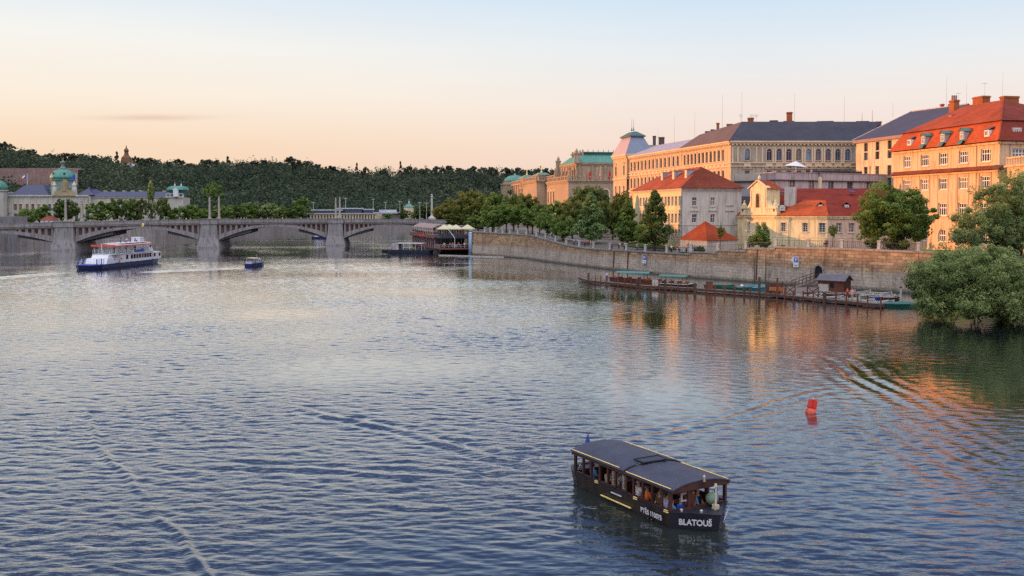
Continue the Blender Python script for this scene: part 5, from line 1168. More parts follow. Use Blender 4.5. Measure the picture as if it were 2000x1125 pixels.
# ================= arch bridge
def bridge():
    p=[G(0,0)]*0
    pier=[Vector((-142,309)),Vector((-103,331)),Vector((-64,353))]
    ax=(pier[2]-pier[0]).normalized(); cr=Vector((-.07,1)).normalized(); Wd=15.5
    sp=(pier[1]-pier[0]).length
    ts=[-3*sp,-2*sp,-sp,0,sp,2*sp,3*sp-1]; O=pier[0]
    def pt(t,c,z): v=O+ax*t+cr*c; return Vector((v.x,v.y,z))
    def top(t):  # parapet top
        m=(sp*1.5); return 9.75-((t-m)/100.0)**2*1.5
    root=thing('arch_bridge','long grey granite arch bridge with open spandrel columns, carrying pairs of tall obelisks','bridge',(O.x,O.y,0))
    # deck and parapets
    N=90; tt=[ts[0]+(ts[-1]+14-ts[0])*i/N for i in range(N+1)]
    def slab(name,c0,c1,h0,h1,mat,t0=0):
        rings=[]
        for t in tt: z=top(t); rings.append([pt(t,c0,z+h0),pt(t,c1,z+h0),pt(t,c1,z+h1),pt(t,c0,z+h1)])
        mb=MB(); mb.loft(rings); return mb.build(name,mat,root,I4)
    slab('deck',-.1,Wd+.1,-1.9,-1.12,K['stone_pink']); slab('road',.5,Wd-.5,-1.119,-1.0,K['asphalt'])
    for c in (-.45,Wd-.05): slab('parapet',c,c+.5,-1.118,0,K['stone'])
    slab('parapet_coping',-.55,.1,.003,.16,K['coping']); slab('string_course',-.62,-.1,-1.5,-1.3,K['coping'])
    # piers
    for t in ts[2:-1]:
        hw=3.3 if t in ts[3:6] else 3.3
        mb=MB(); prof=[(-1.5,3.9,2.4),(0.6,3.7,2.2),(3.6,2.95,1.3),(top(t)-1.6,2.6,1.0),(top(t)-1.55,2.9,1.25),(top(t)+.1,2.75,1.1)]
        rings=[[pt(t-w,-o,z),pt(t+w,-o,z),pt(t+w,Wd+o,z),pt(t-w,Wd+o,z)] for z,w,o in prof]; mb.loft(rings); po=mb.build('pier',K['stone'],root,I4)
        cp=MB(); zt=top(t)+.11; cp.loft([[pt(t-w,-o,z),pt(t+w,-o,z),pt(t+w,2.2,z),pt(t-w,2.2,z)] for z,w,o in ((zt,2.95,1.3),(zt+.25,2.95,1.3))]); cp.build('pier_coping',K['coping'],po,I4)
    for t in ts[2:6]:
        for c in (.2,Wd-1.4):
            z=top(t)+.1; ob=MB(); b=pt(t,c+.6,z); hh=7.6 if c<2 else 7.9
            ob.lathe([(.8,0),(.8,.5),(.55,.55),(.46,.9),(.33,hh*.82),(.45,hh*.83),(.44,hh*.86),(.28,hh*.88),(.34,hh*.93),(.12,hh),(.06,hh+.3)],4,b,rot=PI/4); ob.build('obelisk',simple('obelisk_stone',(.32,.29,.26),.85,.15,2) if 'ob' not in K else K['ob'],root,I4)
    # arches with open spandrels
    for a,b in zip(ts[1:-1],ts[2:]):
        if b>ts[-1]: continue
        t0,t1=a+3.1,b-3.1; L=t1-t0; zs=2.7; n=36
        crown=top((a+b)/2)-2.55
        f=lambda x:zs+(crown-zs)*(1-((x-L/2)/(L/2))**2)
        up=lambda x:f(x)+.75+1.1*abs((x-L/2)/(L/2))**2
        rings=[]; xs=[L*i/n for i in range(n+1)]
        for x in xs: rings.append([pt(t0+x,-.35,f(x)),pt(t0+x,Wd+.35,f(x)),pt(t0+x,Wd+.35,up(x)),pt(t0+x,-.35,up(x))])
        mb=MB(); mb.loft(rings); mb.build('arch',K['stone'],root,I4)
        # solid spandrel near the crown
        mb=MB(); r=[]
        for x in [L*i/n for i in range(n+1) if .27<=i/n<=.73]: r.append([pt(t0+x,.12,up(x)-.3),pt(t0+x,Wd-.1,up(x)-.3),pt(t0+x,Wd-.1,top(t0+x)-1.6),pt(t0+x,.12,top(t0+x)-1.6)])
        mb.loft(r); mb.build('spandrel_wall',K['stone_pink'],root,I4)
        mb=MB(); r=[]
        for x in (0,L*.28): r.append([pt(t0+x,1.2,up(x)-2),pt(t0+x,Wd-1,up(x)-2),pt(t0+x,Wd-1,top(t0+x)-1.6),pt(t0+x,1.2,top(t0+x)-1.6)])
        mb.loft(r); mb.build('void_fill',K['void_shade'],root,I4); mb=MB(); r=[]  # dark fill in the open spandrel, its shade put into the colour
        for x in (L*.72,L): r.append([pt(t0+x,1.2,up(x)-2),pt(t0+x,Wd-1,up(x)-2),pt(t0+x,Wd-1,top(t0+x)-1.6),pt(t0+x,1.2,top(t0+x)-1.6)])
        mb.loft(r); mb.build('void_fill',K['void_shade'],root,I4)
        for i in list(range(6)):
            for s in (0,1):
                x=L*(.012+.048*i); x=x if s==0 else L-x
                if up(x)>top(t0+x)-2.2: continue
                mb=MB(); w=.38; c=t0+x; z0=up(x)-.4; z1=top(c)-1.6
                mb.loft([[pt(c-w,-.12,z),pt(c+w,-.12,z),pt(c+w,1.3,z),pt(c-w,1.3,z)] for z in (z0,z1)]); mb.build('spandrel_column',K['stone_pink'],root,I4)
        if abs(a-0)<1:
            x=L/2+1; c=pt(t0+x,-.5,up(x)+.4); sh=MB(); sh.poly([(c.x-.55,c.y,c.z+.6),(c.x-.6,c.y,c.z-.1),(c.x,c.y,c.z-.75),(c.x+.6,c.y,c.z-.1),(c.x+.55,c.y,c.z+.6)]); sh.build('yellow_sign',K['brass'],root,I4)
    # land piers at the right bank
    return pt,top,ts,sp
BP,BTOP,BTS,BSP=bridge()
# ================= right bank: wall, ground, railing
QW=[(917,290),(922,281),(984,268),(1028,257),(1082,238),(1182,213),(1336,187),(1476,173.5),(1560,166),(1640,160),(1790,150),(1900,142),(2000,135),(2250,116)]
QT=[(905,6.5),(942,6.45),(1036,6.15),(1043,5.9),(1061,5.4),(1080,4.95),(1101,4.45),(1126,4.15),(1154,4.05),(1218,4.2),(1296,4.3),(1345,4.4),(1346,4.75),(1397,4.85),(1399,5.3),(1452,5.4),(1454,5.9),(1510,6.0),(1511,6.35),(1640,6.45),(1790,6.35),(2250,6.3)]
def qp(px,z=0,back=0.0):
    for (a,Ya),(b,Yb) in zip(QW,QW[1:]):
        if px<=b or b==QW[-1][0]:
            A=G(a,Ya,0);B=G(b,Yb,0); u=plane_u(A,B,px,max(z,0)); d=(B-A).normalized(); v=A+d*u+Vector((-d.y,d.x))*back; return v
def qz(px):
    # stepped top: the height holds between the posts
    xs=[p for p,_ in QT]; zs=[z for _,z in QT]; return float(np.interp(px,xs,zs))
def wallmat():
    m,nt,out=newmat('river_wall_masonry')
    uv=nt.new('ShaderNodeUVMap').outputs[0]; b=nt.new('ShaderNodeBsdfPrincipled'); nt.l.new(b.outputs[0],out.inputs[0])
    br=nt.new('ShaderNodeTexBrick'); nt.l.new(uv,br.inputs['Vector']); br.inputs['Scale'].default_value=1; br.inputs['Mortar Size'].default_value=.025
    br.inputs['Brick Width'].default_value=1.35; br.inputs['Row Height'].default_value=.52; br.inputs['Color1'].default_value=(.42,.30,.19,1); br.inputs['Color2'].default_value=(.25,.165,.10,1); br.inputs['Mortar'].default_value=(.15,.12,.10,1)
    sx=nt.new('ShaderNodeSeparateXYZ'); nt.l.new(uv,sx.inputs[0]); v=sx.outputs[1]
    n=nt.noise(uv,.35,4,.6).outputs[0]; n2=nt.noise(nt.mapping(uv,(1.1,.13,1)),1.0,5,.7).outputs[0]; n3=nt.noise(uv,2.2,3,.6).outputs[0]
    low=nt.new('ShaderNodeMapRange'); nt.l.new(nt.m('ADD',v,nt.m('MULTIPLY',n,1.3)),low.inputs[0]); low.inputs[1].default_value=4.1; low.inputs[2].default_value=3.2
    c=nt.mix(nt.m('MULTIPLY',low.outputs[0],.8),br.outputs[0],(.40,.37,.335,1))
    c=nt.mix(.8,c,nt.ramp(n,[(.3,(.62,.6,.58,1)),(.7,(1.3,1.2,1.1,1))]),'MULTIPLY')
    c=nt.mix(.85,c,nt.ramp(n2,[(.33,(.5,.46,.42,1)),(.45,(1,1,1,1)),(.75,(1.15,1.12,1.08,1))]),'MULTIPLY')
    c=nt.mix(.55,c,nt.ramp(n3,[(.3,(.6,.6,.6,1)),(.7,(1.3,1.3,1.3,1))]),'MULTIPLY')
    c=nt.mix(.5,c,nt.mix(br.outputs['Fac'],(1,1,1,1),(.5,.5,.5,1)),'MULTIPLY')
    wet=nt.new('ShaderNodeMapRange'); nt.l.new(nt.m('ADD',v,nt.m('MULTIPLY',n3,.4)),wet.inputs[0]); wet.inputs[1].default_value=1.0; wet.inputs[2].default_value=.35
    c=nt.mix(nt.m('MULTIPLY',wet.outputs[0],.85),c,(.035,.04,.03,1))
    nt.l.new(c,b.inputs['Base Color']); b.inputs['Roughness'].default_value=.9
    bn=nt.new('ShaderNodeBump'); bn.inputs['Strength'].default_value=.6; bn.inputs['Distance'].default_value=.08; nt.l.new(nt.m('SUBTRACT',n3,br.outputs['Fac']),bn.inputs['Height']); nt.l.new(bn.outputs[0],b.inputs['Normal'])
    return m
K['river_wall']=wallmat()
def quay():
    root=thing('embankment_wall','long curving sandstone river wall of the right bank, stepping down in the middle','river wall',(qp(1400).x,qp(1400).y,0))
    pxs=sorted(set([917,922,984,1028,1082,1182,1336,1476,1560,1640,1900,2000,2250]+[p for p,_ in QT if p>922]+list(range(1100,2000,40))))
    far=[Vector((60,690)),Vector((-25,600)),Vector((-31,450)),Vector((-25,375)),Vector((-17,330))]
    P_=[(v,6.5) for v in far]+[(qp(p),qz(p)) for p in pxs]
    mb=MB(); uvs=[]; u=0; cp=MB()
    for (a,za),(b,zb) in zip(P_,P_[1:]):
        L=(b-a).length; 
        if L<1e-4: continue
        d=(b-a).normalized(); n=Vector((-d.y,d.x)); k=max(int(L/4),1)
        for i in range(k):
            t0,t1=i/k,(i+1)/k; p0,p1=a.lerp(b,t0),a.lerp(b,t1); y0,y1=za+(zb-za)*t0,za+(zb-za)*t1
            mb.poly([V3(p0,-1.5),V3(p1,-1.5),V3(p1+n*.5,y1),V3(p0+n*.5,y0)]); uvs+= [(u+L*t0,-1.5),(u+L*t1,-1.5),(u+L*t1,y1),(u+L*t0,y0)]
        u+=L
        cp.loft([[V3(a+n*.35,za+.003),V3(a+n*1.1,za+.003),V3(a+n*1.1,za+.28),V3(a+n*.35,za+.28)],[V3(b+n*.35,zb+.003),V3(b+n*1.1,zb+.003),V3(b+n*1.1,zb+.28),V3(b+n*.35,zb+.28)]])
    me=mb.mesh('wall',K['river_wall']); ul=me.uv_layers.new(name='UVMap'); ul.data.foreach_set('uv',np.array(uvs,np.float32).ravel()); link('wall',me,root,I4)
    cp.build('coping',K['coping'],root,I4)
    # dark brown stain strips, built as thin bars down the wall
    for px in (1197.5,1225,1476.5):
        a=qp(px); b=MB(); b.box(-.1,.1,-.04,.5,.6,qz(px)-.02,0,Matrix.Translation((a.x,a.y,0))@Matrix.Rotation(-.65,4,'Z')@Matrix.Rotation(-.075,4,'X')); b.build('stain_strip',simple('dark_brown_stain',(.12,.06,.035),.8,.3,3),root,I4)
    # doorway
    px=1599.5; a=qp(px,3); b=qp(px+3,3); d=(b-a).normalized(); n=Vector((-d.y,d.x)); M=frameM(a+n*.0,a+n*0+d)
    dz=Matrix.Translation((0,0,0)); w=.72; z0,z1=Z(544,a.y),Z(519,a.y)
    dr=MB(); pts=[(-w,-.02,z0),(w,-.02,z0)]+[(w*math.cos(PI*j/10),-.02,z1-w+w*math.sin(PI*j/10)) for j in range(11)]; dr.poly(pts); dr.build('doorway',K['shadow'],root,M)
    sr=MB(); r2=w+.0
    for j in range(10):
        t0,t1=PI*j/10,PI*(j+1)/10; sr.bar((-(w+.14)*math.cos(t0),-.06,z1-w+(w+.14)*math.sin(t0)),(-(w+.14)*math.cos(t1),-.06,z1-w+(w+.14)*math.sin(t1)),.24,.3)
    for s in (-1,1): sr.box(s*(w+.14)-.13,s*(w+.14)+.13,-.1,.3,z0,z1-w)
    sr.build('doorway_arch',K['coping'],root,M)
    # ground behind the wall
    gm=MB(); R=[]
    prev=None
    for v,z in P_: R.append((v,z))
    rings=[]
    for i,(v,z) in enumerate(R):
        a=R[max(i-1,0)][0]; b=R[min(i+1,len(R)-1)][0]; d=(b-a).normalized(); n=Vector((-d.y,d.x))
        zz=z+.02
        rings.append([V3(v+n*.9,zz),V3(v+n*7,zz-.05),V3(v+n*13,5.05 if v.y<262 else 5.9),V3(v+n*26,4.95 if v.y<262 else 5.6),V3(Vector((v.x+400,v.y+60)),4.9)])
    gm.loft(rings,closed=False,cap=False); tag(gm.build('promenade',simple('promenade_ground',(.17,.16,.15),.95,.2,.4,fine=2)),kind='structure')
    lw=MB()
    for p0,p1 in ((1190,1262),(1130,1180)):
        a=qp(p0,4.3,9.5);b=qp(p1,4.3,9.5);c=qp(p1,4.3,15);d=qp(p0,4.3,15); lw.poly([V3(a,4.6),V3(b,4.75),V3(c,5.4),V3(d,5.4)])
    tag(lw.build('lawn',K['grass']),kind='structure')
    # grassy slope at the right
    sl=MB(); pts=[(1800,154),(1850,150),(1920,146),(2000,141),(2150,131)]
    rg=[]
    for p,Y in pts: a=G(p,Y-7,3); b=G(p,Y-2,6); c=G(p,Y+6,6.5); rg.append([V3(a,-.8),V3(a+Vector((0,1)),.3),V3(b,6.45 if p>1810 else 6.0),V3(c,6.55)])
    sl.loft(rg,closed=False,cap=False); tag(sl.build('grass_bank',simple('bright_grass',(.13,.19,.025),.95,.35,1.5,fine=7)),kind='structure')
    # railing
    posts=[943,954,965,978,992,1007,1024,1043,1061,1080,1101,1126,1154,1186,1218,1255,1296.6,1345,1397,1452,1510,1574,1639.5,1712,1789]
    rr=thing('railing','black iron railing between pale stone posts along the top of the river wall','railing',(qp(1345).x,qp(1345).y,4.5))
    pz={}
    for p in posts:
        a=qp(p,6,.72); z=max(qz(p-1),qz(p+1))+.28; pz[p]=(a,z); mb=MB(); Mx=Matrix.Translation((a.x,a.y,z))@Matrix.Rotation(-.6,4,'Z')
        mb.box(-.22,.22,-.22,.22,0,1.25,0,Mx); mb.box(-.29,.29,-.29,.29,0,.22,0,Mx); mb.box(-.3,.3,-.3,.3,1.25,1.42,0,Mx); mb.build('post',K['post'],rr,I4)
    for p,q in zip(posts,posts[1:]):
        a,za=pz[p]; b,zb=pz[q]; zb_=qz(q-1)+.28; za_=qz(p+1)+.28; mb=MB(); L=(b-a).length; n=max(int(L/.34),3)
        for i in range(1,n): t=i/n; c=a.lerp(b,t); z=za_+(zb_-za_)*t; mb.bar(V3(c,z+.08),V3(c,z+1.12),.035)
        mb.bar(V3(a,za_+1.1),V3(b,zb_+1.1),.07); mb.bar(V3(a,za_+.12),V3(b,zb_+.12),.05); mb.build('railing_panel',K['iron'],rr,I4)
    # parking signs
    def pside(px,py,kind,label):
        a=qp(px,4); t=thing('parking_sign',label,'sign',(a.x,a.y,Z(py,a.y)))
        b=qp(px+4,4); ang=math.atan2(b.y-a.y,b.x-a.x)*.5; M=Matrix.Translation((a.x,a.y-.25,Z(py,a.y)))@Matrix.Rotation(ang,4,'Z')
        h=.82 if kind else .78
        mb=MB(); 
        if kind: mb.poly([(-.95,0,.35),(-.42,0,.95),(.45,0,.95),(.45,0,-.85),(-.42,0,-.85),(-.42,0,-.05)]); mb.poly([(-.95,.06,.35),(-.42,.06,-.05),(-.42,.06,-.85),(.45,.06,-.85),(.45,.06,.95),(-.42,.06,.95)])
        else: mb.box(-.4,.4,0,.06,-.85,.85)
        mb.build('plate',K['white'],t,M)
        bl=MB(); bl.box(-.33,.37,-.02,-.004,-.02 if kind else -.15,.82,0); bl.build('blue_field',K['blue'],t,M)
        text('P',.75,M@Matrix.Translation((.02,-.03,.14 if kind else .06)),K['white'],t,'letter_p',bold=.02)
        ln=MB(); 
        for k in range(2): ln.box(-.25,.28,-.012,-.004,-.5-.16*k,-.44-.16*k)
        ln.build('caption_line',K['navy'],t,M)
    pside(1258,506,0,'small blue and white parking sign fixed low on the river wall')
    pside(1553.5,512,1,'white arrow-shaped parking sign on the river wall left of the doorway')
def text(s,size,M,mat,parent,name,bold=0.0,extr=.006,sx=1):
    cu=bpy.data.curves.new('t','FONT'); cu.body=s; cu.size=size; cu.align_x='CENTER'; cu.extrude=extr; cu.offset=bold
    o=bpy.data.objects.new('t',cu); COL.objects.link(o); dg=bpy.context.evaluated_depsgraph_get(); me=bpy.data.meshes.new_from_object(o.evaluated_get(dg)); bpy.data.objects.remove(o)
    me.materials.clear(); me.materials.append(mat); me.transform(Matrix.Rotation(PI/2,4,'X')@Matrix.Diagonal((sx,1,1,1)))
    return link(name,me,parent,M)
quay()
# ================= vegetation
L_DARK=leafmat('dark_leaves',(.042,.06,.02,1),(.09,.13,.04,1),(.18,.23,.075,1),.35)
L_MID=leafmat('green_leaves',(.052,.09,.024,1),(.13,.20,.052,1),(.26,.34,.10,1),.35)
L_LIGHT=leafmat('light_green_leaves',(.065,.12,.042,1),(.155,.24,.09,1),(.29,.38,.16,1),.35)
L_OLIVE=leafmat('olive_leaves',(.05,.066,.018,1),(.12,.145,.042,1),(.23,.24,.075,1),.35)
L_WILLOW=leafmat('willow_leaves',(.07,.105,.038,1),(.20,.26,.10,1),(.42,.48,.20,1),.42)
L_HILL=leafmat('hazy_hill_leaves',(.026,.038,.030,1),(.052,.072,.050,1),(.095,.12,.072,1),.2)  # bluish leaf colour holds the haze of the distant hill
L_SKY=leafmat('skyline_leaves',(.028,.036,.028,1),(.052,.064,.046,1),(.095,.11,.07,1),.3)
def leaves(cent,rad,per,size,rg,flat=.8,droop=0,asp=1.0):
    """leaf-sized quads scattered on the shells of clumps; returns verts, quads, tint"""
    C=np.repeat(cent,per,0); R=np.repeat(rad,per); n=len(C)
    d=rg.normal(size=(n,3)); d/=np.linalg.norm(d,axis=1)[:,None]
    rr=R*(.45+.6*rg.random(n)**.6)
    p=C+d*rr[:,None]*np.array([1,1,flat])
    nrm=d*.7+rg.normal(size=(n,3))*.6+np.array([0,0,.35]); nrm/=np.linalg.norm(nrm,axis=1)[:,None]
    t=np.cross(nrm,rg.normal(size=(n,3))); t/=np.linalg.norm(t,axis=1)[:,None]
    if droop: 
        t=t*(1-droop)+np.array([0,0,-1])*droop; t-=nrm*np.sum(t*nrm,1)[:,None]; t/=np.linalg.norm(t,axis=1)[:,None]
    b=np.cross(nrm,t); s=size*(.6+.8*rg.random(n))[:,None]
    t=t*s*asp; b=b*s*.62/asp**.5
    v=np.stack([p-t,p-b*.9,p+t,p+b],1).reshape(-1,3)
    ct=np.repeat(rg.random(len(cent)),per); hgt=np.clip(.5+d[:,2]*.45,0,1)  # clump tops lighter, undersides darker: shading put into the tint
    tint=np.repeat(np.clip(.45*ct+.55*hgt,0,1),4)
    q=np.arange(4*n).reshape(n,4); return v,q,tint
def crown_mesh(name,seed,kind,nc,per,size,mat):
    rg=np.random.default_rng(seed); c=[];r=[]
    while len(c)<nc:
        u=rg.normal(size=3); u/=np.linalg.norm(u); k=rg.random()**.33
        if kind=='round':
            lump=1+.16*math.sin(3*math.atan2(u[1],u[0])+seed)+.12*math.sin(5*u[2]+seed*2)
            p=u*k*.83*lump; p[2]=p[2]*.95+1.0; rad=.15+.12*rg.random()
        elif kind=='cone':
            z=rg.random()**1.25; w=(.93*(1-z)**.72)*min(1,(z+.06)*7); a=rg.random()*2*PI; kk=rg.random()**.45
            p=np.array([w*kk*math.cos(a),w*kk*math.sin(a),.12+2.1*z]); rad=.09+.13*(1-z)*rg.random()+.03
        elif kind=='column':
            z=rg.random(); w=.75*math.sin(PI*min(1,z*.85+.15))**.6; a=rg.random()*2*PI; kk=rg.random()**.5
            p=np.array([w*kk*math.cos(a),w*kk*math.sin(a),2.1*z+.05]); rad=.16+.1*rg.random()
        elif kind=='flat':   # broad irregular crown with ragged edge
            lump=1+.22*math.sin(2*math.atan2(u[1],u[0])+seed)+.14*math.sin(7*u[2]+seed)
            p=np.array([u[0]*k*.9*lump,u[1]*k*.9*lump,1.0+u[2]*k*.88*(1.0 if u[2]>0 else .92)]); rad=.10+.12*rg.random()
        c.append(p); r.append(rad)
    v,q,t=leaves(np.array(c),np.array(r),per,size,rg)
    return quadmesh('crown',v,q,[mat],t)
def trunk_mesh(seed,h=1.0,r=.07,limbs=6,spread=.5,top=1.6):
    rd=random.Random(seed); mb=MB(); mb.tube([(0,0,-h),(rd.uniform(-.03,.03),0,-h*.4),(0,0,.1),(.03,.02,top*.55),(0,0,top)],[r*1.35,r,r*.85,r*.55,r*.12],8)
    for i in range(limbs):
        a=rd.uniform(0,2*PI); z=rd.uniform(.0,top*.6); L=rd.uniform(.5,1)*spread
        mb.tube([(0,0,z),(math.cos(a)*L*.5,math.sin(a)*L*.5,z+.22),(math.cos(a)*L,math.sin(a)*L,z+.55)],[r*.5,r*.3,r*.08],5)
    return mb.mesh('trunk',K['bark'],True)
# prototypes: crown spans z 0..2, radius 1; trunk reaches down to z=-1
CM={}
for k,kind,nc,per,size,seed in (('roundA','round',95,75,.062,1),('roundB','round',85,80,.064,5),('roundC','flat',110,65,.060,9),('roundD','flat',100,70,.062,14),('coneA','cone',120,60,.055,21),('coneB','cone',130,60,.055,22),('col','column',60,70,.075,31),
    ('farA','round',60,38,.085,41),('farB','flat',65,36,.085,43),('farC','round',50,40,.09,47),('farCone','cone',50,36,.09,51),('small','round',46,60,.085,61)): CM[k]=(nc,per,size,kind,seed)
MESHC={}
def tree(name,label,px,ytop,hw,Y,zb,kind,mat,group=None,bare=.18,xoff=0,sq=1.0,trunk=True,cat='tree'):
    if name in('leafy_tree','skyline_tree'): hw*=1.18 if name=='leafy_tree' else 1.35
    """crown top at picture row ytop, half width hw in photo pixels, standing at depth Y on level zb"""
    key=(kind,mat.name)
    if key not in MESHC: nc,per,size,kd,seed=CM[kind]; MESHC[key]=crown_mesh(name,seed,kd,nc,per,size,mat)
    if 'trunk'+kind not in MESHC: MESHC['trunk'+kind]=trunk_mesh(len(MESHC),limbs=7)
    zt=Z(ytop,Y); g=G(px,Y,zt); r=hw*Y/FPX; H=zt-zb; hb=H*bare; ch=(H-hb)/2.05
    t=thing(name,label,cat,(g.x,g.y,zb),0,group)
    rot=random.uniform(0,6.28)
    M=Matrix.Translation((g.x,g.y,zb+hb))@Matrix.Rotation(rot,4,'Z')@Matrix.Diagonal((r,r*sq,ch,1))
    if trunk:
        Mt=Matrix.Translation((g.x,g.y,zb+hb))@Matrix.Rotation(rot,4,'Z')@Matrix.Diagonal((min(r,ch*.9),min(r,ch*.9),max(hb+.3,.3),1))
        o=link('trunk',MESHC['trunk'+kind],t,Matrix.Translation((g.x,g.y,zb+hb))@Matrix.Rotation(rot,4,'Z')@Matrix.Diagonal((r*.9,r*.9,ch if hb<ch*1.0 else hb,1)))
    link('crown',MESHC[key],t,M); return t
GR_='leafy trees along the right-bank promenade'
for px,yt,hw,Y,zb,kind,m,lab in (
 (873,386,27,385,6,'roundA',L_OLIVE,'golden green tree at the left end of the promenade row beside the bridge'),
 (893,412,22,346,6,'roundB',L_OLIVE,'low golden green tree just behind the restaurant boat parasols'),
 (917,366,29,352,6,'roundC',L_OLIVE,'tall olive tree with a pointed crown near the left end of the promenade'),
 (941,379,26,335,6,'roundA',L_OLIVE,'rounded olive green tree behind the pale mooring pile'),
 (934,420,20,305,6,'roundD',L_MID,'small dark green tree above the start of the river wall'),
 (968,374,27,318,6,'roundD',L_MID,'green promenade tree left of the museum dome'),
 (962,402,22,292,6,'roundB',L_MID,'short green tree over the first railing posts'),
 (1003,366,24,330,6,'roundB',L_DARK,'dark tree growing right in front of the round corner dome'),
 (989,395,20,287,6,'roundC',L_MID,'small crowned tree on a visible thin trunk below the dome'),
 (1012,388,20,283,6,'roundA',L_MID,'leafy tree on a visible trunk, right of the one below the dome'),
 (1031,377,22,302,6,'roundD',L_OLIVE,'olive tree in front of the left copper pyramid roof'),
 (1040,400,21,274,6,'roundB',L_MID,'tree on a dark bare trunk where the river wall begins to step down'),
 (1054,392,18,290,6,'roundC',L_DARK,'dark narrow tree under the right copper pyramid roof'),
 (1069,404,21,262,5.6,'roundA',L_MID,'bushy tree beside the upper steps of the wall'),
 (1087,390,28,265,5.4,'roundD',L_MID,'broad green tree with a yellowish top above the stepped wall'),
 (1118,384,27,258,5,'roundC',L_OLIVE,'pointed tree just left of the light green linden'),
 (1100,416,21,244,4.6,'roundB',L_MID,'low bushy tree at the foot of the wall steps'),
 (1133,372,28,300,5,'roundB',L_OLIVE,'olive tree in front of the concert hall corner'),
 (1148,355,38,292,5,'roundC',L_DARK,'largest dark tree in front of the grey concert hall front'),
 (1175,392,26,275,5,'roundD',L_DARK,'dark tree between the light linden and the school tower'),
 (1154,386,34,238,4.6,'coneA',L_LIGHT,'light green conical linden tree behind the railing'),
 (1197,378,25,262,5,'roundB',L_DARK,'dark green tree under the arched windows of the grey hall'),
 (1215,371,23,256,5,'roundD',L_OLIVE,'brownish green tree in front of the school tower base'),
 (1243,402,20,245,5,'roundA',L_MID,'small tree between the two conical ones near the orange facade'),
 (1226,398,29,230,4.7,'coneB',L_MID,'mid green conical tree between the light linden and the dark conical one'),
 (1279,383,35,206,4.7,'coneA',L_DARK,'dark pointed conical tree in front of the lit end of the white building'),
 (1262,428,22,214,4.7,'roundB',L_MID,'low tree filling the gap left of the dark conical tree')):
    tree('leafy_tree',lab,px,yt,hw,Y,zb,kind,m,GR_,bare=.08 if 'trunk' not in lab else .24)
tree('small_tree','small bushy green tree in front of the baroque gable behind the railing',1487,431,15,177,5.8,'small',L_MID,bare=.12)
tree('small_tree','low round shoot of leaves left of the small tree under the gable',1472,456,11,178,5.8,'small',L_LIGHT,bare=.1)
tree('small_tree','low dark clump of leaves at the foot of the small tree under the gable',1494,461,16,176.5,5.8,'small',L_DARK,bare=.05)
tree('young_tree','slim young tree with a narrow crown in front of the dimmer pinkish wall',1627,436,8.5,172,6.4,'small',L_MID,bare=.38)
tree('sapling','thin sapling with sparse leaves beside the red-roofed pavilion',1408,440,9,190,4.9,'farC',L_OLIVE,bare=.5)
tree('clipped_bush','dark round clipped bush behind the railing by the pavilion',1369,479,12,187,4.5,'small',L_DARK,bare=.02,trunk=False,cat='bush')
tree('shrub','low shrub under the small pavilion wall at the railing',1334,491,8,189,4.5,'small',L_MID,bare=.02,trunk=False,cat='bush')
# big single tree by the mansard building
def big_tree():
    rg=np.random.default_rng(77); Y=163; g=G(1745,Y,8); R=73*Y/FPX; c=[];r=[]
    while len(c)<330:
        u=rg.normal(size=3); u/=np.linalg.norm(u); k=rg.random()**.38
        a=math.atan2(u[2],u[0]); lump=1+.10*math.sin(3*a+1)+.07*math.sin(7*a)+.05*math.sin(5*math.atan2(u[1],u[0]))
        c.append((u[0]*R*1.02*k*lump,u[1]*R*.9*k,u[2]*5.3*k*lump)); r.append(.45+.75*rg.random())
    v,q,t=leaves(np.array(c),np.array(r),135,.165,rg,.75)
    tr=thing('broad_tree','big broad green tree between the pale yellow house and the red-roofed corner building','tree',(g.x+1.2,Y,6.4))
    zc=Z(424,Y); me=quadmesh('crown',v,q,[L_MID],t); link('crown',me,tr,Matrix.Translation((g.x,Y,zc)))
    mb=MB(); b=Vector((1.9,0,6.4-zc)); 
    mb.tube([b,b+Vector((-.2,0,1.4)),Vector((.6,0,-2.2))],[.45,.34,.28],8)
    for k in range(11):
        a=2*PI*k/11; e=Vector((math.cos(a)*R*.7,math.sin(a)*R*.55,random.uniform(-1.5,3.4))); s=Vector((.9,0,-2.8)); mb.tube([s,s.lerp(e,.5)+Vector((0,0,.5)),e],[.2,.12,.03],5)
    mb.build('trunk',K['bark'],tr,Matrix.Translation((g.x,Y,zc)),True)
big_tree()
def willow(name,label,lobes,n,per,size,mat,base,seed,limbto):
    rg=np.random.default_rng(seed); c=[];r=[]; W=sum(l[3]*l[5] for l in lobes)
    for (px,py,Y,rw,rdp,rh) in lobes:
        ce=P(px,py,Y); k=int(n*rw*rh/W)
        for i in range(k):
            u=rg.normal(size=3); u/=np.linalg.norm(u); kk=rg.random()**.36; a=math.atan2(u[2],u[0])
            lump=1+.09*math.sin(4*a+px)+.06*math.sin(9*a+py)
            c.append((ce.x+u[0]*rw*kk*lump,ce.y+u[1]*rdp*kk,ce.z+u[2]*rh*kk*lump)); r.append(.35+.75*rg.random())
    c=np.array(c); b=np.array(base); v,q,t=leaves(c-b,np.array(r),per,size,rg,1.0,.45,1.5)
    tr=thing(name,label,'tree',base); link('crown',quadmesh('crown',v,q,[mat],t),tr)
    mb=MB()
    for (px,py,Y) in limbto:
        e=P(px,py,Y)-Vector(base); s=Vector((0,0,0)); mb.tube([s,s.lerp(e,.4)+Vector((0,0,1.6)),e],[.5,.3,.06],7)
    mb.build('trunk',K['bark'],tr,None,True)
bs=G(1960,128,1); base=Vector((bs.x,128,.8))
bw=lambda px:px*115/FPX
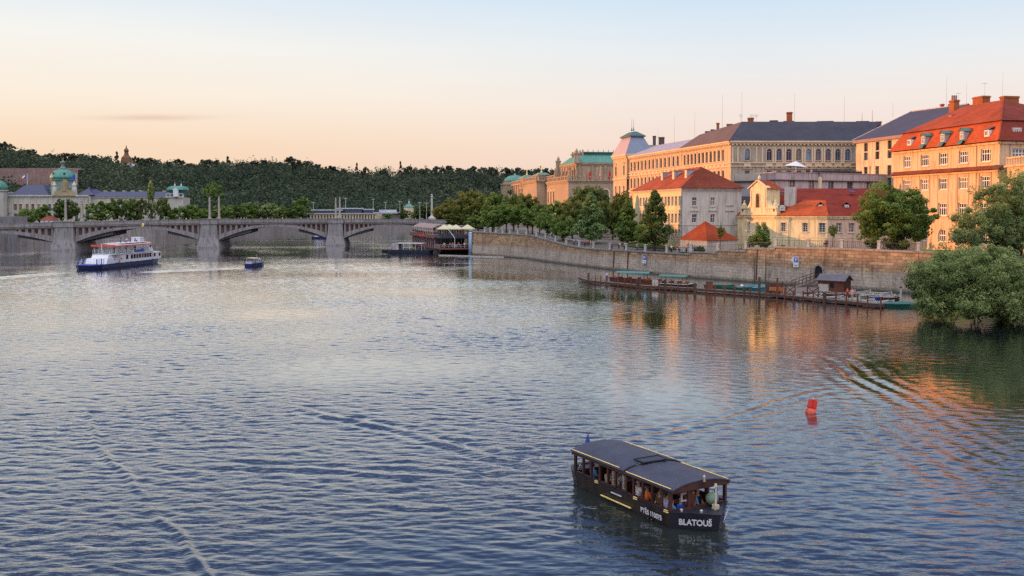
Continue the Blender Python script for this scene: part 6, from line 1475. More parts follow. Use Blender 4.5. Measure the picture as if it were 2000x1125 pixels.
willow('willow','wide silvery green willow leaning out over the water at the right edge',[(1838,556,116,bw(62),4.5,bw(60)),(1873,532,118,bw(56),4.5,bw(50)),(1905,560,112,bw(60),4.5,bw(62)),(1955,545,112,bw(55),5,bw(58)),(1990,580,110,bw(62),5,bw(50)),(2060,560,112,bw(75),6,bw(80)),(1950,600,108,bw(60),4,bw(24)),(1925,512,120,bw(55),4,bw(26)),(1830,600,113,bw(34),3,bw(22))],800,135,.125,L_WILLOW,base,5,[(1850,560,116),(1880,530,118),(1910,560,113),(1960,540,113),(2000,580,111),(2050,540,114)])
base=Vector((G(1985,139,4).x,139,5.0)); b2=lambda px:px*135/FPX
willow('riverside_tree','tall feathery green tree rising behind the willow before the lit corner building',[(1945,400,136,b2(48),3.5,b2(50)),(1985,375,137,b2(45),3.5,b2(42)),(1910,440,135,b2(44),3.5,b2(40)),(1885,466,134,b2(30),3,b2(20)),(1975,450,136,b2(48),4,b2(44)),(2030,420,137,b2(60),5,b2(80)),(1872,432,136,b2(14),2,b2(10))],420,120,.125,L_WILLOW,base,8,[(1945,400,136),(1985,375,137),(1910,440,135),(1885,466,134),(2020,420,137)])
# ---- far bank trees
def bankY(px): return float(interp(px,BANK))
FB=[(54,401,20,400,'farA',L_MID,'round green tree before the palace, just right of the stone stair block'),(86,396,18,405,'farB',L_MID,'green tree in front of the palace above the small red roof'),
(131,380,28,418,'farA',L_DARK,'big dark round tree right of the first obelisk, before the palace centre'),(160,424,10,405,'farC',L_LIGHT,'small pale bush-like tree at the foot of the second obelisk'),
(197,389,28,440,'farB',L_MID,'broad green tree on the far quay, third large one from the left'),(230,379,18,452,'farA',L_DARK,'dark upright tree before the palace right wing'),(254,382,17,455,'farC',L_MID,'mid green tree in the middle of the row before the right wing'),
(275,383,16,455,'farB',L_DARK,'dark leafy tree just left of the grey poplar'),(295,362,11,460,'col',L_WILLOW,'tall narrow grey green poplar before the palace wing'),(318,377,15,460,'farA',L_DARK,'dark tree between the poplar and the end pavilion'),
(341,403,17,462,'farB',L_MID,'low tree at the foot of the end pavilion'),(368,396,24,470,'farC',L_MID,'round green tree right of the end pavilion'),(396,402,20,480,'farA',L_MID,'tree behind the middle pair of obelisks'),
(434,397,21,510,'farB',L_MID,'green tree right of the middle pair of obelisks'),(461,394,20,522,'farA',L_DARK,'dark tree second right of the middle obelisks'),(486,391,20,540,'farC',L_MID,'green tree left of the greyish rounded willow'),
(524,391,23,555,'farA',L_WILLOW,'greyish green rounded willow in the middle of the far bank'),(503,402,12,560,'farB',L_DARK,'small dark tree squeezed left of the rounded willow'),(549,399,16,575,'farB',L_MID,'low green tree right of the rounded willow'),
(567,404,18,580,'farC',L_DARK,'low dark willow-like tree behind the bridge crown'),(590,381,22,600,'farB',L_MID,'tall full green tree left of the long arcade building'),(575,420,14,590,'farA',L_MID,'little tree under the tall full one left of the arcade building'),
(640,404,16,648,'farA',L_DARK,'dark tree behind the arcade roof at the right obelisk'),(758,415,10,655,'farC',L_MID,'small bush-like tree before the grey boathouse'),(789,408,13,665,'farB',L_DARK,'dark tree in front of the small cream villa'),
(831,397,21,668,'farA',L_DARK,'bluish dark tree between the villa and the golden promenade trees'),(812,412,13,668,'farB',L_MID,'low tree at the right foot of the villa'),(416,350,24,660,'farB',L_MID,'large lighter green tree standing out on the lower hillside')]
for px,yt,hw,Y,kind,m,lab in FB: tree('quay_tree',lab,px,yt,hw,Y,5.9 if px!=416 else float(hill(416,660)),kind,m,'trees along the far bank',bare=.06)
SK=[(-14,268,16,'farA'),(10,273,13,'farB'),(6,292,20,'farC'),(47,286,22,'farA'),(27,300,14,'farB'),(78,303,12,'farC'),(95,297,15,'farB'),(124,295,14,'farC'),(151,294,15,'farA'),(170,300,10,'farB'),(186,298,12,'farA'),(206,302,10,'farC'),(228,300,8,'farCone'),(263,302,9,'farB'),(293,303,21,'farA'),(320,318,10,'farC'),(346,308,16,'farB'),(374,316,12,'farC'),(407,306,16,'farA'),(425,309,10,'farC'),(445,309,8,'farCone'),(470,311,13,'farA'),(493,312,12,'farB'),(514,309,18,'farC'),(546,312,12,'farA'),(570,303,15,'farB'),(596,311,13,'farC'),(618,316,11,'farA'),(645,321,11,'farB'),(668,326,10,'farC'),(697,322,6,'farCone'),(713,323,8,'farB'),(748,325,10,'farA'),(782,319,6,'farCone'),(801,321,13,'farC'),(825,324,13,'farA'),(851,322,12,'farB'),(874,320,12,'farC'),(899,323,12,'farA'),(923,322,14,'farB'),(948,324,12,'farC'),(962,321,11,'farA'),(990,325,13,'farB'),(1010,324,12,'farC'),(1034,327,12,'farA'),(1053,326,12,'farB'),(1068,325,11,'farC'),(1090,329,14,'farA')]
ordn=['first','second','third','fourth','fifth','sixth','seventh','eighth','ninth','tenth','eleventh','twelfth','thirteenth','fourteenth','fifteenth','sixteenth','seventeenth','eighteenth','nineteenth','twentieth']
def nth(i): return ordn[i] if i<20 else ('twenty-'+ordn[i-20] if i<29 else ('thirtieth' if i==29 else ('thirty-'+ordn[i-30] if i<39 else ('fortieth' if i==39 else 'forty-'+ordn[i-40]))))
for i,(px,yt,hw,kind) in enumerate(SK):
    Y=float(interp(px,RID))-8; zb=float(hill(px,Y))
    extra='pointed conifer' if kind=='farCone' else 'dark leafy tree'
    tree('skyline_tree','%s on the wooded skyline, %s from the left'%(extra,nth(i)),px,yt,hw,Y,zb-1,kind,L_SKY,'trees on the hill skyline',bare=.1)
def forest():
    rg=np.random.default_rng(3); cs=[];rs=[];tt=[]
    N=5000; px=rg.uniform(-120,1320,N*2); Y=rg.uniform(560,985,N*2)
    t0=interp(px,TOE); t1=interp(px,RID); ok=(Y>t0-25)&(Y<t1+15)&~((px<170)&(Y>715)&(Y<760)); px=px[ok][:N];Y=Y[ok][:N]
    z=hill(px,Y); X=(px-1000)/FPX*Y; n=len(px); per=80
    sz=np.exp(rg.normal(0,.32,n)); hgt=np.clip(9*sz,4.5,17)*np.where((px>220)&(px<285)&(Y>840),.45,1)*np.where((px<175)&(Y>660)&(Y<790),.4,1); w=np.clip(4.4*sz*rg.uniform(.75,1.25,n),2.2,9)
    d=rg.normal(size=(n,per,3)); d/=np.linalg.norm(d,axis=2)[...,None]; k=(.55+.5*rg.random((n,per)))[...,None]
    lump=1+.25*np.sin(d[...,0]*5+px[:,None])*np.sin(d[...,2]*4+Y[:,None])
    p=d*k*lump[...,None]; p[...,0]*=w[:,None]; p[...,1]*=w[:,None]; p[...,2]*=(hgt*.55)[:,None]
    p[...,0]+=X[:,None]; p[...,1]+=Y[:,None]; p[...,2]+=(z+hgt*.5)[:,None]
    nrm=d*.8+rg.normal(size=d.shape)*.5; nrm/=np.linalg.norm(nrm,axis=2)[...,None]
    t=np.cross(nrm,rg.normal(size=d.shape)); t/=np.linalg.norm(t,axis=2)[...,None]; b=np.cross(nrm,t); s=(.55+.6*rg.random((n,per)))[...,None]
    v=np.stack([p-t*s,p-b*s*.8,p+t*s,p+b*s*.7],2).reshape(-1,3); q=np.arange(len(v)).reshape(-1,4)
    big=.5+.25*np.sin(X*.02+Y*.011)+.25*np.sin(X*.047-Y*.03+2); tint=np.repeat(np.clip(.45*np.repeat(rg.random(n)**1.3,per)+.3*(.5+.5*d[...,2].ravel())+.3*np.repeat(big,per),0,1),4)  # tint also holds painted shading, lighter on the crown tops
    o=link('woodland',quadmesh('woodland',v,q,[L_HILL],tint)); tag(o,'dense dark green wood covering the far hillside','woodland',kind='stuff')
forest()
def ivybank():
    # low shrubs along the foot of the far quay under the bridge
    for i,(px,yt,hw,Y,lab) in enumerate(((14,455,17,356,'low dark bush on the waterline at the left picture edge under the bridge'),(70,452,18,372,'low dark bush hanging over the quay under the left arch'),(38,446,16,366,'pale scrub between the two dark bushes under the left arch'))):
        tree('bush',lab,px,yt,hw,Y,.2,'farB',L_DARK if i!=2 else L_MID,'bushes under the left arch',bare=.02,trunk=False,cat='bush')
ivybank()
# ================= people
def skinmesh(joints,edges,rad,sub=1,root=0):
    me=bpy.data.meshes.new('t'); me.from_pydata([tuple(j) for j in joints],edges,[]); o=bpy.data.objects.new('t',me); COL.objects.link(o)
    md=o.modifiers.new('s','SKIN'); md.use_smooth_shade=True
    for v,r in zip(me.skin_vertices[0].data,rad): v.radius=(r,r) if not isinstance(r,tuple) else r
    me.skin_vertices[0].data[root].use_root=True
    if sub: m2=o.modifiers.new('u','SUBSURF'); m2.levels=sub; m2.render_levels=sub
    dg=bpy.context.evaluated_depsgraph_get(); r=bpy.data.meshes.new_from_object(o.evaluated_get(dg)); bpy.data.objects.remove(o); return r
def joinmesh(name,ms,mats):
    """merge meshes; ms is a list of (mesh, material index)"""
    V=[];F=[];MI=[]
    for m,mi in ms:
        b=len(V); V+= [tuple(v.co) for v in m.vertices]
        for p in m.polygons: F.append(tuple(b+i for i in p.vertices)); MI.append(mi)
    me=bpy.data.meshes.new(name); me.from_pydata(V,[],F)
    for m in mats: me.materials.append(m)
    me.polygons.foreach_set('material_index',MI); me.polygons.foreach_set('use_smooth',[True]*len(F)); me.update(); return me
def figure(pose):
    """returns meshes body, shirt, trousers, hair, shoes; x right, -y is the front"""
    sit=pose=='sit'; hz=.45 if sit else .93     # hip height
    P0=[(0,0,hz)]; 
    J={'pel':(0,0,hz),'waist':(0,.01,hz+.15),'chest':(0,0,hz+.36),'neck':(0,0,hz+.52),'head0':(0,-.01,hz+.60),'head1':(0,-.015,hz+.70),'head2':(0,-.005,hz+.78)}
    for s,n in ((-1,'l'),(1,'r')):
        J['sh'+n]=(s*.18,0,hz+.47)
        if pose=='walk': a=.16*s; J['el'+n]=(s*.24,a*.6+.03,hz+.2); J['wr'+n]=(s*.25,a*1.2-.08,hz-.02)
        elif pose=='sit': J['el'+n]=(s*.24,-.05,hz+.2); J['wr'+n]=(s*.15,-.27,hz+.14)
        elif pose=='lean': J['el'+n]=(s*.26,-.12,hz+.22); J['wr'+n]=(s*.2,-.36,hz+.14)
        else: J['el'+n]=(s*.24,.04,hz+.2); J['wr'+n]=(s*.25,-.03,hz-.04)
        J['hp'+n]=(s*.09,0,hz-.04)
        if sit: J['kn'+n]=(s*.12,-.42,hz+.02); J['an'+n]=(s*.12,-.44,.08); J['to'+n]=(s*.13,-.6,.04)
        elif pose=='walk': J['kn'+n]=(s*.1,-.16*s-.04,hz*.52); J['an'+n]=(s*.1,-.26*s+.06,.09 if s>0 else .14); J['to'+n]=(s*.11,-.26*s-.1,.04)
        else: J['kn'+n]=(s*.1,-.02,hz*.52); J['an'+n]=(s*.1,.02,.08); J['to'+n]=(s*.12,-.14,.04)
    R={'pel':.135,'waist':.12,'chest':(.165,.12),'neck':.055,'head0':(.07,.075),'head1':(.082,.098),'head2':(.055,.065),'sh':.062,'el':.042,'wr':.03,'hp':.085,'kn':.058,'an':.038,'to':.035}
    E=[('pel','waist'),('waist','chest'),('chest','neck'),('neck','head0'),('head0','head1'),('head1','head2')]
    for n in 'lr': E+=[('chest','sh'+n),('sh'+n,'el'+n),('el'+n,'wr'+n),('pel','hp'+n),('hp'+n,'kn'+n),('kn'+n,'an'+n),('an'+n,'to'+n)]
    jo=dict(J); ra={k:(R[k] if k in R else R[k[:2]]) for k in J}
    for s,n in ((-1,'l'),(1,'r')):      # palm, five fingers
        w=Vector(J['wr'+n]); d=(w-Vector(J['el'+n])).normalized(); pm=w+d*.06; jo['pm'+n]=tuple(pm); ra['pm'+n]=.033; E.append(('wr'+n,'pm'+n))
        side=Vector((0,-1,0)).cross(d); side=side.normalized() if side.length>.1 else Vector((s,0,0)); side2=d.cross(side).normalized()
        for k,(o_,L) in enumerate(((-.024,.062),(-.008,.074),(.008,.07),(.024,.054))):
            a=pm+d*.035+side2*o_; b=a+d*L*.55; c=b+d*L*.4+side*.012*(-s)
            for nm,q in (('a',a),('b',b),('c',c)): jo['f%d%s%s'%(k,nm,n)]=tuple(q); ra['f%d%s%s'%(k,nm,n)]=.0085
            E+=[('pm'+n,'f%da%s'%(k,n)),('f%da%s'%(k,n),'f%db%s'%(k,n)),('f%db%s'%(k,n),'f%dc%s'%(k,n))]
        a=w+d*.03-side2*.035; b=a+d*.03-side2*.02
        for nm,q in (('a',a),('b',b)): jo['t'+nm+n]=tuple(q); ra['t'+nm+n]=.01
        E+=[('pm'+n,'ta'+n),('ta'+n,'tb'+n)]
    ks=list(jo); ix={k:i for i,k in enumerate(ks)}
    body=skinmesh([jo[k] for k in ks],[(ix[a],ix[b]) for a,b in E],[ra[k] for k in ks],1)
    h=Vector(J['head1']); fc=MB()
    fc.lathe([(.018,-.028),(.017,-.02),(.008,.012),(.003,.02)],6,(h.x,h.y-.098,h.z-.005)) 
    for s in (-1,1): fc.lathe([(.004,-.03),(.02,-.015),(.022,.01),(.006,.03)],6,(h.x+s*.086,h.y+.01,h.z-.005),sx=.6)
    ey=MB()
    for s in (-1,1): ey.lathe([(.002,-.011),(.011,0),(.002,.011)],6,(h.x+s*.032,h.y-.088,h.z+.018))
    mo=MB(); mo.box(-.024,.024,-.1,-.085,-.052,-.044,0,Matrix.Translation((h.x,h.y+.005,h.z)))
    mbs=[(body,0),(fc.mesh('f',K['skin']),0),(ey.mesh('e',K['skin']),1),(mo.mesh('m',K['skin']),2)]
    bodym=joinmesh('body',mbs,[K['skin'],K['black'],simple('lips',(.35,.1,.08),.5,.05,3)] if 'lips' not in K else [K['skin'],K['black'],K['lips']])
    def sub(keys,edges,scale,extra=0):
        k=[q for q in keys]; i={q:n for n,q in enumerate(k)}; rr=[]
        for q in k:
            r=ra[q]; rr.append(tuple(x*scale+extra for x in r) if isinstance(r,tuple) else r*scale+extra)
        return skinmesh([jo[q] for q in k],[(i[a],i[b]) for a,b in edges],rr,1)
    sj={k:k for k in ('pel','waist','chest','shl','shr')}
    jo['uel']=tuple(Vector(J['shl']).lerp(Vector(J['ell']),.75)); jo['uer']=tuple(Vector(J['shr']).lerp(Vector(J['elr']),.75)); ra['uel']=ra['uer']=.052
    jo['nb']=(0,0,hz+.46); ra['nb']=.06
    shirt=sub(['pel','waist','chest','nb','shl','shr','uel','uer'],[('pel','waist'),('waist','chest'),('chest','nb'),('chest','shl'),('chest','shr'),('shl','uel'),('shr','uer')],1.08,.012)
    tro=sub(['pel','hpl','hpr','knl','knr','anl','anr'],[('pel','hpl'),('pel','hpr'),('hpl','knl'),('hpr','knr'),('knl','anl'),('knr','anr')],1.08,.012)
    jo['h1']=(0,.02,hz+.70); jo['h2']=(0,.015,hz+.79); jo['h0']=(0,.06,hz+.62); ra['h1']=(.088,.095); ra['h2']=(.06,.07); ra['h0']=(.06,.045)
    hair=sub(['h0','h1','h2'],[('h0','h1'),('h1','h2')],1.0,.006)
    sh=sub(['anl','tol'],[('anl','tol')],1.0,.012); sh2=sub(['anr','tor'],[('anr','tor')],1.0,.012)
    def fin(me,name,mat):
        me.name=name; me.materials.clear(); me.materials.append(mat); return me
    return dict(body=bodym,shirt=fin(shirt,'shirt',CLOTH['white']),trousers=fin(tro,'trousers',CLOTH['denim']),hair=fin(hair,'hair',K['hair']),shoes=joinmesh('shoes',[(sh,0),(sh2,0)],[CLOTH['black']]))
FIG={p:figure(p) for p in ('stand','walk','sit','lean')}
def person(pose,loc,rz,label,shirt='white',trousers='denim',hair='hair',group=None,s=1.0,rich=True):
    t=thing('person',label,'person',loc,rz,group,(s,s,s)); f=FIG[pose]
    for k in (('body','shirt','trousers','hair','shoes') if rich else ('body','shirt','trousers','hair')):
        o=link(k,f[k],t)
        m={'shirt':CLOTH.get(shirt),'trousers':CLOTH.get(trousers),'hair':K[hair]}.get(k)
        if m: o.material_slots[0].link='OBJECT'; o.material_slots[0].material=m
    return t
# ================= generic hulls
def hullmesh(L,W,sheer,z0,z1,mb=None,bow=.35,stern=.8,n=14,mi=0,deck=True,inset=.0,keel=.55,mdeck=1,raise_bow=.0):
    """closed hull: x forward from -L/2 to L/2; plan tapers to a pointed bow"""
    mb=mb or MB(); rings=[]
    for i in range(n+1):
        x=-L/2+L*i/n; u=i/n
        w=W/2*min(1,(stern+(1-stern)*min(1,u/.2)) if u<.2 else 1)*(1 if u<1-bow else max(.03,math.cos((u-(1-bow))/bow*PI/2)**.75))
        zt=z1+sheer*max(0,(u-.6)/.4)**2+raise_bow*0
        rings.append([(x,-w,zt),(x-.0,-w*keel,z0),(x,w*keel,z0),(x,w,zt)])
    mb.loft(rings,mi)
    return mb
# ================= the wooden cruise boat in front
def cruise_boat():
    C0=Vector((6.0,43.1,0)); ang=math.atan2(-.868,.497); M=Matrix.Translation(C0)@Matrix.Rotation(ang,4,'Z')
    M=M@Matrix.Diagonal((1.035,1.035,.96,1)); t=thing('cruise_boat','dark wooden canal-style passenger boat with arched roofs and white lettering, nearest on the river','boat',C0,ang,None,(1.035,1.035,.96))
    hull=simple('black_brown_hull',(.030,.019,.014),.4,.35,1.5,streak=.3); hb=simple('blue_black_bow',(.012,.013,.022),.35,.25,1.5)
    dk=simple('dark_deck',(.022,.024,.036),.4,.3,2); wd=K['boat_wood']=simple('varnished_red_brown_wood',(.06,.021,.015),.4,.35,3,streak=.3)
    rfm=simple('navy_black_roof_sheet',(.048,.052,.080),.5,.25,1.2,fine=9)
    W=1.47; hz=.66
    # hull outline (top), starting at the stern, starboard = -y
    top=[(-4.55,-.35),(-4.35,-.95),(-3.9,-1.3),(-3.3,-W-.03),(0,-W-.06),(3.45,-W-.02),(4.72,0),(3.45,W+.02),(0,W+.06),(-3.3,W+.03),(-3.9,1.3),(-4.35,.95),(-4.55,.35)]
    def ring(s,z,dx=0): return [(x*s[0]+dx,y*s[1],z) for x,y in top]
    mb=MB(); rg=[ring((.93,.86),-.5),ring((.975,.95),.05),ring((1,1),hz)]; 
    i0=len(mb.v); n=len(top)
    for r in rg: mb.v.extend(r)
    for k in range(2):
        for j in range(n):
            a=i0+k*n+j;b=i0+k*n+(j+1)%n; mb.f.append((a,b,b+n,a+n)); mb.m.append(1 if j in (5,6) else 0)
    mb.build('hull',[hull,hb],t)
    g=MB(); tp=ring((1,1),hz); tp2=ring((1.012,1.015),hz+.07); ti=ring((.965,.94),hz+.07)
    for j in range(n):
        k=(j+1)%n; g.poly([tp[j],tp[k],tp2[k],tp2[j]]); g.poly([tp2[j],tp2[k],ti[k],ti[j]])
    g.build('gunwale',dk,t)
    # decks fore and aft, sunken saloon floor
    d=MB(); z=hz+.02; zi=.02
    d.poly([(3.42,-W*.94,z),(4.55,0,z),(3.42,W*.94,z)]); d.build('deck',dk,t); d=MB(); d.poly([(-4.4,-.35,z),(-4.2,-.9,z),(-3.8,-1.22,z),(-3.42,-1.36,z),(-3.42,1.36,z),(-3.8,1.22,z),(-4.2,.9,z),(-4.4,.35,z)]); d.build('deck',dk,t)
    f=MB(); f.poly([(-3.42,-W*.9,zi),(3.42,-W*.9,zi),(3.42,W*.9,zi),(-3.42,W*.9,zi)]); f.build('floor',K['wood'],t)
    s=MB()
    for sy in (-1,1): s.box(-3.42,3.42,sy*W*.96-.035,sy*W*.96+.035,hz-.2,hz+.12)
    s.box(-3.45,-3.38,-W*.9,W*.9,zi,hz+.12); s.box(3.38,3.45,-W*.9,W*.9,zi,hz+.12); s.build('side_panel',wd,t)
    # posts
    roofz=1.62; xs=[-3.38,-2.72,-2.1,-1.45,-.82,-.28,.42,1.0,1.62,2.24,2.84,3.38]
    for sy in (-1,1):
        for x in xs:
            p=MB(); w=.07 if x in (xs[0],xs[-1]) else .045; p.box(x-w,x+w,sy*(W-.06)-.05,sy*(W-.06)+.05,hz+.1,roofz); p.build('post',wd,t)
    for x in (-3.38,3.38):
        for y in (-.5,.5): p=MB(); p.box(x-.05,x+.05,y-.05,y+.05,hz+.1,roofz+.2); p.build('post',wd,t)
    # roof: two arched sheets, the forward one slightly lower
    def arch(x0,x1,zb,rise,hw,th=.045,n=12):
        r=[]
        for x in (x0,x1):
            q=[(x,hw*math.sin(a),zb+rise*(math.cos(a)-math.cos(1.0))/(1-math.cos(1.0))) for a in [-1.0+2*i/n for i in range(n+1)]]
            k=hw/math.sin(1.0); q=[(x,y*1/math.sin(1.0),z_) for x,y,z_ in q]; q2=[(x,y,z_-th) for x,y,z_ in q][::-1]; r.append(q+q2)
        m=MB(); m.loft(r); return m
    arch(-3.62,.42,roofz+.12,.29,W+.07).build('rear_roof',rfm,t,smooth=False); arch(.36,3.62,roofz+.05,.27,W+.05).build('front_roof',rfm,t)
    e=MB(); e.box(-3.58,3.58,-W-.03,-W+.06,roofz-.06,roofz+.09); e.box(-3.58,3.58,W-.06,W+.03,roofz-.06,roofz+.09); e.build('roof_beam',wd,t)
    for x in (3.56,-3.56):
        pn=MB(); q=[(x,(W)*math.sin(a)/math.sin(1),roofz+.0+.27*(math.cos(a)-math.cos(1.0))/(1-math.cos(1.0))) for a in [-1.0+2*i/12 for i in range(13)]]
        b=[(x,y,max(roofz-.08,z_-.24)) for x,y,z_ in q][::-1]
        for i in range(12): a,b_=q[i],q[i+1]; pn.poly([a,b_,(x,b_[1],roofz-.1),(x,a[1],roofz-.1)]); pn.poly([(x-.04,a[1],a[2]),(x-.04,b_[1],b_[2]),(x-.04,b_[1],roofz-.1),(x-.04,a[1],roofz-.1)])
        pn.build('end_panel',wd,t)
    for sy in (-1,1):
        for x0,x1,zz in ((-3.5,.05,.165),(.55,3.5,.10)):
            r=MB(); r.tube([(x0,sy*(W+.015),roofz+zz),(x1,sy*(W+.015),roofz+zz)],.02,8); r.build('brass_rail',K['brass'],t)
    h=MB(); h.box(.0,.62,-.62,.62,roofz+.37,roofz+.43); h.box(-.02,.02,-.66,.66,roofz+.35,roofz+.46); h.box(.0,.62,-.66,-.6,roofz+.33,roofz+.45); h.box(.0,.62,.6,.66,roofz+.33,roofz+.45); h.build('roof_hatch',dk,t)
    # benches and tables inside
    for sy in (-1,1): b=MB(); b.box(-3.1,-.4,sy*1.05-.2,sy*1.05+.2,zi,.42); b.box(.6,3.1,sy*1.05-.2,sy*1.05+.2,zi,.42); b.build('bench',K['wood_red'],t)
    for x in (-2.2,-1.2,1.3,2.4): b=MB(); b.box(x-.25,x+.25,-.5,.5,.66,.70); b.box(x-.04,x+.04,-.04,.04,zi,.66); b.build('table',K['wood_red'],t)
    # entrance with sign boards, amidships
    for sx in (-.32,.42): b=MB(); b.box(sx-.14,sx+.14,-W-.05,-W+.02,hz+.15,roofz-.1); bo=b.build('notice_board',K['wood'],t); c=MB(); [c.box(sx-.06,sx+.07-.02*(k%3),-W-.056,-W-.052,hz+.25+.07*k,hz+.28+.07*k) for k in range(9)]; c.build('notice',K['post'],bo)
    # brass vents, rubbing strip, plates
    for x in (-1.55,1.25,3.25): b=MB(); b.box(x-.13,x+.13,-W-.085,-W-.04,hz+.0,hz+.035); b.box(x-.11,x+.11,-W-.085,-W-.04,hz+.075,hz+.105); b.build('brass_cleat',K['brass'],t)
    b=MB(); b.box(-1.2,.95,-W-.10,-W-.03,.16,.20); b.build('rubbing_strip',K['brass'],t)
    b=MB(); b.box(-.45,.3,-W-.085,-W-.05,.50,.54); b.build('name_plate',K['white'],t)
    # lettering
    def side(s,x,z,size,nm):
        Mt=M@Matrix.Translation((x,-W-.085,z))@Matrix.Rotation(math.radians(7),4,'X'); return text(s,size,Mt,K['white'],t,nm,bold=.011,sx=.84)
    side('PTĚS 110075',2.35,.24,.30,'registration_number')
    a=Vector((3.45,-W-.02,0)); b=Vector((4.72,0,0)); d_=(b-a).normalized(); nn=Vector((d_.y,-d_.x,0)); c=a.lerp(b,.5)+nn*.10
    R=Matrix(((d_.x,-nn.x,0,c.x),(d_.y,-nn.y,0,c.y),(0,0,1,.25),(0,0,0,1))); text('BLATOUŠ',.37,M@R@Matrix.Rotation(math.radians(12),4,'X'),K['white'],t,'boat_name',bold=.012,sx=.8)
    a=Vector((4.72,0,0)); b=Vector((3.45,W+.02,0)); d_=(b-a).normalized(); nn=Vector((d_.y,-d_.x,0)); c=a.lerp(b,.5)+nn*.05
    R=Matrix(((d_.x,-nn.x,0,c.x),(d_.y,-nn.y,0,c.y),(0,0,1,.25),(0,0,0,1))); text('BLATOUŠ',.37,M@R@Matrix.Rotation(math.radians(12),4,'X'),K['white'],t,'boat_name',bold=.012,sx=.8)
    # bow fittings: mast, lantern, bollards, rope, helm
    b=MB(); b.tube([(3.95,.42,hz),(3.95,.42,hz+1.02)],.045,8); b.tube([(3.95,.42,hz+1.0),(3.95,.42,hz+1.12)],[.07,.05],8); b.box(3.85,4.05,.3,.5,hz+.02,hz+.10); b.bar((3.95,.42,hz+.98),(3.95,.18,hz+.96),.04); b.build('bow_mast',K['weather']if 'weather' in K else simple('pale_grey_mast',(.42,.40,.34),.6,.2,4),t)
    b=MB(); b.lathe([(.07,0),(.07,.03),(.05,.04),(.05,.2),(.07,.21),(.02,.3)],8,(3.62,.1,roofz+.22)); b.build('lantern',simple('copper_lantern',(.45,.32,.25),.4,.2,6,metal=.5),t)
    for x,y in ((3.62,-1.05),(4.1,-.45),(-3.9,-.8),(-3.9,.8)):
        b=MB(); b.lathe([(.05,0),(.045,.1),(.07,.11),(.05,.15)],8,(x,y,hz+.03)); b.build('bollard',K['steel'],t)
    b=MB(); b.tube([(3.95+.12*math.cos(k*.7),.42+.14*math.sin(k*.7),hz+.04+.007*k) for k in range(28)],.022,6); b.build('rope_coil',simple('pale_rope',(.5,.42,.3),.9,.2,8),t)
    b=MB(); b.lathe([(.0,-.27),(.13,-.25),(.24,-.12),(.27,0),(.24,.13),(.13,.24),(.05,.27)],16,(3.55,.58,1.0)); fo=b.build('net_float',simple('pale_green_net',(.16,.23,.17),.8,.25,9,fine=25),t,smooth=True)
    b=MB(); b.tube([(3.55,.58,1.27),(3.95,.42,hz+.98)],.012,5); b.build('rope',K['white'],fo)
    b=MB(); b.box(3.3,3.36,-.85,-.78,1.02,1.4); b.box(3.3,3.36,-.49,-.42,1.02,1.4); b.box(3.3,3.36,-.78,-.49,1.33,1.4); b.box(3.3,3.36,-.78,-.49,1.02,1.09); b.build('window_frame',K['frame_grey'],t)
    b=MB(); b.lathe([(.28,0),(.3,.02),(.3,.05),(.27,.06)],16,(0,0,0)); b.build('steering_wheel',K['wood_red'],t,M@Matrix.Translation((3.1,-.2,.95))@Matrix.Rotation(PI/2,4,'Y'))
    b=MB(); b.tube([(-4.3,0,hz),(-4.45,0,hz+1.5)],.025,6); po=b.build('flag_staff',K['wood'],t); b=MB(); b.loft([[(-4.47,-.03,hz+1.42),(-4.47,.03,hz+1.42),(-4.52,.02,hz+1.42),(-4.52,-.02,hz+1.42)],[(-4.40,-.07,hz+1.1),(-4.38,.08,hz+1.1),(-4.62,.06,hz+1.1),(-4.6,-.05,hz+1.1)],[(-4.34,-.1,hz+.62),(-4.3,.1,hz+.62),(-4.66,.09,hz+.6),(-4.64,-.09,hz+.6)]]); b.build('flag',CLOTH['blue'],po)
    # foam at the bow and the stern
    # passengers
    def seat(x,y,rot,lab,sh,ha='hair',s=.94,tr='denim',pose='sit'):
        v=M@Vector((x,y,.02)); person(pose,v,ang+rot,lab,sh,tr,ha,'passengers of the wooden cruise boat',s)
    R90=PI/2
    seat(-2.65,-.95,PI,'person in a light blue shirt seated nearest the stern window of the wooden boat','lightblue')
    seat(-1.5,-.95,PI,'dark haired person in beige seated behind the third rear window post of the wooden boat','beige')
    seat(-1.15,-.7,R90,'person with folded arms in white seated just aft of the boat entrance','white')
    seat(.75,-.98,PI,'person in a bright white shirt seated just forward of the boat entrance','white','hair_grey',1.0)
    seat(1.35,-1.0,PI,'person with an orange top beside the middle windows of the wooden boat','orange','hair_fair')
    seat(1.98,-.8,R90,'person in a pale green top leaning forward in the wooden boat','green')
    seat(2.2,-1.0,0,'dark haired person in brown beside the green clad passenger','brown')
    seat(2.62,-.98,PI,'person in a lilac top near the front starboard window of the wooden boat','lilac')
    seat(2.98,-1.0,PI,'small person in denim blue at the frontmost starboard window','lightblue','hair',.78)
    seat(3.05,-.62,R90,'bald older person in a strong blue shirt sitting at the bow opening','blue','hair_grey',.82)
    seat(3.0,.05,R90,'fair haired person in a turquoise shirt at the centre of the bow opening','lightblue','hair_fair',.98)
    seat(2.7,.55,R90,'person in dark clothes seated behind the green net float','black','hair_fair',.9)
    seat(1.6,.8,-R90+PI,'person in red sitting on the far side bench of the wooden boat','red')
    seat(-2.0,.8,R90,'person in grey sitting on the far side bench near the stern','grey')
cruise_boat()
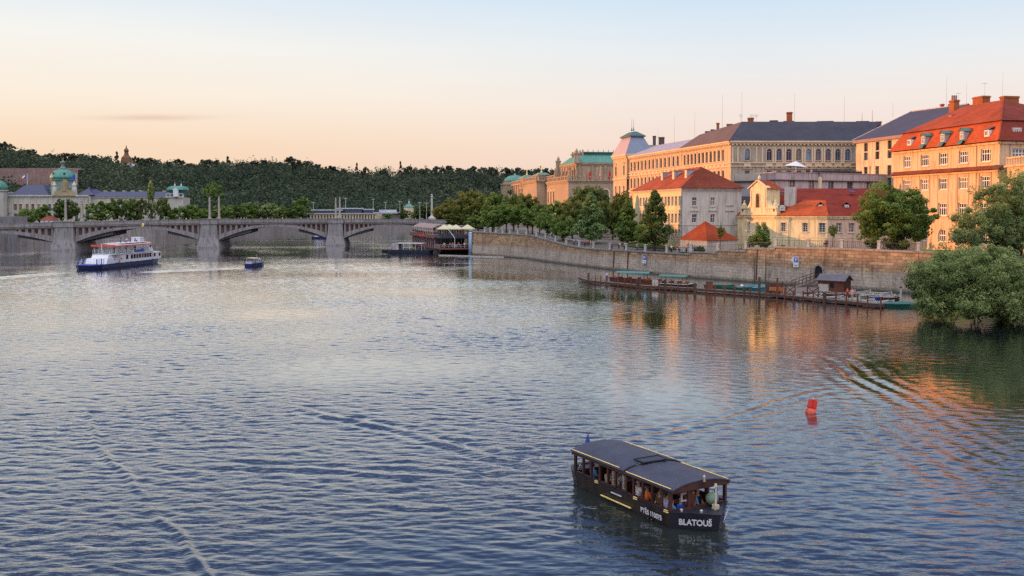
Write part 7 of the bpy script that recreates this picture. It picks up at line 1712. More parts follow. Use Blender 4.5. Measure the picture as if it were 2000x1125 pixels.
# ================= red channel buoy
def buoy():
    v=W0(1583,806); t=thing('channel_buoy','red river buoy tilted on the water with a square red topmark','buoy',(v.x,v.y,0))
    M=Matrix.Translation((v.x,v.y,0))@Matrix.Rotation(math.radians(14),4,'Y')@Matrix.Rotation(math.radians(-6),4,'X')
    M=M@Matrix.Diagonal((.86,.86,.86,1)); f=MB(); f.lathe([(.10,-.5),(.34,-.28),(.40,-.02),(.38,.16),(.30,.30),(.14,.36)],16); f.build('float',simple('faded_red_paint',(.55,.09,.05),.45,.25,3),t,M,True)
    b=MB(); b.loft([[(-.24,-.2,.3),(.24,-.2,.3),(.24,.2,.3),(-.24,.2,.3)],[(-.30,-.22,.42),(.30,-.22,.42),(.30,.22,.42),(-.30,.22,.42)],[(-.28,-.2,.98),(.28,-.2,.98),(.28,.2,.98),(-.28,.2,.98)]]); b.box(-.05,.05,-.3,.3,.36,1.0); b.build('topmark',K['red'],t,M)
    c=MB(); c.lathe([(.05,0),(.05,.1),(.02,.14)],8,(0,0,.98)); c.build('lifting_eye',K['steel'],t,M)
buoy()
# ================= white and blue sightseeing ship
def tube_rail(t,pts,z0,z1,name='railing',mat='white',step=1.2,r=.025):
    mb=MB()
    for a,b in zip(pts,pts[1:]):
        a=Vector(a);b=Vector(b); mb.bar((a.x,a.y,z1),(b.x,b.y,z1),r*2); mb.bar((a.x,a.y,(z0+z1)/2),(b.x,b.y,(z0+z1)/2),r*1.4)
        n=max(int((b-a).length/step),1)
        for i in range(n+1): c=a.lerp(b,i/n); mb.bar((c.x,c.y,z0),(c.x,c.y,z1),r*2)
    return mb.build(name,K[mat],t)
def hull2(L,W,outline,h,mats,t,draft=.5,flare=.93,rise=None):
    mb=MB(); n=len(outline); rise=rise or (lambda x:0)
    r0=[(x*.97,y*flare*.9,-draft) for x,y in outline]; r1=[(x*.985,y*flare,.15) for x,y in outline]; r2=[(x,y,h+rise(x)) for x,y in outline]
    mb.loft([r0,r1,r2]); return mb.build('hull',mats,t)
def ship():
    A=W0(153,529); B=W0(311,511); d=(B-A); L=33.5; ang=math.atan2(d.y,d.x); C=A.lerp(B,.5); C.z=0
    t=thing('sightseeing_ship','white two-deck sightseeing ship with blue hull and red edged awning left of the middle pier','ship',C,ang)
    W=5.6; o=[(-L/2,-1.2),(-L/2+1,-2.3),(-L/2+3,-2.8),(L/2-7,-2.8),(L/2-3,-2.2),(L/2,-.3),(L/2,.3),(L/2-3,2.2),(L/2-7,2.8),(-L/2+3,2.8),(-L/2+1,2.3),(-L/2,1.2)]
    hull2(L,W,o,1.05,K['navy'],t)
    w=K['white']
    d_=MB(); d_.poly([(x*.98,y*.95,1.07) for x,y in o]); d_.build('deck',K['blue'],t)
    # saloon: long white side with square windows (starboard = -y faces the viewer)
    def cab(x0,x1,hw,z0,z1,name='cabin',sl=0):
        mb=MB(); mb.loft([[(x0,-hw,z0),(x1,-hw,z0),(x1,hw,z0),(x0,hw,z0)],[(x0+sl,-hw,z1),(x1-sl*.3,-hw,z1),(x1-sl*.3,hw,z1),(x0+sl,hw,z1)]]); return mb.build(name,w,t)
    c=cab(-6.5,9.5,2.62,1.08,3.0); 
    for i,x in enumerate([-2.6]+run(-.4,8.6,8)):
        for sy in (-1,1):
            m=MB(); m.box(x-.5,x+.5,sy*2.64-.02,sy*2.64+.02,1.75,2.7); m.build('window',K['glass_warm'],t)
    cab(10.6,15.2,2.2,1.08,2.75,sl=.0)
    for x in (11.7,14.3): m=MB(); m.box(x-.5,x+.5,-2.225,-2.19,1.7,2.5); m.build('window',K['glass_warm'],t)
    cab(-11.5,-6.6,2.45,1.08,2.25,sl=.6); cab(-10,-6.6,1.9,2.26,2.95,sl=.5)
    for x in (-5.2,-7.8): m=MB(); m.lathe([(.2,0),(.2,.03)],10,(0,0,0)); m.build('porthole',K['navy'],t,world_of(t)@Matrix.Translation((x,-2.63 if x>-6 else -2.46,1.95))@Matrix.Rotation(PI/2,4,'X'))
    # sloping blue and white slatted screen at the bow end
    m=MB()
    for i in range(4): x=-15.3+i*.95; m.poly([(x,-2.2,1.1),(x+.5,-2.2,1.1),(x+.9,-2.0,2.3),(x+.4,-2.0,2.3)],i%2); m.poly([(x,2.2,1.1),(x+.5,2.2,1.1),(x+.9,2,2.3),(x+.4,2,2.3)],i%2)
    m.build('slatted_screen',[K['blue'],w],t)
    st=MB(); st.box(-6.5,-5.9,-2.7,-2.6,1.1,3.0,0); st.bar((-7.2,-2.66,1.2),(-5.6,-2.66,3.0),.5,.06); st.build('stairway',K['pl_lilac'],t)
    # upper deck with awning
    ud=MB(); ud.box(-8.2,10.2,-2.75,2.75,3.0,3.12); ud.build('upper_deck',w,t)
    tube_rail(t,[(-8,-2.65,0),(10,-2.65,0),(10,2.65,0),(-8,2.65,0),(-8,-2.65,0)],3.12,4.0)
    scn=MB(); scn.box(1.5,5.5,-2.7,-2.66,3.15,3.75); scn.build('blue_screen',K['blue'],t)
    for x in run(-7.5,8.2,7):
        for sy in (-1,1): m=MB(); m.tube([(x,sy*2.55,3.12),(x,sy*2.55,5.0)],.06,6); m.build('awning_post',w,t)
    aw=MB(); n=8
    for i in range(n):
        a0=-1+2*i/n; a1=-1+2*(i+1)/n; z=lambda a:5.3-.3*a*a
        aw.poly([(-8.3,a0*2.9,z(a0)),(9.3,a0*2.9,z(a0)),(9.3,a1*2.9,z(a1)),(-8.3,a1*2.9,z(a1))],0)
    aw.box(-8.3,9.3,-2.95,-2.88,4.78,5.02,1); aw.box(-8.36,-8.3,-2.9,2.9,4.78,5.2,1); aw.build('awning',[simple('pink_white_awning',(.62,.42,.43),.6,.1,1),simple('red_awning_edge',(.6,.08,.05),.6,.1,2)],t)
    wh=MB(); wh.loft([[(10.0,-1.8,3.12),(12.2,-1.8,2.76),(12.2,1.8,2.76),(10.0,1.8,3.12)],[(10.0,-1.5,4.7),(11.2,-1.5,4.7),(11.2,1.5,4.7),(10.0,1.5,4.7)]]); wh.build('wheelhouse',w,t)
    m=MB(); m.box(10.4,11.0,-1.72,-1.6,3.9,4.5); m.build('window',K['glass'],t)
    # second tier behind: sun deck frame
    sd=MB(); sd.box(-4.5,8.5,-2.2,2.2,5.32,5.4); sd.box(6.6,8.5,-1.2,1.2,5.4,6.5); sd.build('sun_deck',w,t); tube_rail(t,[(-4.5,-2.2,0),(8.4,-2.2,0),(8.4,2.2,0),(-4.5,2.2,0),(-4.5,-2.2,0)],5.4,6.3,mat='steel')
    m=MB(); m.tube([(-8.8,0,3.0),(-9.1,0,5.6)],.09,8); m.build('bow_pole',w,t)
    m=MB(); m.tube([(12.6,0,2.7),(13.0,0,5.2)],.07,8); m.bar((12.4,0,5.0),(13.6,0,5.2),.08); m.build('mast',w,t)
    M=world_of(t)
    for i,(x,y,z,sh,lab) in enumerate(((-6.5,-1.6,3.12,'black','leftmost person under the red edged awning of the white ship'),(-3.6,-1.9,3.12,'beige','person in beige under the awning near the bow steps of the white ship'),(-.8,-1.5,3.12,'white','person in white under the awning at midship'),(1.9,-1.9,3.12,'orange','person in orange above the blue screen of the white ship'),(3.0,-1.7,3.12,'red','person in red above the blue screen of the white ship'),(6.2,-1.8,3.12,'black','dark clad person under the rear third of the awning'),(-3.0,-1.3,5.4,'navy' if 0 else 'denim','person in denim at the front of the ship sun deck'),(-.6,-1.5,5.4,'white','person in white on the ship sun deck'),(1.4,-1.4,5.4,'red','person in red on the ship sun deck'),(3.4,-1.5,5.4,'blue','person in blue on the ship sun deck'))):
        v=M@Vector((x,y,z)); person('sit' if i%2 else 'stand',v,ang-PI/2*(i%3),lab,sh,group='passengers on the white ship',s=.95,rich=False)
ship()
# ================= smaller craft
def launch():
    A=W0(479,522.5); B=W0(518,517.5); d=B-A; ang=math.atan2(d.y,d.x); C=A.lerp(B,.5); C.z=0
    t=thing('motor_launch','small navy motor boat with a white cabin left of the middle of the river','boat',C,ang); L=7.6
    o=[(-L/2,-.9),(-L/2+.4,-1.15),(1,-1.2),(L/2-1,-.8),(L/2,0),(L/2-1,.8),(1,1.2),(-L/2+.4,1.15),(-L/2,.9)]
    hull2(L,2.4,o,.75,K['navy'],t,rise=lambda x:.25 if x>2 else 0)
    c=MB(); c.loft([[(-.2,-.95,.78),(2.3,-.8,.78),(2.3,.8,.78),(-.2,.95,.78)],[(-.2,-.8,1.75),(1.5,-.65,1.75),(1.5,.65,1.75),(-.2,.8,1.75)]]); c.build('cabin',K['white'],t)
    for x in (.35,1.15): m=MB(); m.lathe([(.24,0),(.24,.03)],12); m.build('porthole',K['glass'],t,world_of(t)@Matrix.Translation((x,-.9,1.3))@Matrix.Rotation(math.radians(80),4,'X'))
    for x in (-2.6,-1.4,-.3):
        for s in (-1,1): m=MB(); m.tube([(x,s*.9,.7),(x,s*.9,1.95)],.04,6); m.build('canopy_post',K['white'],t)
    m=MB(); m.box(-2.8,-.1,-1.05,1.05,1.95,2.03); m.build('canopy',K['cream'],t)
    m=MB(); m.tube([(.6,0,1.7),(.6,0,2.7)],.04,6); m.bar((.3,0,2.5),(.9,0,2.5),.05); m.build('mast',K['steel'],t)
    m=MB(); m.box(-3.4,-2.6,-.7,.7,.75,1.2); m.build('stern_box',CLOTH['lilac'],t)
    M=world_of(t); person('sit',M@Vector((-1.9,-.4,.55)),ang,'person in lilac sitting under the canopy of the small navy motor boat','lilac',s=.9); person('stand',M@Vector((-.7,.2,.2)),ang-PI/2,'person in brown at the helm of the small navy motor boat','brown',s=.9)
launch()
def speedboat():
    C=W0(625,466); t=thing('speedboat','small blue and white cabin boat beyond the bridge beside the right pier','boat',C,math.radians(8)); L=7.5
    o=[(-L/2,-1),(1,-1.2),(L/2-1,-.8),(L/2,0),(L/2-1,.8),(1,1.2),(-L/2,1)]
    hull2(L,2.4,[(-x,y) for x,y in o][::-1],.9,K['navy'],t); c=MB(); c.loft([[(-2.6,-.95,.92),(1.6,-.95,.92),(1.6,.95,.92),(-2.6,.95,.92)],[(-1.2,-.75,2.0),(1.0,-.75,2.0),(1.0,.75,2.0),(-1.2,.75,2.0)]]); c.build('cabin',K['white'],t)
    for x in (-.5,.5): m=MB(); m.box(x-.28,x+.28,-.9,-.82,1.2,1.8); m.build('window',K['blue'],t)
speedboat()
def moored():
    # two tour boats moored outside the restaurant boat
    C=W0(776,493); t=thing('covered_boat','dark moored boat with a rounded grey cover left of the white canopy boat','boat',C,math.radians(160)); L=11
    def out(L,W): return [(-L/2,-W*.35),(-L/2+.6,-W/2),(L/2-3,-W/2),(L/2-1,-W*.35),(L/2,0),(L/2-1,W*.35),(L/2-3,W/2),(-L/2+.6,W/2),(-L/2,W*.35)]
    hull2(L,3,out(L,3),.8,K['black'],t); m=MB(); r=[]
    for x in (-1.4,1.6): r.append([(x,1.35*math.cos(a),.82+1.9*math.sin(a)) for a in [PI*i/8 for i in range(9)]])
    m.loft(r); m.build('cabin_cover',simple('grey_canvas',(.22,.23,.28),.8,.15,2,streak=.5),t)
    m=MB(); m.box(-5.2,-1.5,-1.2,1.2,.82,1.3); m.build('rear_bench',K['wood'],t)
    C=W0(800,495); t=thing('canopy_boat','dark moored boat with a pale flat canopy tied beside the restaurant boat','boat',C,math.radians(168)); L=14
    hull2(L,3.4,out(L,3.4),1.1,simple('blue_black_hull',(.012,.016,.035),.35,.2,2),t)
    m=MB(); m.box(-4.5,3.6,-1.7,1.7,3.0,3.15); m.build('canopy',K['white'],t)
    for x in run(-4.2,3.3,5):
        for s in (-1,1): p=MB(); p.tube([(x,s*1.5,1.1),(x,s*1.5,3.0)],.06,6); p.build('canopy_post',K['white'],t)
    m=MB(); m.box(3.0,5.0,-1.3,1.3,1.12,2.9); m.build('wheelhouse',K['pl_lilac'],t)
    M=world_of(t)
    for i,(x,sh,lab) in enumerate(((-3,'orange','person in orange seated under the pale canopy of the moored boat'),(-1.6,'yellow','person in yellow seated under the pale canopy of the moored boat'),(.2,'green','person in green seated under the pale canopy of the moored boat'),(1.6,'white','person in white seated under the pale canopy of the moored boat'))): person('sit',M@Vector((x,.7,.9)),math.radians(168)-PI,lab,sh,s=1,rich=False)
moored()
# ================= restaurant boat
def restaurant():
    A=W0(855,497); ang=math.atan2(.955,-.28); # axis points away from the viewer
    C=A+Vector((5.0,1.2,0)); ax=Vector((math.cos(ang),math.sin(ang))); 
    t=thing('restaurant_boat','moored two-deck restaurant boat with red brown sides, pergola and cream parasols beside the bridge','ship',(C.x,C.y,0),ang)
    L=46; W=9.6; red=simple('red_brown_panel',(.20,.065,.045),.6,.2,1); M=world_of(t)
    # x from 0 (near end) to L; -y is the right hand side seen from here? river side is +y
    o=[(0,-4.4),(L-3,-4.8),(L,-3),(L,3),(L-3,4.8),(0,4.6)]
    mb=MB(); mb.loft([[(x+ (1.6 if x<1 else 0),y*.9,-.5) for x,y in o],[(x+(1.2 if x<1 else 0),y*.95,.2) for x,y in o],[(x-(2.2 if x<1 else 0),y,1.5) for x,y in o]]); mb.build('hull',simple('dark_hull_with_grey_side',(.035,.03,.028),.45,.3,.6),t)
    b=MB(); b.box(-2.2,L,-4.9,4.9,1.5,1.85); b.build('lower_deck',red,t)
    m=MB(); m.box(6,L-.5,-4.3,4.3,1.86,4.6); m.build('saloon',simple('dark_glazed_saloon',(.03,.028,.03),.25,.3,1),t)
    for i in range(26):
        x=6.5+i*1.5; p=MB(); p.box(x-.07,x+.07,4.34,4.5,1.86,4.6); p.build('mullion',K['pl_lilac'] if i%2 else red,t)
    for i in range(6): y=-4+i*1.6; p=MB(); p.box(5.7,5.86,y-.06,y+.06,1.86,4.6); p.build('mullion',red,t)
    u=MB(); u.box(-1.0,L,-4.9,4.9,4.6,4.95); u.build('upper_deck',K['black'],t); u=MB(); u.box(6,L,4.9,5.0,4.5,5.5); u.box(L-.1,L,-4.9,4.9,4.5,5.5); u.build('side_board',red,t)
    sg=MB(); 
    for k,x in enumerate((20.8,22.0,23.2,26.2,27.3,28.4)): sg.box(x,x+.8,5.01,5.06,4.75,5.35)
    sg.build('red_sign',simple('red_sign_letters',(.85,.03,.03),.5,.05,2),t)
    tube_rail(t,[(6,4.85,0),(-1,4.85,0),(-1,-4.85,0),(6,-4.85,0)],4.95,6.0,mat='iron'); tube_rail(t,[(6,4.85,0),(-2.1,4.85,0),(-2.1,-4.85,0),(6,-4.85,0)],1.86,2.9,mat='white')
    sc2=MB(); sc2.box(-1.03,-.98,-4.8,4.8,5.0,5.7); sc2.build('dark_screen',K['zinc_blue'] if 0 else simple('blue_black_screen',(.03,.04,.06),.5,.2,1),t)
    for x in (-1.8,2.2): 
        for y in (-4.6,-1.5,1.6,4.6): p=MB(); p.tube([(x,y,1.86),(x,y,4.6)],.08,6); p.build('deck_post',K['iron'],t)
    # pergola with striped awnings on the far part
    for i in range(10):
        x=10+i*3.6
        p=MB(); p.bar((x,4.7,4.95),(x,4.7,7.5),.14); p.bar((x,4.7,7.5),(x,2.2,8.7),.14); p.bar((x,2.2,8.7),(x,-4.4,8.1),.14); p.bar((x,-4.4,4.95),(x,-4.4,8.1),.14); p.build('pergola_frame',K['pl_lilac'],t)
        if i<9:
            a=MB(); a.poly([(x+.3,4.8,7.55),(x+2.5,4.8,7.55),(x+2.5,2.2,8.78),(x+.3,2.2,8.78)]); a.poly([(x+.3,2.2,8.78),(x+2.5,2.2,8.78),(x+2.5,-3,8.3),(x+.3,-3,8.3)]); a.poly([(x+.3,4.82,7.1),(x+2.5,4.82,7.1),(x+2.5,4.82,7.55),(x+.3,4.82,7.55)]); a.build('awning',simple('pink_beige_awning',(.34,.25,.23),.8,.12,1) if i==0 else bpy.data.materials['pink_beige_awning'],t)
            g=MB(); g.lathe([(.05,-.25),(.2,-.12),(.22,.1),(.05,.25)],8,(x+1.8,4.5,6.6)); g.build('lantern',simple('cream_lamp_globe',(.85,.72,.5),.4,.05,3) if i==0 else bpy.data.materials['cream_lamp_globe'],t)
    bc=MB(); bc.box(8,L-1,-4.6,-4.5,4.95,7.9); bc.build('back_screen',K['wood'],t)
    # parasols stand on the upper deck
    par=simple('cream_green_parasol',(.50,.48,.32),.8,.12,1)
    for i,(x,y,lab) in enumerate(((1.6,2.9,'cream parasol nearest the river on the restaurant boat deck'),(4.8,.6,'cream parasol second from the river, set back on the restaurant boat deck'),(1.4,-.6,'cream parasol in the middle of the restaurant boat deck'),(1.8,-4.2,'cream parasol nearest the quay on the restaurant boat deck'))):
        v=M@Vector((x,y,4.95)); q=thing('parasol',lab,'parasol',v,0,'cream parasols on the restaurant boat')
        c=MB(); R_=2.25
        for k in range(8): a0,a1=PI*k/4,PI*(k+1)/4; c.poly([(R_*math.cos(a0),R_*math.sin(a0),2.5),(R_*math.cos(a1),R_*math.sin(a1),2.5),(.2*math.cos(a1),.2*math.sin(a1),3.7),(.2*math.cos(a0),.2*math.sin(a0),3.7)]); c.poly([(R_*math.cos(a0),R_*math.sin(a0),2.3),(R_*math.cos(a1),R_*math.sin(a1),2.3),(R_*math.cos(a1),R_*math.sin(a1),2.5),(R_*math.cos(a0),R_*math.sin(a0),2.5)])
        c.build('canopy',par,q); p=MB(); p.tube([(0,0,0),(0,0,3.8)],.06,6); p.build('pole',K['white'],q)
    # gangway strut, bicycles-like clutter, tables, guests
    p=MB(); p.bar((-2.0,.6,4.9),(-1.3,2.2,7.2),.16); p.bar((-2.0,.6,4.9),(-2.2,.6,1.9),.12); p.build('davit',K['white'],t)
    for i in range(6): x=-.9+.9*(i%3); y=-3.5+3.6*(i//3)+.4*i%1; q=MB(); q.box(x-.4,x+.4,y-.4,y+.4,2.55,2.62); q.box(x-.05,x+.05,y-.05,y+.05,1.86,2.55); q.build('table',K['white'] if i%2 else K['wood_red'],t)
    cols=['orange','white','orange','red','beige','white','grey','orange','lilac','white','brown','yellow']
    words=['at the river side corner','second from the river','beside the first table','near the orange lit corner','at the middle of the rail','just right of the middle','with dark trousers at the rail','behind the second table','near the davit foot','close to the blue pile','at the quay side','by the dark end wall']
    for i in range(12):
        x=-1.4+1.3*(i%3); y=4.0-.72*i; person(('sit','stand')[i%2],M@Vector((x,y,1.87)),ang+PI/2*(i%4),'guest in %s on the lower restaurant boat deck %s'%(cols[i],words[i]),cols[i],group='guests on the restaurant boat',s=1,rich=False)
    for i in range(7):
        x=.4+.8*(i%3); y=3.8-1.2*i; person(('stand','sit')[i%2],M@Vector((x,y,4.96)),ang+PI/2*(i%3),'guest in %s under the parasols on the upper deck, %s from the river side'%(cols[-1-i],nth(i)),cols[-1-i],group='guests on the restaurant boat',s=1,rich=False)
    # mooring pile
    a=W0(919.5,497); pz=Z(455,a.y-1); q=thing('mooring_pile','pale blue steel mooring pile between the restaurant boat and the wall','pile',(a.x,a.y-1,0)); mb=MB(); mb.tube([(0,0,-1.5),(0,0,pz)],.62,14); mb.build('shaft',simple('pale_blue_steel',(.24,.33,.45),.4,.15,1,streak=.4),q,None,True); mb=MB(); mb.tube([(0,0,pz+.01),(0,0,pz+.3)],[.66,.5],14); mb.build('cap',K['steel'],q)
    # floating boom from the hull to the wall
    a=W0(857,499);b=W0(984,502.5); mb=MB(); mb.bar(a+Vector((0,0,.12)),b+Vector((0,0,.12)),.3,.22); tag(mb.build('floating_boom',K['post']),'thin pale floating boom running from the restaurant boat to the river wall','boom')
restaurant()
# ================= pontoons and rowing boats by the wall
def pontoon():
    F_=[(1129,547),(1149,553),(1246,563),(1361,570),(1476,578),(1620,592),(1722,602)]
    fr=[W0(*p,z=0) for p in F_]; 
    def back(v,w): 
        # towards the wall
        n=Vector((.62,.78)); return Vector((v.x+n.x*w,v.y+n.y*w,0))
    wd=[1.0,1.1,1.3,1.3,1.4,1.3,1.3]
    t=thing('jetty','long grey plank jetty running below the river wall','jetty',fr[3])
    dk=MB(); sd=MB()
    for i in range(len(fr)-1):
        a,b=fr[i],fr[i+1]; c,d=back(b,wd[i+1]),back(a,wd[i]); z=.52
        dk.poly([V3(a.xy,z),V3(b.xy,z),V3(c.xy,z),V3(d.xy,z)]); sd.poly([V3(a.xy,.12),V3(b.xy,.12),V3(b.xy,z-.003),V3(a.xy,z-.003)]); sd.poly([V3(c.xy,.1),V3(d.xy,.1),V3(d.xy,z-.003),V3(c.xy,z-.003)])
    a,b=fr[-1],back(fr[-1],wd[-1]); sd.poly([V3(a.xy,.1),V3(b.xy,.1),V3(b.xy,.517),V3(a.xy,.517)])
    dk.build('deck',K['wood_deck'],t,I4); sd.build('fascia',K['wood'],t,I4)
    # low floats in the open water beneath
    # posts
    def at(px,frac=0.0):
        for i,((p0,_),(p1,_)) in enumerate(zip(F_,F_[1:])):
            if px<=p1: k=(px-p0)/(p1-p0); v=fr[i].lerp(fr[i+1],k); return back(v,frac*(wd[i]+(wd[i+1]-wd[i])*k))
        return fr[-1]
    PL=[(1149,533,.16),(1163,537,.08),(1174,538,.08),(1185,540,.08),(1208,540,.09),(1221,542,.09),(1233,544,.08),(1244,545,.2),(1249,545,.16),(1289,549,.08),(1300,546,.2),(1312,545,.09),(1325,549,.08),(1343,551,.08),(1357,553,.22),(1379,555,.1),(1397,556,.12),(1416,557,.12),(1435,557,.12),(1454,560,.16),(1465,565,.1),(1483,541,.16),(1497,564,.09),(1520,543,.14),(1535,565,.09),(1552,567,.1),(1571,568,.1),(1590,569,.1),(1611,572,.22),(1633,570,.1),(1654,572,.1),(1676,575,.1),(1695,577,.09),(1720,580,.09)]
    for px,yt,r in PL:
        v=at(px,.06); zt=Z(yt,v.y); m=MB(); m.tube([V3(v.xy,-1.2),V3(v.xy,max(zt,1.2))],[r*1.25,r*1.1],7); m.build('mooring_post',K['wood_red'] if r<.15 else K['wood'],t,I4)
    # cross braced timber frames
    for px0,px1 in ((1530,1547),(1573,1592)):
        a=at(px0,.9);b=at(px1,1.2); m=MB(); 
        for v in (a,b): m.bar(V3(v.xy,.5),V3(v.xy,2.0),.14)
        m.bar(V3(a.xy,.6),V3(b.xy,1.9),.1); m.bar(V3(b.xy,.6),V3(a.xy,1.9),.1); m.bar(V3(a.xy,1.95),V3(b.xy,1.95),.12); m.build('timber_frame',K['wood'],t,I4)
    for px,yt in ((1477,507),(1498.5,496)):
        v=qp(px,2)+Vector((-.5,-.9)); q=thing('tall_pole','tall thin dark pole standing before the river wall, %s'%('the shorter left one' if px<1490 else 'the taller right one'),'pole',(v.x,v.y,0)); m=MB(); m.tube([(0,0,-1),(0,0,Z(yt,v.y))],[.11,.07],7); m.build('shaft',K['wood'],q)
    # second pontoon by the hut
    ra=W0(1500,571,.5); h0=W0(1607,566,.5); h1=W0(1668,571,.5)
    t2=thing('hut_platform','plank platform in front of the doorway carrying the brown hut','jetty',h0)
    m=MB(); 
    p=[at(1500,1.0),at(1528,1.0),W0(1560,572,.5),W0(1600,571,.5),W0(1672,575,.5),W0(1672,566,.5),W0(1600,560,.5),W0(1540,560,.5)]
    m.poly([(v.x,v.y,.56) for v in p]); m.build('deck',K['wood_deck'],t2,I4)
    m=MB(); 
    for a,b in zip(p,p[1:]+p[:1]): m.poly([(a.x,a.y,.1),(b.x,b.y,.1),(b.x,b.y,.557),(a.x,a.y,.557)])
    m.build('fascia',K['wood'],t2,I4)
    # ramp from the doorway
    d0=qp(1599.5,1); zd=Z(544,d0.y); e=W0(1552,562,.5); q=thing('ramp','sloping timber ramp from the arched doorway down to the platform','ramp',(d0.x,d0.y,.6))
    dv=Vector((d0.x-e.x,d0.y-e.y)).normalized(); nn=Vector((-dv.y,dv.x))*.6; m=MB(); d0=d0-Vector((.35,.45))
    m.loft([[V3(Vector((d0.x,d0.y))-nn,zd-.2),V3(Vector((d0.x,d0.y))+nn,zd-.2),V3(Vector((d0.x,d0.y))+nn,zd),V3(Vector((d0.x,d0.y))-nn,zd)],[V3(Vector((e.x,e.y))-nn,.45),V3(Vector((e.x,e.y))+nn,.45),V3(Vector((e.x,e.y))+nn,.62),V3(Vector((e.x,e.y))-nn,.62)]]); m.build('planks',K['wood_deck'],q,I4)
    for s in (-1,1):
        m=MB(); 
        for k in range(7): f=k/6; b=Vector((d0.x,d0.y,zd)).lerp(Vector((e.x,e.y,.6)),f)+Vector((nn.x*s,nn.y*s,0)); m.bar(b,b+Vector((0,0,1.0)),.07)
        a=Vector((d0.x,d0.y,zd+1))+Vector((nn.x*s,nn.y*s,0)); b=Vector((e.x,e.y,1.6))+Vector((nn.x*s,nn.y*s,0)); m.bar(a,b,.08); m.bar(a-Vector((0,0,.5)),b-Vector((0,0,.5)),.06); m.build('handrail',K['wood'],q,I4)
    # hut
    B_=W0(1648,571,.56); ang=math.radians(-42); q=thing('wooden_hut','small brown plank hut with a grey gabled roof below the doorway','hut',(B_.x,B_.y,.56),ang)
    w=4.1; dd=2.6; h=1.75; m=MB()
    m.poly([(-w,0,0),(0,0,0),(0,0,h),(-w,0,h)]); m.poly([(0,0,0),(0,dd,0),(0,dd,h),(0,dd/2,h+.75),(0,0,h)],1); m.poly([(0,dd,0),(-w,dd,0),(-w,dd,h),(0,dd,h)]); m.poly([(-w,dd,0),(-w,0,0),(-w,0,h),(-w,dd/2,h+.75),(-w,dd,h)]); 
    for k in range(20): x=-w+.1+k*.205; m.box(x-.012,x+.012,-.012,-.002,.05,h-.05,1)
    m.build('wall',[K['wood_red'],simple('dark_brown_boards',(.05,.018,.012),.7,.3,2)],q)
    r=MB(); 
    r.loft([[(-w-.25,-.3,h-.12),(.3,-.3,h-.12),(.3,-.3,h-.04),(-w-.25,-.3,h-.04)],[(-w-.25,dd/2,h+.78),(.3,dd/2,h+.78),(.3,dd/2,h+.86),(-w-.25,dd/2,h+.86)],[(-w-.25,dd+.3,h-.12),(.3,dd+.3,h-.12),(.3,dd+.3,h-.04),(-w-.25,dd+.3,h-.04)]]); r.build('roof',simple('grey_felt_roof',(.13,.125,.15),.8,.2,1),q)
    dr=MB(); dr.box(-2.2,-1.55,-.03,-.004,.6,1.35); dr.build('window',K['glass'],q); dr=MB(); dr.box(-w+.05,-2.4,-.05,-.014,.0,1.1); dr.build('pale_board',K['post'],q)
    # covered wooden boats
    def covered(pxa,pxb,py,label,can):
        a=W0(pxa,py);b=W0(pxb,py+4); a,b=[Vector((v.x,v.y,0)) for v in (a,b)]; d=b-a; L=min(d.length,15); an=math.atan2(d.y,d.x); c=a.lerp(b,.5); n=Vector((-math.sin(an),math.cos(an)))*1.2
        q=thing('wooden_boat',label,'boat',(c.x,c.y,0),an,'covered wooden boats at the jetty'); o=[(-L/2,-.2),(-L/2+.8,-.9),(0,-1.15),(L/2-1.6,-.8),(L/2,0),(L/2-1.6,.8),(0,1.15),(-L/2+.8,.9),(-L/2,.2)]
        mb=MB(); mb.loft([[(x*.93,y*.7,-.3) for x,y in o],[(x,y,.62+(.25 if abs(x)>L*.4 else 0)) for x,y in o]],cap=False); mb.poly([(x*.94,y*.75,.1) for x,y in o]); mb.build('hull',simple('black_white_hull',(.03,.025,.025),.5,.3,2) if can==2 else K['wood_red'],q)
        g=MB(); oo=[(x,y,.62+(.25 if abs(x)>L*.4 else 0)) for x,y in o]
        for u,v in zip(oo,oo[1:]+oo[:1]): g.bar(u,v,.09)
        g.build('gunwale',K['white'] if can==2 else K['wood'],q)
        for k in range(4): x=-L*.3+k*L*.18; s=MB(); s.box(x-.2,x+.2,-.95,.95,.42,.5); s.box(x+.15,x+.22,-.95,.95,.5,1.05); s.build('bench',simple('orange_brown_seat',(.30,.08,.03),.6,.2,3),q)
        for x in (-L*.28,L*.2):
            for s in (-1,1): p=MB(); p.tube([(x,s*.85,.6),(x,s*.85,1.9)],.045,6); p.build('canopy_post',K['wood'],q)
        cc=MB(); cc.loft([[(-L*.34,y,1.88+.22*(1-(y/1.1)**2)) for y in (-1.15,-.6,0,.6,1.15)]+[(-L*.34,y,1.84+.22*(1-(y/1.1)**2)) for y in (1.15,.6,0,-.6,-1.15)],[(L*.30,y,1.88+.22*(1-(y/1.1)**2)) for y in (-1.15,-.6,0,.6,1.15)]+[(L*.30,y,1.84+.22*(1-(y/1.1)**2)) for y in (1.15,.6,0,-.6,-1.15)]]); cc.build('canopy',simple('blue_green_canvas',(.055,.20,.20),.7,.2,2) if can==1 else simple('dusty_green_canvas',(.06,.17,.15),.7,.2,2),q)
    covered(1190,1292,551,'long wooden boat with a blue green canopy at the left part of the jetty',1)
    covered(1278,1362,559,'wooden boat with a faded green canopy and a white gunwale, right of the bluer one',2)
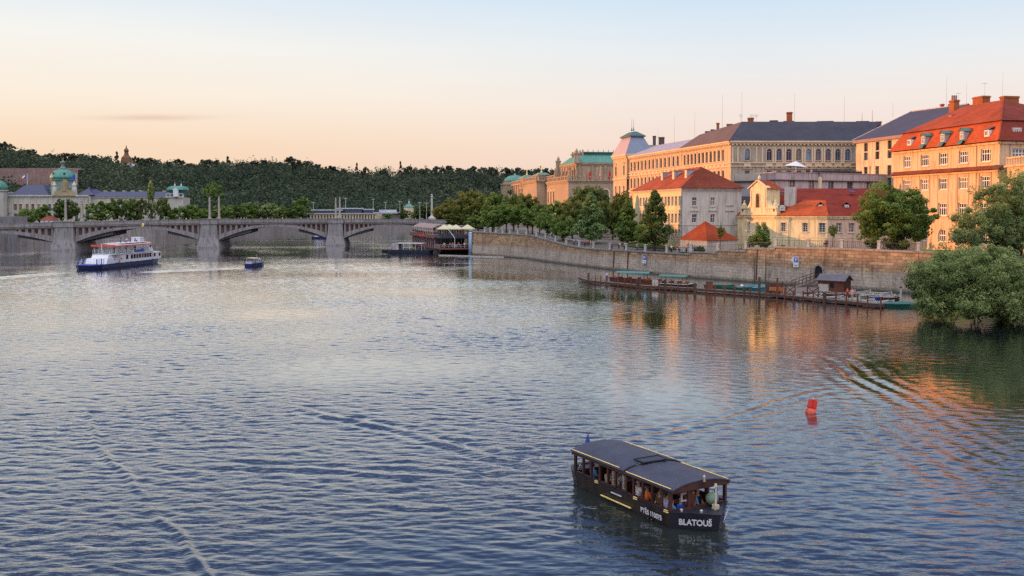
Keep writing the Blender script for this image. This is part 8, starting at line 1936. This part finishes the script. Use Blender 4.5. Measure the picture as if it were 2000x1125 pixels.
    # barrels and box on the jetty
    for i,(px,lab) in enumerate(((1273,'left one of two pale barrels on the jetty between the covered boats'),(1278.5,'right one of two pale barrels on the jetty between the covered boats'))):
        v=at(px,.6); m=MB(); m.lathe([(.26,0),(.29,.2),(.3,.45),(.29,.7),(.26,.9)],10); q=thing('barrel',lab,'barrel',(v.x,v.y,.53),0,'barrels on the jetty'); m.build('drum',K['post'],q); 
        l=MB(); l.lathe([(.27,0),(.25,.03)],10,(0,0,.905)); l.build('lid',K['steel'],q)
    v=at(1382,.6); q=thing('crate','tall reddish box standing on the jetty right of the covered boats','box',(v.x,v.y,.53)); m=MB(); m.box(-.45,.45,-.35,.35,0,1.1); m.build('box',K['wood_red'],q); l=MB(); l.box(-.5,.5,-.4,.4,1.103,1.16); l.build('lid',K['wood'],q)
    for i,(px,lab) in enumerate(((1510,'leftmost orange brown bench on the wide part of the jetty'),(1522,'second orange brown bench on the wide part of the jetty'))):
        v=at(px,.7); q=thing('bench',lab,'bench',(v.x,v.y,.53),-.5,'benches on the jetty'); m=MB(); m.box(-.9,.9,-.2,.2,.42,.48); m.build('seat',simple('orange_wood',(.38,.14,.05),.6,.2,3) if i==0 else bpy.data.materials['orange_wood'],q)
        for x in (-.7,.7): l=MB(); l.box(x-.05,x+.05,-.18,.18,0,.42); l.build('leg',K['wood'],q)
        l=MB(); l.box(-.9,.9,.18,.23,.55,.95); l.bar((-.8,.2,.42),(-.8,.2,.9),.05); l.bar((.8,.2,.42),(.8,.2,.9),.05); l.build('backrest',bpy.data.materials['orange_wood'],q)
    # rowing boats
    def rowboat(label,px,py,ang,hullm,inn,L=4.2,cover=None,grp='rowing boats moored between the jetty and the wall'):
        v=W0(px,py); q=thing('rowing_boat',label,'boat',(v.x,v.y,0),ang,grp)
        o=[(-L/2,-.45),(-L/2+.2,-.55),(-.3,-.7),(L/2-1.2,-.5),(L/2,0),(L/2-1.2,.5),(-.3,.7),(-L/2+.2,.55),(-L/2,.45)]
        m=MB(); m.loft([[(x*.9,y*.6,-.2) for x,y in o],[(x,y,.42+(.14 if x>L*.3 else 0)) for x,y in o]],cap=False); m.build('hull',K[hullm],q)
        f=MB(); f.poly([(x*.93,y*.8,.12) for x,y in o]); f.build('floor',K[inn],q)
        g=MB(); oo=[(x,y,.43+(.14 if x>L*.3 else 0)) for x,y in o]
        for a,b in zip(oo,oo[1:]+oo[:1]): g.bar(a,b,.08)
        g.build('gunwale',K['post'] if hullm!='green_boat' else K['green_boat'],q)
        if cover: 
            c=MB(); 
            for k in range(len(oo)): a,b=oo[k],oo[(k+1)%len(oo)]; c.poly([(a[0],a[1],a[2]+.05),(b[0],b[1],b[2]+.05),(0,0,.78)])
            c.build('cover',K[cover],q)
        else:
            for x in (-1.2,-.1,1.0): b=MB(); b.box(x-.14,x+.14,-.56,.56,.32,.37); b.build('seat',K['wood'] if inn=='white' else K['white'],q)
        return q
    K['green_boat']=simple('sea_green_paint',(.02,.12,.10),.5,.2,2); K['turq']=simple('turquoise_cover',(.025,.14,.18),.6,.2,2); K['inner_dark']=simple('dark_boat_floor',(.05,.055,.07),.7,.3,3)
    ln=lambda p:580.5+(p-1545)*.095; spec=[(1541+17.5*i,ln(1541+17.5*i)-1.5-(i%2)*1.5) for i in range(12)]+[(1548+20*i,ln(1548+20*i)-8.5-(i%3)) for i in range(5)]+[(1662+15*i,ln(1662+15*i)-13-(i%2)*2) for i in range(6)]+[(1690,575),(1712,577),(1733,579),(1745,585)]
    hl=['post','blue','grey_b','navy','post','blue','wood','grey_b','navy','post']; il=['inner_dark','white','blue','white','inner_dark','white','white','blue','white','wood']
    K['grey_b']=simple('grey_white_boat_paint',(.36,.37,.39),.6,.2,3); cn={'post':'off-white','grey_b':'pale grey','white':'white','blue':'blue','navy':'dark blue','wood':'brown'}
    for i,(px,py) in enumerate(spec):
        row='front' if i<12 else 'second' if i<17 else 'third' if i<23 else 'last'; k=i-(0 if i<12 else 12 if i<17 else 17 if i<23 else 23)
        rowboat('%s rowing boat, %s from the left in the %s row between jetty and wall'%(cn[hl[i%10]],nth(k),row),px,py,math.radians(38+16*math.sin(i*2.3)) if i%4 else math.radians(-30),hl[i%10],il[i%10],L=3.7)
    rowboat('sea green boat with a pointed bow at the right end of the jetty',1760,599.5,math.radians(-8),'green_boat','green_boat',L=4.6,cover='green_boat',grp='covered small boats')
    rowboat('turquoise covered boat behind the posts left of the dark timber stage',1490,563.5,math.radians(-25),'turq','turq',L=5,cover='turq',grp='covered small boats')
    rowboat('turquoise covered boat right beside the tall shorter pole',1468,566,math.radians(-25),'turq','turq',L=4.4,cover='turq',grp='covered small boats')
    rowboat('green low boat in the water left of the white round fender',1440,566,math.radians(-14),'green_boat','inner_dark',L=5.2,grp='covered small boats')
    rowboat('green low boat moored behind the red box',1405,562,math.radians(-12),'green_boat','white',L=5.2,grp='covered small boats')
    v=W0(1759,595); q=thing('mooring_pole','pale wooden pole rising from the water beside the sea green boat','pole',(v.x,v.y,0)); m=MB(); m.tube([(0,0,-1),(0,0,Z(562,v.y))],[.16,.13],8); m.build('shaft',K['post'],q); m=MB(); m.lathe([(.2,0),(.2,.12),(.05,.2)],8,(0,0,Z(562,v.y))); m.build('cap',K['wood'],q)
    v=W0(1449,563); q=thing('fender_ball','white round fender floating at the jetty','fender',(v.x,v.y,.3)); m=MB(); m.lathe([(.05,-.35),(.28,-.2),(.35,0),(.28,.2),(.06,.34)],12); m.build('ball',K['white'],q,None,True); m=MB(); m.tube([(0,0,.3),(0,0,.9)],.02,5); m.build('rope',K['post'],q)
    # small dark landing stage of boards left of the frames
    v=at(1503,1.4); q=thing('timber_stage','dark plank stage leaning behind the benches on the jetty','stage',(v.x,v.y,.5)); m=MB(); m.box(-1.2,1.2,0,.12,0,1.5); m.build('boards',K['wood'],q); m=MB(); m.box(-1.3,-1.2,-.1,.2,0,1.7); m.build('post',K['wood'],q); m=MB(); m.box(1.2,1.3,-.1,.2,0,1.7); m.build('post',K['wood'],q)
    # people on the jetty
    for px,fr_,lab,sh,tr,pose in ((1199,.5,'person in an orange vest standing at the end of the blue green canopy boat','orange','denim','stand'),(1183,.5,'person in lilac bending near the left end of the jetty','lilac','denim','lean'),(1653,.5,'person with reddish clothing standing on the jetty by the rowing boats','red','brown','stand'),(1661,.7,'person in pink and white beside the reddish clad one on the jetty','pink','beige','lean'),(1516,.5,'person in orange sitting on the benches of the jetty','orange','brown','sit')):
        v=at(px,fr_); person(pose,(v.x,v.y,.53),random.uniform(-1,1),lab,sh,tr,s=.98)
pontoon()
# ================= people on the promenade and the bridge, cars
def strollers():
    sp=[(1114,'blue','walk'),(1121,'red','walk'),(1126,'pink','stand'),(1107,'beige','stand'),(1173,'denim','lean'),(1182,'white','walk'),(1194,'red','walk'),(1198,'pink','stand'),(1217,'grey','walk'),(1229,'white','walk'),(1289,'white','stand'),(1293,'red','walk'),(1312,'lilac','lean'),(1318,'orange','stand'),(1324,'denim','stand'),(1344,'blue','stand'),(1596,'brown','stand'),(1586,'brown','sit')]
    nm={'blue':'blue','red':'red','pink':'pink','beige':'beige','denim':'denim','white':'white','grey':'grey','lilac':'lilac','orange':'orange','brown':'dark brown'}
    where=['left person of the pair by the third step of the wall','in the middle of the group by the third wall step','on the right of the group by the third wall step','left of the group by the third wall step','leaning on the railing under the light green linden','walking just right of the light green linden trunk','between the two conical trees','close behind the one in red between the conical trees','walking below the mid green conical tree','on the path right of the mid green conical tree','under the dark conical tree','at the right edge of the dark conical tree','leaning at the railing near the arched ground floor window','by the railing left of the pavilion','beside the one in orange near the pavilion','standing at the railing post before the pavilion wall','standing on the wall top beside the slim young tree','sitting at the railing before the yellow house']
    for i,(px,sh,po) in enumerate(sp):
        v=qp(px,6,1.9+(i%3)*.9); person(po,(v.x,v.y,qz(px)+.02),random.uniform(0,6.28),'person in %s %s'%(nm[sh],where[i]),sh,('denim','black','beige')[i%3],('hair','hair_fair','hair_grey')[i%3],'people strolling behind the river wall',1.0)
    for p,z,lab,sh in LATE: person('stand',(p.x,p.y,z),0,lab,sh,'denim')
    # people on the bridge, near parapet
    bp=[(90,'white'),(142,'white'),(209,'beige'),(227,'black'),(232,'white'),(236,'black'),(279,'grey'),(301,'white'),(352,'denim'),(364,'white'),(372,'beige'),(431,'black'),(459,'grey'),(466,'blue'),(471,'white'),(477,'white'),(482,'grey'),(510,'beige'),(523,'white'),(533,'denim'),(552,'white'),(559,'red'),(588,'white'),(601,'grey'),(700,'white'),(745,'black'),(812,'white'),(819,'grey')]
    A=BP(0,1.4,0); d=(BP(50,1.4,0)-A).normalized()
    cw={'white':'white','beige':'beige','black':'black','grey':'grey','denim':'denim blue','blue':'blue','red':'red'}
    for i,(px,sh) in enumerate(bp):
        a=(px-1000)/FPX; tt=(a*A.y-A.x)/(d.x-a*d.y); v=BP(tt,1.4,BTOP(tt)-.998); person(('stand','walk')[i%2],v,PI/2*(1 if i%3 else -1),'person in %s on the arch bridge footpath, %s from the left'%(cw[sh],nth(i)),sh,('denim','black')[i%2],group='people crossing the bridge',s=1.05,rich=False)
    def car(name_label,px,col,c=5.0):
        a=(px-1000)/FPX; A=BP(0,c,0); d=(BP(50,c,0)-A).normalized(); tt=(a*A.y-A.x)/(d.x-a*d.y); v=BP(tt,c,BTOP(tt)-.998)
        t=thing('car',name_label,'car',v,math.atan2(d.y,d.x)); 
        def prof(pts,hw,z=0): return pts
        side=[(-2.1,.35),(-2.15,.8),(-1.9,.98),(-1.3,1.02),(1.0,1.0),(1.95,.85),(2.15,.6),(2.1,.35)]
        m=MB(); m.loft([[(x,y*.88,z) for x,z in side] for y in (-.92,.92)]); m.build('body',col,t)
        roof=[(-1.5,1.02),(-.95,1.48),(.3,1.5),(1.1,1.0)]; m=MB(); m.loft([[(x,y*(.78 if z<1.2 else .68),z) for x,z in roof] for y in (-.92,.92)]); m.build('cabin',K['glass'],t); m=MB(); m.box(-.95,.28,-.62,.62,1.485,1.53); m.build('roof',col,t)
        for x in (-1.3,1.35):
            for y in (-.82,.82): w=MB(); w.lathe([(.31,-.1),(.34,-.06),(.34,.06),(.31,.1)],12); w.build('wheel',K['black'],t,world_of(t)@Matrix.Translation((x,y,.34))@Matrix.Rotation(PI/2,4,'X'))
        for y in (-.6,.6): h=MB(); h.box(2.1,2.16,y-.16,y+.16,.62,.74); h.build('headlight',K['white'],t)
    car('dark car driving over the bridge between the middle and right piers',444,K['black']); car('red car on the right part of the bridge',778,K['red']); car('white car on the bridge right of the red one',824,K['white']); car('silver car on the bridge above the second arch',297,K['steel'])
strollers()
